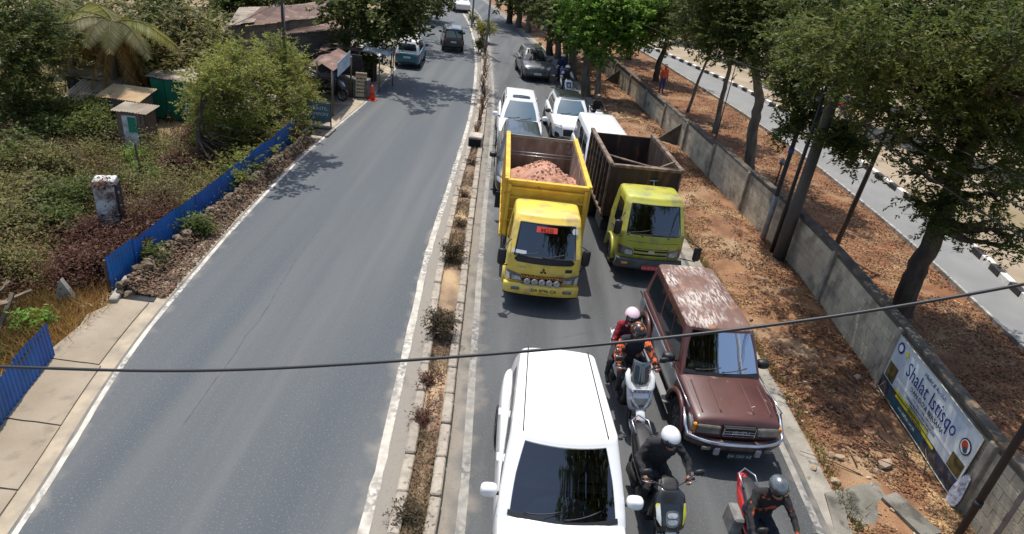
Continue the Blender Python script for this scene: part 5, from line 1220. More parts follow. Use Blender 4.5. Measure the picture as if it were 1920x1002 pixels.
# 4-6: riders in the distance, 7: rider seen from behind
L4 = (1.72, 35.2, 0); scooter('scooter', 'white scooter by the roadside trees, its rider in a pale helmet', 'scooter', L4, RAD(12), (m_wp, m_wp, m_dk), style=1); seat_person(RIDER, 'rider with white sleeves and dark vest on the distant white scooter', [m_blackc, m_jean, m_skin, m_shoe, m_skin], L4, RAD(12), 0, m_hwhite); sleeves([x for x in bpy.data.objects if x.name.startswith('person')][-1], RIDER, M('white_cloth_sleeve', (.6, .6, .6), .9))
m_blp = paint('scooter_blue', (.02, .06, .22), rough=.3); m_blj = M('blue_jacket', S(44, 62, 108), .9, col2=S(30, 42, 80), ns=8)
L5 = (1.50, 38.6, 0); scooter('scooter', 'dark blue scooter passing under the trees beside the grey car', 'scooter', L5, RAD(12), (m_blp, m_blp, m_dk), style=1); seat_person(RIDER, 'rider in a blue jacket on the dark blue scooter', [m_blj, m_jean, m_skin, m_shoe, m_skin], L5, RAD(12), 0, m_hwhite)
L6 = (2.98, 28.9, 0); scooter('scooter', 'black and white scooter at the verge next to the small white car', 'scooter', L6, RAD(10), (m_wp, m_wp, m_bp), style=1); seat_person(RIDER, 'rider in black beside the small white car with black roof', [m_blackc, m_blackc, m_skin, m_shoe, m_skin], L6, RAD(10), 0, m_hblack)
L7 = (-9.55, 60.9, 0); scooter('scooter', 'dark scooter riding away far up the left carriageway', 'scooter', L7, RAD(192), (m_bp, m_rp, m_bp), style=1); seat_person(RIDER, 'distant rider seen from behind in dark clothing', [m_blackc, m_jean, m_skin, m_shoe, m_skin], L7, RAD(192), 0, m_hwhite)
# parked mopeds in front of the stall
for i, (x, y, r_, lb, mm) in enumerate(((-8.55, 29.0, 75, 'dark parked moped nearest the stall sign', m_bp), (-9.1, 30.0, 70, 'second dark moped parked further under the stall roof', m_blp))):
    scooter('parked_moped', lb, 'moped', (x, y, 0), RAD(r_), (mm, mm, m_bp), group='mopeds parked at the stall', style=1)
# ================= foliage kit =================
NR = np.random.default_rng(5)
def leaf_mesh(name, mat, clumps, n, size, aspect=2.2, twig=26, tl=.5, pinn=True, flat=.35, hollow=.55, origin=(0, 0, 0), sag=.25):
    """many leaf-sized faces set along short twigs spread through the clump volumes"""
    C = np.array([c[0] for c in clumps], float); R = np.array([c[1] for c in clumps], float)
    W = np.array([(c[2] if len(c) > 2 else 1)*abs(np.prod(c[1]))**.8 for c in clumps]); W /= W.sum()
    nt_ = max(1, n//twig); k = NR.choice(len(C), nt_, p=W)
    d = NR.normal(size=(nt_, 3)); d /= np.linalg.norm(d, axis=1)[:, None]; rr = NR.random(nt_)**hollow
    # uneven outline: lobes
    lob = 1+.28*np.sin(d[:, 0]*5+k)*np.cos(d[:, 1]*4+k*2)+.15*np.sin(d[:, 2]*7+k*3)
    T = C[k]+d*R[k]*(rr*lob)[:, None]
    td = d*.7+NR.normal(size=(nt_, 3))*.55; td[:, 2] -= sag; td /= np.linalg.norm(td, axis=1)[:, None]
    s = NR.random((nt_, twig))-.35
    P = T[:, None, :]+td[:, None, :]*(s*tl)[..., None]
    sd_ = np.cross(td, [0, 0, 1.0])+1e-6; sd_ /= np.linalg.norm(sd_, axis=1)[:, None]
    sg = np.where(np.arange(twig) % 2 == 0, 1.0, -1.0)
    if pinn:
        A = sd_[:, None, :]*sg[None, :, None]*.9+td[:, None, :]*.5+NR.normal(size=(nt_, twig, 3))*.28
    else:
        P = P+NR.normal(size=P.shape)*tl*.30; A = NR.normal(size=(nt_, twig, 3)); A[..., 2] *= .6
    A /= np.linalg.norm(A, axis=2)[..., None]
    U = np.zeros_like(A); U[..., 2] = 1; U += NR.normal(size=A.shape)*(flat+.25)
    B = np.cross(A, U); B /= np.linalg.norm(B, axis=2)[..., None]+1e-9
    L_ = size*(.65+.7*NR.random((nt_, twig)))[..., None]; Wd = L_/aspect
    if pinn: P = P+A*L_*.5
    V = np.stack([P-A*L_*.5, P+B*Wd*.5+A*L_*.06, P+A*L_*.5, P-B*Wd*.5+A*L_*.06], axis=2).reshape(-1, 3)-np.array(origin)
    nq = len(V)//4; me = bpy.data.meshes.new(name); me.vertices.add(nq*4); me.vertices.foreach_set('co', V.ravel().astype(np.float32))
    me.loops.add(nq*4); me.loops.foreach_set('vertex_index', np.arange(nq*4, dtype=np.int32)); me.polygons.add(nq)
    me.polygons.foreach_set('loop_start', np.arange(nq, dtype=np.int32)*4); me.polygons.foreach_set('loop_total', np.full(nq, 4, dtype=np.int32))
    me.update(); me.materials.append(mat); return me
def leafmat(name, c, c2, dry=None, **k): return M(name, c, .55, col2=c2, ns=.7, nd=5, lo=.35, hi=.65, isl=.45, transl=.5, col3=dry, n3=1.1, t3=(.60, .72), spec=.3, **k)
lf_dark = leafmat('leaf_dark_green', S(104, 110, 50), S(74, 88, 42), S(124, 118, 62)); lf_mid = leafmat('leaf_mid_green', S(104, 114, 58), S(78, 92, 46), S(132, 124, 72)); lf_light = leafmat('leaf_light_green', S(154, 156, 78), S(118, 126, 58), S(164, 146, 84))
lf_lime = leafmat('leaf_fresh_green', S(128, 160, 66), S(98, 130, 52)); lf_olive = leafmat('leaf_olive', S(130, 124, 76), S(98, 98, 60), S(144, 124, 82)); lf_brown = leafmat('leaf_dry_brown', S(116, 82, 66), S(88, 60, 50), S(132, 96, 74))
lf_straw = leafmat('dry_straw', S(174, 140, 84), S(140, 108, 62), S(190, 166, 112)); lf_yel = leafmat('leaf_yellowish', S(150, 146, 62), S(116, 120, 50), S(160, 134, 70))
m_bark = M('bark', S(92, 78, 64), .95, col2=S(60, 50, 42), ns=5, nd=6, lo=.35, hi=.65, stretch=(1, 1, .3), bump=1, bs=22); m_bark2 = M('grey_bark', S(122, 112, 98), .95, col2=S(88, 78, 68), ns=5, nd=6, lo=.35, hi=.65, stretch=(1, 1, .3), bump=1, bs=22)
def wob(p0, p1, n, a, seed):
    p0 = Vector(p0); p1 = Vector(p1); d = p1-p0
    return [p0+d*(i/n)+Vector((nz(i*.9, seed, 1.0), nz(seed, i*.9, 1.1), 0))*a*math.sin(math.pi*min(1, i/n+.1)) for i in range(n+1)]
def tree(name, label, foot, trunk, r0, clumps, mat, n, size, bark=None, group=None, limbs=True, cat='tree', **k):
    """trunk: list of points above the foot; clumps in world space"""
    foot = Vector(foot); t = thing(name, label, cat, foot, 0, group); bark = bark or m_bark
    P = [foot-Vector((0, 0, .15))]+[Vector(p) for p in trunk]; Q = []
    for a, b in zip(P[:-1], P[1:]): Q += wob(a, b, 5, .07*r0/.15, a.x+a.z)[:-1]
    Q.append(P[-1]); m = len(Q); b = MB()
    b.tube([q-foot for q in Q], [r0*(1.35 if i == 0 else 1)*(1-.55*i/(m-1)) for i in range(m)], 10); b.build('trunk', bark, t)
    if limbs:
        b = MB()
        for i, c in enumerate(clumps):
            c0 = Vector(c[0]); j = min(range(m), key=lambda q: (Q[q]-c0).length+(0 if q > m*.45 else 9))
            j = max(int(m*.45), min(m-1, j-rnd.randint(0, 2))); rr_ = r0*(1-.55*j/(m-1))*.55
            mid = (Q[j]+c0)/2+Vector((0, 0, -.1*(c0-Q[j]).length)); L1_ = wob(Q[j], mid, 3, .12, i*3.1)+wob(mid, c0, 3, .12, i*1.7)[1:]
            b.tube([q-foot for q in L1_], [max(.008, rr_*(1-.8*q/(len(L1_)-1))) for q in range(len(L1_))], 6)
            for w_ in range(4):
                e = c0+Vector([rnd.uniform(-.8, .8)*x for x in c[1]]); b.tube([q-foot for q in wob(mid+(c0-mid)*.5, e, 3, .1, w_+i)], [max(.006, rr_*.4), max(.005, rr_*.3), .006, .004], 5)
        b.build('limbs', bark, t)
    link('crown', leaf_mesh('crown', mat, clumps, n, size, origin=foot, **k), t)
    return t
def PC(px, py, Y, r, rz=None, ry=None, w=1.0):
    """clump whose centre stands at distance Y; r in metres"""
    c = AT(px, py, Y); return (tuple(c), (r, ry or r, rz or r*.75), w)
def AX(px, py, X):
    d = _ray(px, py); t = X/d.x
    return Vector((X, d.y*t, H_+d.z*t))
# ---------- big tree behind the wall, right ----------
f = G(1690, 590); f.z = 0
Yf = f.y
tr = [AT(1712, 520, Yf), AT(1745, 460, Yf-.1), AT(1770, 400, Yf), AT(1800, 300, Yf+.2), AT(1850, 120, Yf+.3), AT(1880, -60, Yf+.6)]
cl = [PC(1640, 60, Yf+1, 1.3), PC(1560, 120, Yf+2, 1.2), PC(1700, 160, Yf+.3, 1.2), PC(1800, 120, Yf-.4, 1.3), PC(1880, 60, Yf, 1.4), PC(1620, 190, Yf+1, .85), PC(1760, 260, Yf-.5, 1.0), PC(1860, 250, Yf-.6, 1.2), PC(1710, 310, Yf-.4, .6, .5), PC(1800, 370, Yf-.4, .9, .55), PC(1890, 360, Yf-.8, .9, .6), PC(1730, 20, Yf+1, 1.4), PC(1600, -40, Yf+1.5, 1.5), PC(1840, -60, Yf+.5, 1.6), PC(1960, 200, Yf-.5, 1.3), PC(1760, 420, Yf-.6, .55, .35), PC(1900, 430, Yf-1, .6, .4), PC(1680, 240, Yf, .7), PC(1640, 130, Yf-1.5, 1.0, .8), PC(1590, 90, Yf-2.2, .9, .7), PC(1700, 80, Yf-2.6, 1.1, .8), PC(1790, 200, Yf-1.6, 1.0), PC(1560, 60, Yf-.5, 1.2), PC(1880, 150, Yf-1.2, 1.2), PC(1820, 310, Yf-.8, .9, .6), PC(1900, 300, Yf+.5, 1.1), PC(1740, 310, Yf+.6, .8, .6), PC(1850, 420, Yf+.2, .6, .4), ((8.4, 13.0, 6.8), (1.2, 1.2, .8), 1), ((7.5, 12.0, 7.1), (1, 1, .7), 1), ((9.1, 11.4, 7.1), (1.3, 1.3, .8), 1), ((8.2, 10.2, 7.3), (1.1, 1.1, .7), 1), ((9.6, 13.6, 6.8), (1.3, 1.3, .8), 1), ((7.2, 10.6, 7.4), (.9, .9, .6), 1), PC(1760, 400, Yf-.3, .7, .45), PC(1820, 440, Yf-.5, .6, .4), PC(1890, 460, Yf-.8, .6, .35), PC(1720, 380, Yf, .55, .4), PC(1910, 210, Yf+.3, 1.2), PC(1830, 200, Yf+1.2, 1.2), PC(1760, 130, Yf+1.6, 1.3), PC(1660, 110, Yf+2, 1.3)]
tree('rain_tree', 'big dark leaning tree with feathery leaves behind the banner part of the wall', f, tr, .28, cl, lf_dark, 125000, .115, twig=30, tl=.55, aspect=3.2)
f2 = Vector((13.2, 17.5, 0)); cl = [PC(1500, 60, 19, 1.3), PC(1440, 20, 20, 1.3), PC(1560, 30, 19, 1.4), PC(1490, 130, 18.5, .8, .6), PC(1480, -50, 19.5, 1.6), PC(1590, 285, 13.0, .35, .25), PC(1550, 262, 13.2, .3, .22)]
# tree 2 : forked trunk
f = G(1405, 318); f.z = 0; Yf = f.y
cl = [PC(1400, 60, Yf, 1.7), PC(1330, 40, Yf+1, 1.5), PC(1470, 70, Yf-1.5, 1.6), PC(1440, 0, Yf, 1.9), PC(1520, 10, Yf-2, 1.8), PC(1350, -30, Yf+1, 1.9), PC(1500, 120, Yf-2.5, .9, .8), PC(1580, 60, Yf-3.0, 1.3), PC(1540, 110, Yf-4, .9), PC(1500, 60, Yf-4, 1.2), PC(1460, 130, Yf-2, .8, .6), PC(1350, 70, Yf, 1.0, .7), PC(1390, 105, Yf-.5, .6, .5)]
tree('rain_tree', 'tall forked tree behind the wall to the left of the utility poles', f, [AT(1412, 240, Yf), AT(1424, 190, Yf), AT(1416, 130, Yf), AT(1400, 40, Yf), AT(1410, -40, Yf)], .23, cl, lf_mid, 70000, .15, bark=m_bark2, twig=28, tl=.7, aspect=2.8)
# hanging branch in front of the poles
f = G(1640, 420); f.z = 0
cl = [PC(1500, 190, 19.4, .55, .6), PC(1485, 150, 20, .6, .7), PC(1530, 220, 19, .5, .5), PC(1590, 250, 17.8, .5, .3), PC(1480, 240, 19.2, .45, .4), PC(1560, 255, 17.5, .6, .28), PC(1610, 275, 17.0, .5, .3), PC(1520, 100, 19.5, .9, .8), PC(1590, 290, 17.2, .3, .4), PC(1580, 110, 18.5, .9), PC(1650, 80, 18, 1.1)]
tree('young_tree', 'slim tree whose drooping branch hangs over the path beside the utility poles', (9.9, 18.9, 0), [(10.0, 18.9, 2.0), (10.1, 18.9, 4.2), AT(1640, 90, 18.8)], .09, cl, lf_mid, 42000, .13, twig=28, tl=.55, aspect=2.8)
# thin trunks behind the wall
def wt(px, py, tops, r0, clus, mat, n, lab, size=.16, bark=m_bark2, name='roadside_tree', **k):
    f = G(px, py); f.z = 0; return tree(name, lab, f, [AT(x, y, f.y+dy) for x, y, dy in tops], r0, [PC(x, y, f.y+dy, r, rz) for x, y, dy, r, rz in clus], mat, n, size, bark=bark, **k)
wt(1340, 252, [(1352, 190, 0), (1368, 130, 0), (1372, 60, 0)], .14, [(1370, 50, 0, 1.6, 1.2), (1320, 30, 1, 1.5, 1.2), (1410, 20, 0, 1.5, 1.3), (1360, -20, 0, 2, 1.6), (1300, 60, 1, .9, .7)], lf_mid, 14000, 'straight pale trunked tree behind the wall, nearest beyond the forked tree')
wt(1288, 212, [(1310, 150, 0), (1332, 100, 0), (1345, 50, 0)], .09, [(1310, 70, 0, 1.2, .8), (1270, 50, 0, 1.5, 1.0), (1330, 20, 0, 1.7, 1.3), (1250, 10, 1, 1.8, 1.3)], lf_dark, 11000, 'thin leaning tree behind the wall with dark leaves')
wt(1228, 152, [(1235, 120, 0), (1250, 80, 0), (1252, 30, 0)], .22, [(1250, 50, 0, 1.9, 1.3), (1200, 40, 1, 1.8, 1.4), (1240, -10, 0, 2.4, 1.8), (1290, 20, 0, 1.9, 1.4), (1215, 80, -1, 1.1, .8)], lf_dark, 12000, 'dark stout tree behind the wall opposite the small white car', .2, m_bark)
wt(1180, 112, [(1180, 80, 0), (1178, 40, 0)], .25, [(1180, 20, 0, 2.4, 1.8), (1140, 30, 1, 2.0, 1.6), (1210, 10, 0, 2.4, 1.8), (1160, -20, 0, 3, 2.2)], lf_mid, 9000, 'stout tree behind the wall further along, above the second buttress', .24, m_bark)
# roadside trees in front of the wall
wt(1098, 180, [(1098, 140, 0), (1102, 100, 0), (1112, 60, -.3)], .30, [(1120, 60, -.8, 1.4, 1.1), (1090, 40, 0, 1.5, 1.2), (1150, 70, -1, 1.2, .9), (1170, 40, -.5, 1.4, 1.1), (1110, 10, 0, 1.8, 1.4), (1125, 105, -1, .8, .55), (1200, 55, -.6, 1.1, .7), (1082, 85, 0, .6, .5), (1220, 30, 0, 1.2, .9), (1160, 5, 0, 1.7, 1.3)], lf_lime, 20000, 'bright green roadside tree with a stout trunk beside the small white car', .20, m_bark2, hollow=.45)
wt(1120, 190, [(1122, 150, 0), (1126, 110, 0), (1140, 70, 0)], .17, [(1150, 50, 0, 1.0, .8), (1180, 75, 0, 1.1, .7), (1200, 20, 0, 1.5, 1)], lf_lime, 6000, 'slimmer bright green tree just right of the stout roadside trunk', .2)
for i, (px, py, tx, ty, r0, lab) in enumerate(((1073, 150, 1076, 60, .28, 'pale roadside trunk behind the white scooter'), (1060, 128, 1064, 40, .2, 'dark roadside trunk to the left of the pale one behind the white scooter'), (1046, 110, 1050, 30, .24, 'dark roadside trunk above the grey car'), (1030, 104, 1034, 20, .26, 'roadside trunk nearest the grey car in the far row'), (972, 52, 976, 0, .3, 'far roadside trunk where the wall bends'), (955, 44, 958, 0, .3, 'farthest roadside trunk on the right carriageway'), (990, 62, 994, 5, .22, 'thin far roadside trunk before the third buttress'))):
    f = G(px, py); Yf = f.y
    cl = [PC(tx, ty-10, Yf, 1.9, 1.5), PC(tx+20, ty-30, Yf, 2.2, 1.6), PC(tx-15, ty-40, Yf, 2.0, 1.5), PC(tx+10, ty+12, Yf+.5, 1.0, .8)]
    tree('roadside_tree', lab, f, [AT(tx, ty, Yf), AT(tx+3, ty-40, Yf)], r0, cl, (lf_mid, lf_dark)[i % 2], 6000, .26, bark=(m_bark2, m_bark)[i % 2], group='trees in a row along the right carriageway', twig=20)
# far trees on the right / behind
for i, (x, y, h, r, mt) in enumerate(((4, 78, 8, 4, lf_dark), (9, 84, 9, 4.5, lf_mid), (12, 66, 7, 3.2, lf_dark), (17, 76, 8, 4, lf_mid), (16, 58, 6.5, 2.6, lf_mid), (24, 62, 7.5, 3.5, lf_dark), (30, 74, 9, 4.5, lf_mid), (22, 46, 6.5, 2.6, lf_mid), (30, 52, 7.5, 3.2, lf_dark), (29, 40, 7.0, 2.6, lf_mid), (40, 60, 9, 4, lf_dark), (36, 42, 7.5, 3, lf_mid), (52, 70, 10, 5, lf_dark), (48, 50, 8.5, 3.6, lf_mid), (0, 92, 9, 4.5, lf_dark), (-5, 98, 9, 4.5, lf_mid), (22, 33, 7.5, 2.6, lf_mid), (25, 28, 7.5, 2.4, lf_dark), (19, 38, 7, 2.4, lf_mid), (33, 34, 8, 3, lf_dark), (27, 45, 7.5, 2.8, lf_mid), (17.5, 47, 6.5, 2.2, lf_dark))):
    labs = ['dark tree beyond the bend of the wall', 'mid green tree beyond the bend of the wall', 'dark tree along the far campus road', 'round tree past the end of the campus road', 'tree on the field edge near the far campus road', 'dark tree standing on the pale field', 'large tree far across the pale field', 'tree by the painted kerb on the field', 'dark tree behind the field kerb', 'spreading tree right of the flag pole', 'large dark tree far right on the field', 'tree above the pale field at the right', 'very far dark tree at the right edge', 'far tree at the upper right corner', 'dark tree where the road disappears', 'mid green tree closing the road view', 'tree over the pale field behind the poles', 'dark tree on the field behind the leaning tree', 'tree on the field left of the far pennant', 'dark tree deep in the field at the right', 'tree in the middle of the pale field', 'low dark tree along the painted kerb']
    cl = [((x+rnd.uniform(-1, 1)*r*.6, y+rnd.uniform(-1, 1)*r*.6, h*.62+rnd.uniform(-.2, .35)*h), (r*.55, r*.55, r*.42)) for q in range(7)]
    tree('shade_tree', labs[i], (x, y, 0), [(x+.2, y, h*.35), (x, y, h*.75)], .2+.012*h, cl, mt, 5200, .34, twig=20, tl=.9, aspect=2.0)
# ---------- left side ----------
wt(700, 152, [(702, 110, 0), (706, 70, 0), (712, 20, 0)], .16, [(690, 70, 0, 1.4, 1.0), (740, 40, .5, 1.5, 1.1), (665, 40, 0, 1.3, 1.0), (715, 10, 0, 1.9, 1.4), (770, 30, 1.5, 1.2, .8), (650, 90, -.5, .9, .7), (760, 60, 1, .8, .6), (700, 115, -.4, .9, .5), (640, 10, 0, 1.5, 1.2), (770, -10, 1, 1.8, 1.3)], lf_mid, 17000, 'leafy green tree standing over the stalls on the left roadside', .2, m_bark, hollow=.5)
wt(752, 92, [(752, 60, 0), (755, 20, 0)], .16, [(760, 40, 0, 1.0, .9), (745, 15, 0, 1.5, 1.2), (780, 25, 0, 1.0, .8), (770, -10, 0, 1.8, 1.4)], lf_mid, 7000, 'smaller light tree behind the minivan on the left', .22, m_bark)
wt(640, 62, [(640, 40, 0), (642, 10, 0)], .14, [(645, 30, 0, 1.3, 1.0), (628, 50, 0, 1.0, .8), (660, 10, 0, 1.6, 1.2)], lf_yel, 5000, 'yellowish tree beside the end of the big tin roof', .24)
tree('overhanging_tree', 'dark crown hanging over the left carriageway at the top of the view', (-11.2, 58, 0), [(-11.2, 58, 3), (-10.6, 58, 6.2)], .3, [PC(810, -8, 58, 1.9, 1.3), PC(770, -20, 58, 2.4, 2), PC(835, -14, 57, 1.4, 1.1), PC(790, 0, 58, 1.2, .8)], lf_dark, 9000, .28, twig=20)
def over(name, lab, foot, r0, pts, n=5200, mat=None):
    f = Vector(foot); cl = [((x, y, z), (r, r, r*.6)) for x, y, z, r in pts]
    return tree(name, lab, f, [(f.x, f.y, 2.5), (f.x, f.y, 5.5), (f.x+(pts[0][0]-f.x)*.4, f.y, 7.0)], r0, cl, mat or lf_mid, n, .2, twig=24, tl=.7)
over('roadside_tree', 'tall wide tree behind the stalls whose high limbs reach over the left carriageway', (-10.2, 35.6, 0), .22, [(-6.3, 33, 7.0, 1.5), (-5.4, 36.0, 7.4, 1.6), (-4.4, 34.6, 7.2, 1.3), (-7.5, 35.2, 7.2, 1.6), (-3.8, 36.6, 7.6, 1.1), (-6.0, 31.2, 6.8, .9), (-8.5, 37, 7.4, 1.8)])
over('roadside_tree', 'tall wide tree beyond the minivan with limbs over the left carriageway', (-12.2, 46.5, 0), .25, [(-7.6, 46, 7.6, 1.8), (-6.2, 48.8, 8.0, 1.8), (-5.2, 46.6, 7.8, 1.4), (-9.5, 47, 7.6, 2.0), (-8.0, 51, 8.0, 1.8)])
over('roadside_tree', 'tall sparse tree by the blue fence whose high limbs shade the road edge', (-10.2, 26.6, -.2), .07, [(-8.5, 21, 5.9, .8), (-8.1, 23, 6.1, .8), (-8.0, 20, 5.9, .6), (-8.8, 24.5, 6.1, .8), (-7.7, 22, 6.1, .5)], 1700)
over('roadside_tree', 'tall tree at the wall whose high limbs reach over the grey car', (3.6, 46.5, 0), .25, [(1.0, 45, 7.6, 1.6), (-.2, 47.5, 7.8, 1.5), (2.2, 47, 7.8, 1.8), (-1.2, 50.5, 8.0, 1.4)])
over('roadside_tree', 'tall far tree at the bend with limbs over the right carriageway', (.2, 63, 0), .25, [(-2.2, 62, 8, 1.8), (-3.6, 64.5, 8.2, 1.7), (-1.2, 65, 8, 2), (-4.6, 67, 8.2, 1.6)])
# tree behind the camera on the verge: it is what the windscreens mirror
over('verge_tree', 'tall leafy tree on the near right verge outside the view, mirrored in the windscreens', (9.6, .4, 0), .28, [(3.2, .2, 11.2, 1.2), (4.6, 1.2, 11.6, 1.5), (6.2, .6, 11.4, 1.7), (4.4, -1.6, 11.8, 1.5), (6.4, -2.0, 12.2, 2.0), (8.2, .8, 11.4, 1.9), (3.4, 2.4, 11.9, .8), (5.4, 3.0, 12.4, 1.0), (8.6, -2, 12, 2), (5.8, 3.2, 11.6, 1.2), (6.9, 3.4, 11.9, 1.4), (8.2, 3.0, 12.2, 1.5), (7.4, 1.6, 11.8, 1.4)], 26000, lf_dark)
# bamboo-like light bush behind the fence
bl = [(tuple(AX(x, y, -9.9-rnd.random()*1.0)), (r, r, r*.75)) for x, y, r in ((420, 160, .9), (480, 140, .9), (540, 140, .9), (560, 160, .9), (500, 170, 1.2), (440, 190, 1.2), (400, 180, .8), (540, 200, .9), (470, 230, 1.0), (410, 240, .9), (385, 225, .6), (520, 235, .8), (440, 275, .7), (390, 285, .5), (575, 185, .45), (430, 290, .5), (500, 280, .5), (385, 150, .7), (440, 105, .8), (520, 95, .8), (590, 140, .6), (480, 115, .8), (550, 115, .7), (410, 130, .7), (365, 190, .5), (480, 300, .4), (540, 265, .4))]+[(tuple(AX(x, y, -8.7)), (.6, .6, .4)) for x, y in ((575, 180), (560, 225), (530, 250), (500, 285), (460, 310), (425, 325), (560, 260), (590, 205))]
tree('roadside_shrub', 'big light green feathery thicket leaning over the blue fence', (-10.4, 19.5, -.3), [(-10.4, 19.6, 1.0), (-10.2, 19.8, 2.2)], .09, bl, lf_light, 78000, .115, twig=26, tl=.6, aspect=3.4, cat='shrub', flat=.5)
bl = [(tuple(AX(x, y, -11.2-rnd.random()*.5)), (r, r, r*.75)) for x, y, r in ((365, 250, .5), (360, 275, .45), (375, 300, .5), (372, 225, .4), (365, 335, .35))]
tree('thorn_shrub', 'brown bare-looking shrub below the green hut', (-11.0, 17.3, -.3), [(-11.0, 17.3, .5), (-11.1, 17.4, 1.2)], .05, bl, lf_brown, 4500, .08, twig=18, cat='shrub')
# large dark tree at the left edge, dark masses behind
tree('dark_tree', 'tall dark evergreen at the left edge of the view', (-21.0, 21.0, -.3), [(-21, 21, 2.0), (-20.6, 21, 4.4)], .2, [PC(x, y, 21+dy, r, rz) for x, y, dy, r, rz in ((30, 60, 0, 1.5, 1.3), (70, 30, 1, 1.4, 1.1), (20, 130, 0, 1.4, 1.2), (60, 110, 0, 1.3, 1.1), (-20, 40, 0, 2, 1.8), (40, 190, 0, 1.0, .8), (90, 70, 1, 1.1, .9), (0, 230, 0, .8, .7), (-30, 160, 0, 1.4, 1.2))], lf_dark, 26000, .16, twig=26, tl=.7, aspect=4)
for i, (px, py, sx, n_, mt, lab) in enumerate(((330, 40, 3.0, 9000, lf_dark, 'dark tree mass behind the palms'), (420, 20, 2.8, 9000, lf_dark, 'dark tree left of the big tin roof'), (270, 90, 2.6, 8000, lf_olive, 'olive green tree between the second palm and the tin roof'), (360, 96, 1.5, 5000, lf_olive, 'mid green tree in front of the grey roof'), (310, 118, 1.6, 5000, lf_olive, 'low green tree above the green hut'), (100, 10, 2.6, 7000, lf_mid, 'tree behind the dark evergreen at the upper left'), (560, 0, 2.2, 5000, lf_dark, 'dark tree behind the ridge of the big tin roof'), (500, -6, 2.4, 5000, lf_dark, 'tree behind the left half of the big tin roof'), (610, 0, 2.0, 5000, lf_mid, 'tree behind the right end of the big tin roof'), (180, 60, 2.4, 6000, lf_olive, 'hazy olive tree behind the two palms'))):
    Y = 34-(py-0)*.07 + (18 if 400 < px < 620 and py < 50 else (7 if px > 300 and py < 60 else 0)); c = AT(px, py, Y); g0 = Vector((c.x, c.y, -.3))
    cl = [((c.x+rnd.uniform(-1, 1)*sx*.8, c.y+rnd.uniform(-.6, .6)*sx, max(.6, c.z+rnd.uniform(-.6, .45)*sx)), (sx*.55, sx*.55, sx*.42)) for q in range(8)]
    tree('village_tree', lab, g0, [(c.x, c.y, max(.5, c.z*.4)), (c.x+.2, c.y, max(1, c.z))], .16, cl, mt, n_, .22, twig=22, tl=.8)
# palms
def palm(px, py, tx, ty, Y, lab, dead=8, live=14, r=2.6):
    f = AT(px, py, Y); f.z = -.3; top = AT(tx, ty, Y); t = thing('palm_tree', lab, 'palm', f)
    b = MB(); b.tube([q-f for q in wob(f, top, 8, .15, px)], [.17-.008*i for i in range(9)], 10); b.build('trunk', m_bark2, t)
    for k in range(live+dead):
        dd = k >= live; an = k*2.4; el = rnd.uniform(-.1, .9) if not dd else rnd.uniform(-1.3, -.7); b = MB(); P = []
        for i in range(11):
            s = i/10; e = el-1.5*s*s; rr_ = r*(s-.12*s*s)*(1 if not dd else .8); P.append(Vector((math.cos(an)*rr_*math.cos(el), math.sin(an)*rr_*math.cos(el), r*(math.sin(el)*s-.62*s*s)))+top-f)
        b.tube(P, [.03-.002*i for i in range(11)], 5)
        for i in range(1, 11):
            d = (P[i]-P[i-1]).normalized(); sv = d.cross(Vector((0, 0, 1))).normalized()
            for sg in (1, -1):
                for q in range(5):
                    p = P[i-1]+(P[i]-P[i-1])*(q/5); ln_ = .66*math.sin(math.pi*(.12+.8*(i+q/5)/11)); e = p+(sv*sg*.8+d*.45+Vector((0, 0, -.5 if not dd else -.8))).normalized()*ln_*(1 if not dd else .7); w_ = d*.04
                    b.add([p-w_, p+w_, e], [(0, 1, 2)])
        b.build('frond', lf_straw if dd else (lf_olive if k % 3 else lf_yel), t, recalc=False)
palm(208, 178, 214, 42, 24.5, 'coconut palm with yellowing fronds standing above the huts', 9, 13)
palm(140, 190, 138, 22, 25.5, 'taller coconut palm to the left of the yellowing one', 10, 13)
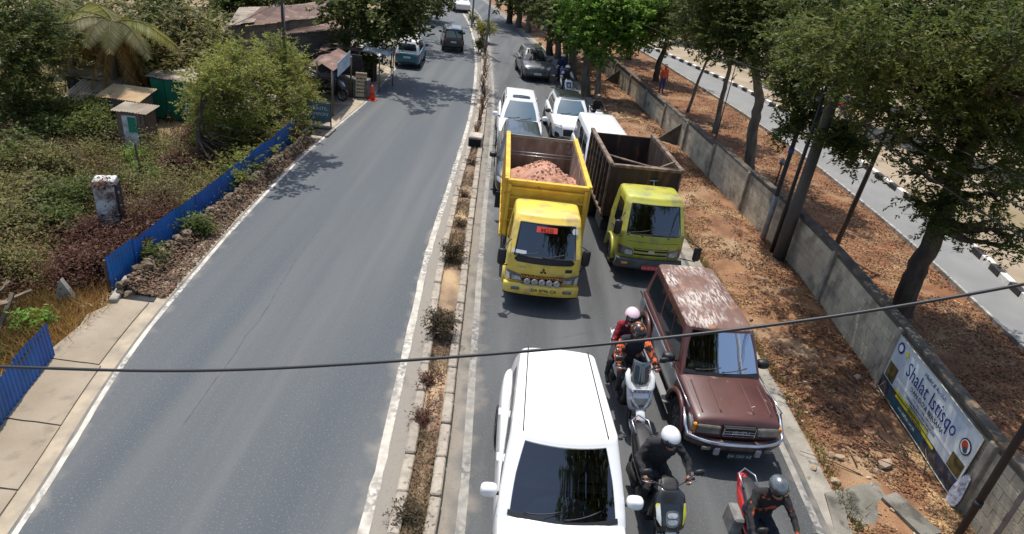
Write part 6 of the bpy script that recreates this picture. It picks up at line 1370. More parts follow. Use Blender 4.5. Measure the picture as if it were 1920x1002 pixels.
# shrubs over the waste ground: pixel, radius, height, material
lst = [(40, 300, .9, lf_mid, 'round mid green shrub at the far left edge of the waste ground'), (110, 330, .8, lf_olive, 'olive shrub left of the old gate pillar'), (60, 380, .9, lf_olive, 'wide olive shrub on the left edge below the round green one'), (140, 390, .8, lf_mid, 'green shrub just left of the old gate pillar'), (30, 450, .8, lf_olive, 'olive shrub above the straw grass at the left edge'), (110, 430, .7, lf_mid, 'low green shrub above the pale straw patch'), (170, 455, .6, lf_brown, 'dry brown shrub at the foot of the pillar'), (200, 260, .9, lf_dark, 'dark shrub beside the white hut door'), (160, 240, .9, lf_dark, 'dark leafy shrub left of the hut door'), (100, 260, .7, lf_mid, 'pale green shrub among rubble at the left'), (105, 215, .8, lf_mid, 'tall green shrub below the blue hut'), (50, 240, .8, lf_mid, 'green shrub under the dark evergreen'), (275, 330, .55, lf_lime, 'fresh green papaya-like plant behind the fence'), (265, 300, .45, lf_lime, 'smaller fresh green plant above the papaya-like one'), (330, 320, .6, lf_brown, 'brown wilted shrub behind the middle of the fence'), (380, 300, .55, lf_brown, 'wilted brown shrub right of the other behind the fence'), (300, 385, .5, lf_olive, 'low olive scrub behind the long fence'), (250, 400, .45, lf_olive, 'olive scrub near the hole of the fence'), (150, 515, .55, lf_brown, 'dark brown dry bush beside the grey stone slab'), (190, 500, .45, lf_brown, 'brown dead bush at the near end of the long fence'), (60, 610, .32, lf_lime, 'bright green plant behind the near fence corner'), (190, 225, .8, lf_dark, 'dark tree-like shrub in front of the hut roofs'), (170, 215, .6, lf_dark, 'glossy dark shrub left of the tin roofed hut'), (430, 250, .6, lf_light, 'light green shrub touching the long fence'), (480, 250, .5, lf_light, 'light shrub at the far half of the fence'), (375, 440, .3, lf_mid, 'small green weed on the drain wall stones'), (290, 490, .3, lf_mid, 'green weed at the drain mouth'), (440, 345, .25, lf_olive, 'little weed further along the drain'), (10, 335, .9, lf_mid, 'green shrub cut by the left edge of the view'), (230, 355, .5, lf_mid, 'green shrub right of the old pillar'), (20, 510, .5, lf_olive, 'olive scrub by the timber frame'), (540, 262, .35, lf_brown, 'dry brush round the drain opening sign'), (600, 170, .6, lf_light, 'leafy sprig beside the stall')]
for i, (px, py, r, mt, lab) in enumerate(lst):
    g0 = G(px, py, 0); g0.z = -.25 if g0.x < LE(g0.y)-1.6 else 0
    cl = [((g0.x+rnd.uniform(-.6, .6)*r, g0.y+rnd.uniform(-.6, .6)*r, g0.z+r*rnd.uniform(.35, .95)), (r*.6, r*.6, r*.5)) for q in range(6)]
    t = thing('shrub', lab, 'shrub', g0); b = MB()
    for c in cl: b.tube([(0, 0, -.1), (Vector(c[0])-g0)*.5+Vector((.05, 0, .02)), Vector(c[0])-g0], [.022, .014, .006], 5)
    b.build('stems', m_bark, t); link('foliage', leaf_mesh('foliage', mt, cl, int(900+3600*r), .075+.05*r, origin=g0, twig=16, tl=.35, aspect=2.4, pinn=(i % 2 == 0)), t)
# grass and straw (nobody could count it)
def blades(name, mat, pts, hh, ww, lean=.5):
    n = len(pts); P = np.array(pts, float); an = NR.random(n)*6.283; h = hh*(.5+NR.random(n)); lx = NR.normal(size=n)*lean*h; ly = NR.normal(size=n)*lean*h
    V = np.empty((n, 3, 3)); w_ = ww*(.6+.8*NR.random(n)); dx = np.cos(an)*w_; dy = np.sin(an)*w_
    V[:, 0] = P; V[:, 0, 0] -= dx; V[:, 0, 1] -= dy; V[:, 1] = P; V[:, 1, 0] += dx; V[:, 1, 1] += dy; V[:, 2] = P; V[:, 2, 0] += lx; V[:, 2, 1] += ly; V[:, 2, 2] += h
    me = bpy.data.meshes.new(name); me.vertices.add(n*3); me.vertices.foreach_set('co', V.ravel().astype(np.float32)); me.loops.add(n*3); me.loops.foreach_set('vertex_index', np.arange(n*3, dtype=np.int32)); me.polygons.add(n)
    me.polygons.foreach_set('loop_start', np.arange(n, dtype=np.int32)*3); me.polygons.foreach_set('loop_total', np.full(n, 3, dtype=np.int32)); me.update(); me.materials.append(mat)
    return link(name, me)
def gpts(spots, dens):
    o = []
    for px, py, r in spots:
        c = G(px, py)
        for q in range(int(dens*r*r)):
            a = rnd.random()*6.283; d = r*math.sqrt(rnd.random()); x = c.x+math.cos(a)*d; y = c.y+math.sin(a)*d
            lim = (-8.2 if y < 11.2 else -8.5)
            if x < lim: o.append((x, y, gbase(x, y)-.02))
    return o
straw = blades('dry_grass', lf_straw, gpts([(120, 480, 1.0), (100, 530, 1.0), (170, 570, 1.1), (140, 610, .9), (150, 640, .6), (60, 560, 1.0), (190, 590, .7), (30, 650, 1.0), (110, 650, .7), (60, 470, .9), (210, 450, .9), (270, 440, .6), (20, 590, 1.0), (90, 600, .9), (165, 480, .8), (230, 420, .6), (180, 620, .6)], 900), .34, .012, .6)
tag(straw, 'pale dry grass tufts on the waste ground behind the fences', 'grass', kind='stuff')
gs = []
for q in range(60000):
    y = 9+rnd.random()**1.5*26; x = -8.8-rnd.random()*14
    if nz(x, y, .45) > -.08: gs.append((x, y, gbase(x, y)-.02))
wd = blades('scrub_grass', lf_olive, gs, .36, .016, .45); tag(wd, 'olive scrub grass and weeds covering the waste ground', 'grass', kind='stuff')
gs = []
for q in range(9000):
    y = 4+rnd.random()*34; x = RE(y)+.52+abs(rnd.gauss(0, .12)); gs.append((x, y, .0)) if nz(2, y, .9) > -.1 else None
wd = blades('verge_weeds', lf_olive, gs, .12, .010, .5); tag(wd, 'thin line of weeds along the right road edge', 'grass', kind='stuff')
ug = []; ub = []
for q in range(760):
    px = rnd.uniform(-40, 420); py = rnd.uniform(250, 560); c = G(px, py, .1)
    if c.x > -8.75 or c.y > 24 or (c.x > -9.6 and c.y < 11.5): continue
    r = rnd.uniform(.2, .62); (ug if nz(c.x, c.y, .5) > .05 else ub).append(((c.x, c.y, gbase(c.x, c.y)+r*rnd.uniform(.3, 1.5)), (r, r, r*.8)))
for cl, mt, n, lab in ((ug, leafmat('undergrowth_green', S(138, 132, 80), S(108, 106, 64), S(160, 142, 98)), 60000, 'mixed green undergrowth over the waste ground'), (ub, lf_brown, 30000, 'dry brown undergrowth and twigs over the waste ground')):
    tag(link('undergrowth', leaf_mesh('undergrowth', mt, cl, n, .075, twig=14, tl=.35, aspect=2.6, pinn=False)), lab, 'undergrowth', kind='stuff')
pl_ = []
for q in range(9500):
    y = 11.5+rnd.random()**1.3*11.5; x = -8.05+(LE(y)-.12+8.05)*rnd.random()**1.6; pl_.append((x, y, .0+.06*rnd.random()+max(0, -7.75-x)*.9*rnd.random()))
DRAIN_PTS = pl_
# dead leaf litter on the verge and behind the wall
def litter(name, lab, pts, size, mat):
    n = len(pts); P = np.array(pts, float); A = NR.normal(size=(n, 3)); A[:, 2] *= .35; A /= np.linalg.norm(A, axis=1)[:, None]; U = np.tile([0, 0, 1.0], (n, 1))+NR.normal(size=(n, 3))*.35; B = np.cross(A, U); B /= np.linalg.norm(B, axis=1)[:, None]
    L_ = size*(.5+NR.random(n))[:, None]; P[:, 2] += .015
    V = np.stack([P-A*L_*.5, P+B*L_*.28, P+A*L_*.5, P-B*L_*.28], axis=1).reshape(-1, 3); me = bpy.data.meshes.new(name); me.vertices.add(4*n); me.vertices.foreach_set('co', V.ravel().astype(np.float32))
    me.loops.add(4*n); me.loops.foreach_set('vertex_index', np.arange(4*n, dtype=np.int32)); me.polygons.add(n); me.polygons.foreach_set('loop_start', np.arange(n, dtype=np.int32)*4); me.polygons.foreach_set('loop_total', np.full(n, 4, dtype=np.int32)); me.update(); me.materials.append(mat)
    o = link(name, me); tag(o, lab, 'leaf litter', kind='stuff'); return o
lf_lit = M('fallen_leaf', S(140, 100, 68), .9, col2=S(104, 74, 52), ns=1.2, isl=.5, col3=S(166, 134, 96), n3=.7, t3=(.52, .62))
pl_ = []
while len(pl_) < 80000:
    y = 5+rnd.random()**1.6*42; u = rnd.random(); x = RE(y)+.5+(WB(y)-.05-RE(y)-.5)*u
    if nz(x, y, .7)+.5*nz(x, y, 2.1)+.25*(u-.5) +.35*nz(x, y*.6, .35) > -.38+.55*rnd.random(): pl_.append((x, y, VZ(x, y)))
litter('leaf_litter', 'dead leaves and dirt along the stone drain wall', DRAIN_PTS, .07, M('drain_leaf', S(112, 88, 66), .9, col2=S(84, 66, 52), ns=2, isl=.5))
litter('leaf_litter', 'brown fallen leaves over the right verge', pl_, .055, lf_lit)
pl_ = []
while len(pl_) < 60000:
    y = 7+rnd.random()**1.5*45; x = WB(y)+.2+(CL(y)-.2-WB(y))*rnd.random()
    if nz(x, y, .8) > -.5+.55*rnd.random(): pl_.append((x, y, SZ(x, y)-.03))
litter('leaf_litter', 'reddish brown fallen leaves on the strip behind the wall', pl_, .07, lf_lit)
pl_ = []
while len(pl_) < 5000:
    y = 5+rnd.random()*30; x = KL(y)+.2+(KR(y)-KL(y)-.4)*rnd.random()
    if nz(x, y, .9) > -.1 and not 12.3 < y < 14.2: pl_.append((x, y, .14))
litter('leaf_litter', 'dry leaves and crumbs of soil on the median', pl_, .05, M('median_crumb', S(132, 104, 84), .95, col2=S(102, 80, 64), ns=3, isl=.5))

gs = []
for q in range(16000):
    y = 4.5+rnd.random()**1.3*24; x = KL(y)+.18+(KR(y)-KL(y)-.36)*rnd.random()
    if nz(x*2, y, .8) > .05 and not 12.2 < y < 14.3: gs.append((x, y, .10))
tag(blades('median_grass', M('median_dry_grass', S(134, 112, 82), .9, col2=S(100, 92, 60), ns=1.5, isl=.4), gs, .11, .008, .7), 'short dry grass and weeds in the median soil', 'grass', kind='stuff')
# ================= huts, stalls and houses on the left =================
m_tinb = M('brown_tin_roof', S(118, 92, 80), .75, col2=S(94, 72, 62), ns=1.2, nd=6, lo=.35, hi=.65, col3=S(140, 116, 102), n3=1.6, t3=(.55, .66), stretch=(1, 1, .6), obj_rand=.12); m_ting = M('grey_tin_roof', S(168, 156, 138), .7, col2=S(132, 120, 104), ns=1.4, nd=6, obj_rand=.14, col3=S(110, 84, 66), n3=2, t3=(.55, .66))
m_tan = M('tan_sheet_roof', S(190, 166, 128), .8, col2=S(160, 134, 100), ns=1.6, nd=6, obj_rand=.12); m_plank = M('grey_plank_wall', S(118, 112, 106), .9, col2=S(88, 82, 78), ns=4, nd=5, stretch=(.4, .4, 3), obj_rand=.15); m_brickw = M('bare_block_wall', S(128, 106, 92), .95, col2=S(98, 80, 70), ns=3, nd=6, bump=.5, bs=30)
m_green = M('green_board', S(26, 128, 96), .6, col2=S(22, 100, 78), ns=1.5, obj_rand=.1); m_wdoor = M('white_door_paint', S(196, 200, 196), .7, col2=S(150, 156, 150), ns=5, nd=5, lo=.45, hi=.65); m_dkwall = M('dark_wall', S(58, 54, 52), .95, col2=S(40, 38, 36), ns=3); m_bluet = M('blue_tarp', S(24, 74, 150), .6)
m_timber = M('old_timber', S(124, 108, 88), .9, col2=S(86, 74, 60), ns=6, nd=5, stretch=(1, 1, .3)); m_steel = M('galvanised_steel', S(140, 144, 146), .5, .6, col2=S(110, 112, 114), ns=4)
def roof_sheets(parent, org, c, mat, n, name='roof_sheet', wave=.035):
    """c: eave-left, eave-right, ridge-right, ridge-left (world)"""
    a, b_, c_, d = [Vector(q) for q in c]
    nrm = (b_-a).cross(d-a).normalized()
    if nrm.z < 0: nrm = -nrm
    for i in range(n):
        u0 = i/n-.012; u1 = (i+1)/n+.012; k = 10; rows = []
        off = nrm*(rnd.uniform(0, .02)+.008*(i % 2)); ex = rnd.uniform(-.02, .03)
        for j in (0, 1):
            r = []
            for q in range(k+1):
                u = u0+(u1-u0)*q/k; e = a+(b_-a)*u; r_ = d+(c_-d)*u; p = e+(r_-e)*(-ex if j == 0 else 1)
                r.append(p+off+nrm*(wave*.4*(1 if q % 2 else -1))-org)
            rows.append(r)
        MB().grid(rows, sm=False).build(name, mat, parent, recalc=False)
def walls(parent, org, x0, x1, y0, y1, z0, z1, mat, name='wall'):
    t = .08
    for nm, c, d in (('f', ((x0+x1)/2, y0, 0), (x1-x0, t)), ('b', ((x0+x1)/2, y1, 0), (x1-x0, t)), ('l', (x0, (y0+y1)/2, 0), (t, y1-y0-t-.004)), ('r', (x1, (y0+y1)/2, 0), (t, y1-y0-t-.004))):
        MB().box(Vector((c[0], c[1], (z0+z1)/2))-org, (d[0], d[1], z1-z0)).build(name, mat, parent)
def hut(name, label, x0, x1, y0, y1, h0, h1, wm, rm, n, cat='hut', zb=-.4, rise='x', over=.25):
    o = Vector(((x0+x1)/2, y0, zb)); t = thing(name, label, cat, o)
    walls(t, o, x0, x1, y0, y1, zb-.2, min(h0, h1)-.03, wm)
    c = [(x0-over, y0-over, h0), (x1+over, y0-over, h0 if rise == 'y' else h1), (x1+over, y1+over, h1), (x0-over, y1+over, h1 if rise == 'y' else h0)]
    roof_sheets(t, o, c, rm, n); return t, o
t, o = hut('hut', 'small shack with a white and green door among the shrubs', -13.15, -12.25, 19.9, 20.5, 1.22, 1.30, m_brickw, m_ting, 3, rise='y', over=.12)
b = MB(); b.box((-.02, -.06, .80), (.46, .05, 1.4)); d = b.build('door', m_wdoor, t); MB().box((.07, -.09, 1.22), (.26, .02, .5)).build('door_panel', m_green, d); MB().box((.30, -.06, .85), (.05, .06, 1.6)).build('door_post', m_timber, t)
t, o = hut('hut', 'shack with bright green boarded wall and thin sloping roof', -14.5, -12.4, 24.3, 25.6, 1.25, 1.4, m_dkwall, m_ting, 5, rise='y', over=.15)
for i in range(4): MB().box((-.78+i*.53, -.06, .85), (.50, .03, 1.5)).build('wall_panel', m_green, t)
MB().box((.26, -.085, .85), (.05, .03, 1.5)).build('batten', m_wdoor, t)
t, o = hut('hut', 'shack with tan sheet roof between the small shack and the green one', -15.2, -13.9, 22.3, 23.2, .85, 1.05, m_plank, m_tan, 4, rise='y', over=.15)
t, o = hut('hut', 'dark little shack with blue tarpaulin at the far left', -17.7, -16.5, 24.2, 25.2, .9, 1.05, m_dkwall, m_ting, 3, rise='y', over=.15)
MB().box((-.2, -.07, .6), (.5, .04, .7)).build('tarpaulin', m_bluet, t); MB().box((.3, -.07, 1.0), (.35, .04, .5)).build('window', m_glass, t)
t = thing('lean_to_roof', 'low grey lean-to roof beside the dark little shack', 'roof', (-16.2, 23.6, -.4)); o = t.location.copy()
roof_sheets(t, o, [(-17.1, 22.6, .35), (-15.2, 23.6, .5), (-15.4, 24.9, .95), (-17.0, 24.2, .9)], m_ting, 3)
for x, y in ((-17.0, 22.8), (-15.4, 23.7), (-15.5, 24.7)): MB().box(Vector((x, y, .05))-o, (.07, .07, .9)).build('post', m_timber, t)
# big tin roofed house
def house(name, label, C, wm, rm, n, zb=-1.0, back=3.0):
    C = [Vector(c) for c in C]; o = Vector((C[0].x, C[0].y, zb)); t = thing(name, label, 'house', o)
    roof_sheets(t, o, C, rm, n)
    d = (C[1]-C[0]); L_ = d.length; dz = d.normalized(); ins = Vector((-dz.y, dz.x, 0)).normalized()
    if ins.dot(C[3]-C[0]) < 0: ins = -ins
    a = C[0]+dz*.3+ins*.35; e = C[1]-dz*.3+ins*.35; k = max(4, int(L_/.9))
    for i in range(k):
        p = a+(e-a)*(i/k); q = a+(e-a)*((i+1)/k); m_ = (p+q)/2; top = m_.z-.12
        MB().box(Vector((m_.x, m_.y, (top+zb)/2))-o, ((q-p).length-.015, .07, top-zb), math.atan2((q-p).y, (q-p).x)).build('wall_board', wm, t)
    # back roof slope
    bk = [C[2], C[3], C[3]+(C[3]-C[0])+Vector((0, 0, 2*(C[0].z-C[3].z))), C[2]+(C[2]-C[1])+Vector((0, 0, 2*(C[1].z-C[2].z)))]
    roof_sheets(t, o, [bk[3], bk[2], bk[1], bk[0]], rm, max(3, n//2)); return t
house('house', 'long house with a broad brown tin roof behind the thicket', [AT(448, 50, 34), AT(619, 30, 40), AT(617, 9, 43.5), AT(490, 14, 38)], m_plank, m_tinb, 10)
house('house', 'low house under a narrow brown roof in front of the long house', [AT(520, 66, 31.5), AT(668, 52, 35.5), AT(660, 44, 37.5), AT(560, 53, 33.5)], m_plank, m_tinb, 7)
house('house', 'small house with pale grey roof left of the long brown roof', [AT(430, 48, 33), AT(476, 42, 35), AT(490, 24, 38), AT(440, 27, 36)], m_plank, m_ting, 4)
MB_ = MB(); 
t = thing('roof_antenna', 'thin television aerial mast standing above the narrow brown roof', 'aerial', AT(534, 54, 32)); b = MB(); b.tube([(0, 0, -1.5), (0, 0, 1.1)], .03, 6); t_ = b.build('mast', m_steel, t); b = MB(); b.tube([(-.4, 0, .95), (.4, 0, 1.05)], .015, 5)
for x in (-.3, -.1, .1, .3): b.tube([(x, -.2, 1.0), (x, .2, 1.0)], .01, 4)
b.build('aerial_head', m_steel, t)
# roadside stall
t = thing('stall', 'open roadside stall with brown tin roof beside the parked mopeds', 'stall', AT(626, 160, 27.5)); t.location.z = 0; o = t.location.copy()
C = [AT(597, 114, 27.8), AT(626, 133, 26.4), AT(661, 107, 29.8), AT(635, 91, 31.4)]
roof_sheets(t, o, [C[1], C[2], C[3], C[0]], m_tinb, 5)
C2 = [AT(575, 112, 28.2), AT(600, 117, 27.9), AT(640, 92, 31.6), AT(610, 84, 32.6)]; roof_sheets(t, o, [C2[1]-Vector((0, 0, .12)), C2[2]-Vector((0, 0, .12)), C2[3]-Vector((0, 0, .3)), C2[0]-Vector((0, 0, .3))], m_tinb, 5)
for c in C: MB().tube([Vector((c.x-.1, c.y+.1, 0))-o, Vector((c.x-.1, c.y+.1, c.z-.04))-o], .045, 8).build('post', m_timber, t)
MB().box(Vector((-9.4, 31.3, .8))-o, (2.2, .08, 1.7)).build('back_wall', m_dkwall, t)
for i in range(3): MB().box(Vector((-9.5+i*.75, 30.2, .42))-o, (.7, .6, .84), b=.02).build('counter', m_plank, t)
p0 = AT(633, 145, 26.7); p1 = AT(657, 122, 29.4); b = MB(); b.add([p0-o, p1-o, p1-o+Vector((0, 0, .62)), p0-o+Vector((0, 0, .55))], [(0, 1, 2, 3)]); sg_ = b.build('stall_banner', M('pale_blue_banner', S(150, 172, 190), .6, col2=S(196, 206, 210), ns=3, nd=3), t); md = sg_.modifiers.new('s', 'SOLIDIFY'); md.thickness = .01; bake(sg_)
house('stall_shed', 'brown patched shed roof rising behind the roadside stall', [AT(598, 98, 31.0), AT(660, 84, 34.5), AT(652, 68, 36.5), AT(604, 84, 33.5)], m_dkwall, m_tinb, 5, zb=-.3)
for i, (q, lb) in enumerate((((690, 92, 735, 84, 33.5, 35.5), 'white tarpaulin awning on thin posts behind the left roadside tree'), ((712, 103, 738, 97, 31.5, 33), 'torn pale awning nearest the minivan'), ((745, 66, 775, 58, 42, 44), 'far pale awning beyond the minivan'))):
    x0, y0, x1, y1, Y0, Y1 = q; a = AT(x0, y0, Y0); c = AT(x1, y1, Y1); t = thing('awning', lb, 'awning', (a.x, a.y, 0)); o = t.location.copy(); rows = []
    for j in range(5):
        rows.append([a+(c-a)*(k/6)+Vector((-1.1*j/4, .5*j/4, .12*math.sin(k*1.3+j)+.12*j/4-.1)) -o for k in range(7)])
    MB().grid(rows).build('tarpaulin', M('white_tarp', S(206, 206, 200), .7, col2=S(160, 164, 160), ns=3), t)
    for p in (rows[0][0], rows[0][-1], rows[-1][0], rows[-1][-1]): MB().tube([(p.x, p.y, 0), (p.x, p.y, p.z)], .03, 6).build('post', m_timber, t)
# tyre display
t = thing('tyre_stand', 'stand with a stacked black tyre at the roadside behind the minivan stop', 'stand', (-8.75, 34.4, 0)); 
for i, (z, r, tl_) in enumerate(((.55, .32, 1), (.12, .3, 0), (.30, .3, 0))):
    Mx = Matrix.Translation((0, -.1*i*(1-tl_), z+.25*tl_))@(Matrix.Rotation(math.pi/2, 4, 'X') if tl_ else Matrix.Identity(4)); MB().lathe([(r*.6, -.08), (r*.9, -.09), (r, -.04), (r, .04), (r*.9, .09), (r*.6, .08)], 20, Mx, close=True).build('tyre', m_tyre, t)
MB().box((0, .25, .45), (.7, .06, .9)).build('rack', m_timber, t)
t = thing('food_cart', 'wheeled food cart with glass case under the awnings', 'cart', (-9.3, 33.0, 0)); MB().box((0, 0, .75), (1.2, .65, .55), b=.02).build('cart_body', m_plank, t); MB().box((0, 0, 1.3), (1.1, .55, .5), b=.01).build('glass_case', m_glass2, t); MB().box((0, 0, 1.59), (1.35, .8, .05), b=.01).build('roof', m_tinb, t)
for s in (1, -1): wheel(t, s*.55, 0, .3, .05, m_alloy, 8)
# A-board sign, cone, drain sign
m_cream = M('cream_board', S(196, 186, 156), .7, col2=S(176, 164, 134), ns=5); m_dink = M('sign_ink_dark', S(96, 66, 44), .7)
t = thing('standing_sign', 'tall cream standing sign with rows of dark lettering beside the traffic cone', 'sign', (-7.95, 29.9, 0), RAD(10))
MB().box((0, 0, .62), (.50, .05, 1.1), b=.01).build('board', m_cream, t)
for s in (1, -1): MB().box((s*.23, .03, .55), (.04, .06, 1.2)).build('sign_leg', m_timber, t)
for r in range(6):
    z = 1.07-r*.16; x = -.2
    while x < .16:
        w_ = rnd.uniform(.03, .09); MB().box((x+w_/2, -.028, z), (w_, .006, rnd.uniform(.05, .08))).build('lettering', m_dink if r else m_redl, t); x += w_+.02
t = thing('traffic_cone', 'orange traffic cone at the edge line by the standing sign', 'cone', (-7.42, 29.85, 0)); MB().lathe([(.16, .03), (.05, .62), (.03, .68), (.0001, .68)], 16).build('cone_body', M('cone_orange', S(222, 70, 34), .5), t); MB().box((0, 0, .02), (.4, .4, .035), b=.01).build('base', M('cone_base', S(200, 62, 34), .6), t); MB().lathe([(.118, .25), (.085, .40)], 16, Matrix.Scale(1.03, 4)).build('band', m_redl, t)
t = thing('sign_board', 'grey painted sign board on posts standing at the dark drain opening', 'sign', (-8.22, 24.75, 0), RAD(8)); MB().box((0, 0, .60), (.86, .04, .74), b=.008).build('board', M('slate_board', S(84, 104, 112), .6, col2=S(70, 88, 96), ns=3), t)
for s in (1, -1): MB().box((s*.44, .02, .42), (.05, .05, 1.15)).build('sign_post', m_dk, t)
m_pale = M('sign_ink_pale', S(186, 200, 204), .6); text_obj('PRINTIL', 'lettering', m_pale, t, (0, -.028, .74), (1, 0, 0), (0, 0, 1), .19); text_obj('SIMPON', 'lettering', m_pale, t, (0, -.028, .52), (1, 0, 0), (0, 0, 1), .19)
t = thing('drain_culvert', 'dark square drain culvert below the grey sign board', 'culvert', (-8.05, 24.1, 0)); MB().box((0, .0, .012), (.82, .95, .02)).build('opening', M('painted_pit_shade', (.006, .006, .006), .9), t)  # flat black plate paints the shade inside the drain
for s in (1, -1): MB().box((s*.47, 0, .03), (.12, 1.1, .12), b=.02).build('kerb_edge', m_conc, t)
MB().box((0, .56, .03), (.82, .14, .14), b=.02).build('kerb_edge', m_conc, t)
# old gate pillar with vine
p = G(214, 436); p.z = -.3; t = thing('gate_pillar', 'white flaking gate pillar overgrown by a dry red vine', 'pillar', p, RAD(20)); MB().box((0, 0, .85), (.46, .42, 1.75), b=.02).build('shaft', M('flaking_white', S(196, 196, 192), .9, col2=S(120, 116, 110), ns=2.6, nd=6, lo=.45, hi=.58, bump=.6, bs=20), t)
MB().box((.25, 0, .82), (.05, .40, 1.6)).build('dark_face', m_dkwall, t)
link('vine', leaf_mesh('vine', lf_brown, [((.15, -.22, 1.2), (.12, .08, .45)), ((.2, -.2, .7), (.14, .1, .5)), ((0, -.2, 1.65), (.25, .2, .1)), ((.1, -.3, .3), (.3, .2, .3))], 1500, .07, twig=14, tl=.2, pinn=False), t)
# timber frame, stone slab, rubbish
t = thing('timber_frame', 'broken grey timber frame lying at the left edge above the near fence', 'timber', (-9.9, 10.2, -.2), 0); 
for a, c in (((-.5, -.1, .1), (.45, .55, .5)), ((-.6, .3, .3), (.3, .1, .45)), ((-.3, -.2, .15), (-.1, .7, .55)), ((-.7, -.4, .25), (.5, -.1, .6)), ((.35, -.5, -.1), (.45, .1, .7))):
    a, c = Vector(a), Vector(c); d = c-a; q = d.to_track_quat('X', 'Z').to_matrix(); MB().box((a+c)/2, (d.length, .09, .035), q).build('plank', m_timber, t)
p = G(122, 556); t = thing('stone_slab', 'pointed grey stone slab leaning among the dry grass', 'stone', (p.x, p.y, -.2), RAD(15)); b = MB(); b.prism([(-.2, 0), (.22, .02), (.12, .35), (.0, .62), (-.1, .4)], 1, -.06, .07); b.build('slab', m_conc, t)
for i, (px, py, s, lb) in enumerate(((40, 690, .16, 'crumpled white bag behind the near fence'), (92, 606, .10, 'white scrap at the corner of the near fence'), (172, 590, .08, 'small white scrap in the dry grass beside the pavement'), (275, 412, .1, 'white rag hanging behind the long fence'), (160, 568, .1, 'pale crumpled litter near the dead sticks'))):
    q = G(px, py); bm = bmesh.new(); bmesh.ops.create_icosphere(bm, subdivisions=2, radius=s)
    for v in bm.verts: v.co *= 1+.5*MN.noise(v.co*14+Vector((i, 0, 0))); v.co.z *= .5
    me = bpy.data.meshes.new('litter'); bm.to_mesh(me); bm.free(); me.materials.append(M('white_plastic', S(206, 206, 204), .6)); tag(link('litter', me, None, (q.x, q.y, q.z-.12+s*.4 if q.x < -8.2 else s*.3)), lb, 'litter')
# ================= median planting =================
def mplant(name, lab, px, py, r, h, mat, n, size, group=None):
    g0 = G(px, py); g0.z = .1; t = thing(name, lab, 'shrub', g0, rnd.random()*6, group); b = MB()
    for k in range(7): a = k*.9; b.tube([(0, 0, 0), (math.cos(a)*r*.4, math.sin(a)*r*.4, h*.5), (math.cos(a)*r*.8, math.sin(a)*r*.8, h*.95)], [.012, .008, .004], 5)
    b.build('stems', m_bark, t); link('foliage', leaf_mesh('foliage', mat, [((math.cos(k)*r*.45, math.sin(k)*r*.45, h*.62), (r*.55, r*.55, h*.36)) for k in range(6)], n, size, twig=14, tl=.3, aspect=3.5), t); return t
lf_ash = leafmat('leaf_ashy_brown', S(96, 84, 62), S(70, 64, 48), S(86, 90, 56))
mplant('median_shrub', 'rounded dusty shrub on the median left of the white people carrier', 822, 640, .34, .62, lf_ash, 2600, .07); mplant('median_shrub', 'dusty shrub on the median opposite the yellow truck front', 848, 498, .28, .52, lf_ash, 1800, .07)
for px, py, r, lb in ((862, 432, .2, 'low dry shrub on the median beside the yellow truck cab'), (868, 375, .22, 'low dry shrub on the median beside the truck bed'), (882, 315, .2, 'dry tuft just below the concrete planter block'), (790, 800, .16, 'withered tuft at the near part of the median'), (800, 730, .14, 'withered tuft just above the nearest median tuft'), (765, 985, .25, 'brown dry tuft at the bottom end of the median')): mplant('median_shrub', lb, px, py, r, .25, lf_brown if r < .2 else lf_ash, 600, .06)
t = thing('planter_block', 'square concrete planter block across the median', 'planter', (KL(24.6)*.5+KR(24.6)*.5, 24.6, .1)); MB().box((0, 0, .22), (.52, .7, .5), b=.03).build('block', M('pale_concrete', S(190, 178, 162), .9, col2=S(150, 140, 128), ns=4, nd=6), t); MB().box((0, -.37, .2), (.46, .03, .36)).build('recess_shade', M('painted_pit_shade', (0,)*3), t)  # black plate on the near face paints the shade of an opening
i = 0; proto = None; yy_ = 25.6
while yy_ < 58:
    xm = (KL(yy_)+KR(yy_))/2
    if proto is None:
        t = thing('dry_plant', 'leafless dry plant in the row along the far median', 'plant', (xm, yy_, .1), 0, 'row of dry plants on the median'); b = MB()
        for k in range(6):
            a = k*2.4; r = .06+.10*(k % 3); b.tube([(0, 0, 0), (math.cos(a)*r*.4, math.sin(a)*r*.4, .28), (math.cos(a)*r, math.sin(a)*r, .5+.06*(k % 4))], [.018, .012, .006], 5)
        b.build('stems', M('dry_stem', S(66, 48, 42), .9), t); link('leaves', leaf_mesh('leaves', lf_brown, [((0, 0, .45), (.16, .16, .16))], 56, .06, twig=8, tl=.25), t); proto = t
    else:
        c = copy_tree(proto); c.location = (xm+rnd.uniform(-.12, .12), yy_, .1); c.rotation_euler = (0, 0, rnd.random()*6); s = rnd.uniform(.6, 1.15); c.scale = (s, s, s)
    yy_ += .95; i += 1
mplant('median_shrub', 'yellow green bushy plant at the foot of the nearer street lamp', 907, 80, .9, 1.5, lf_yel, 2600, .17); mplant('median_shrub', 'dark green plant below the nearer street lamp', 897, 100, .4, .8, lf_dark, 1200, .12); mplant('median_shrub', 'green plant beside the farther street lamp', 886, 48, .5, .9, lf_mid, 900, .15)
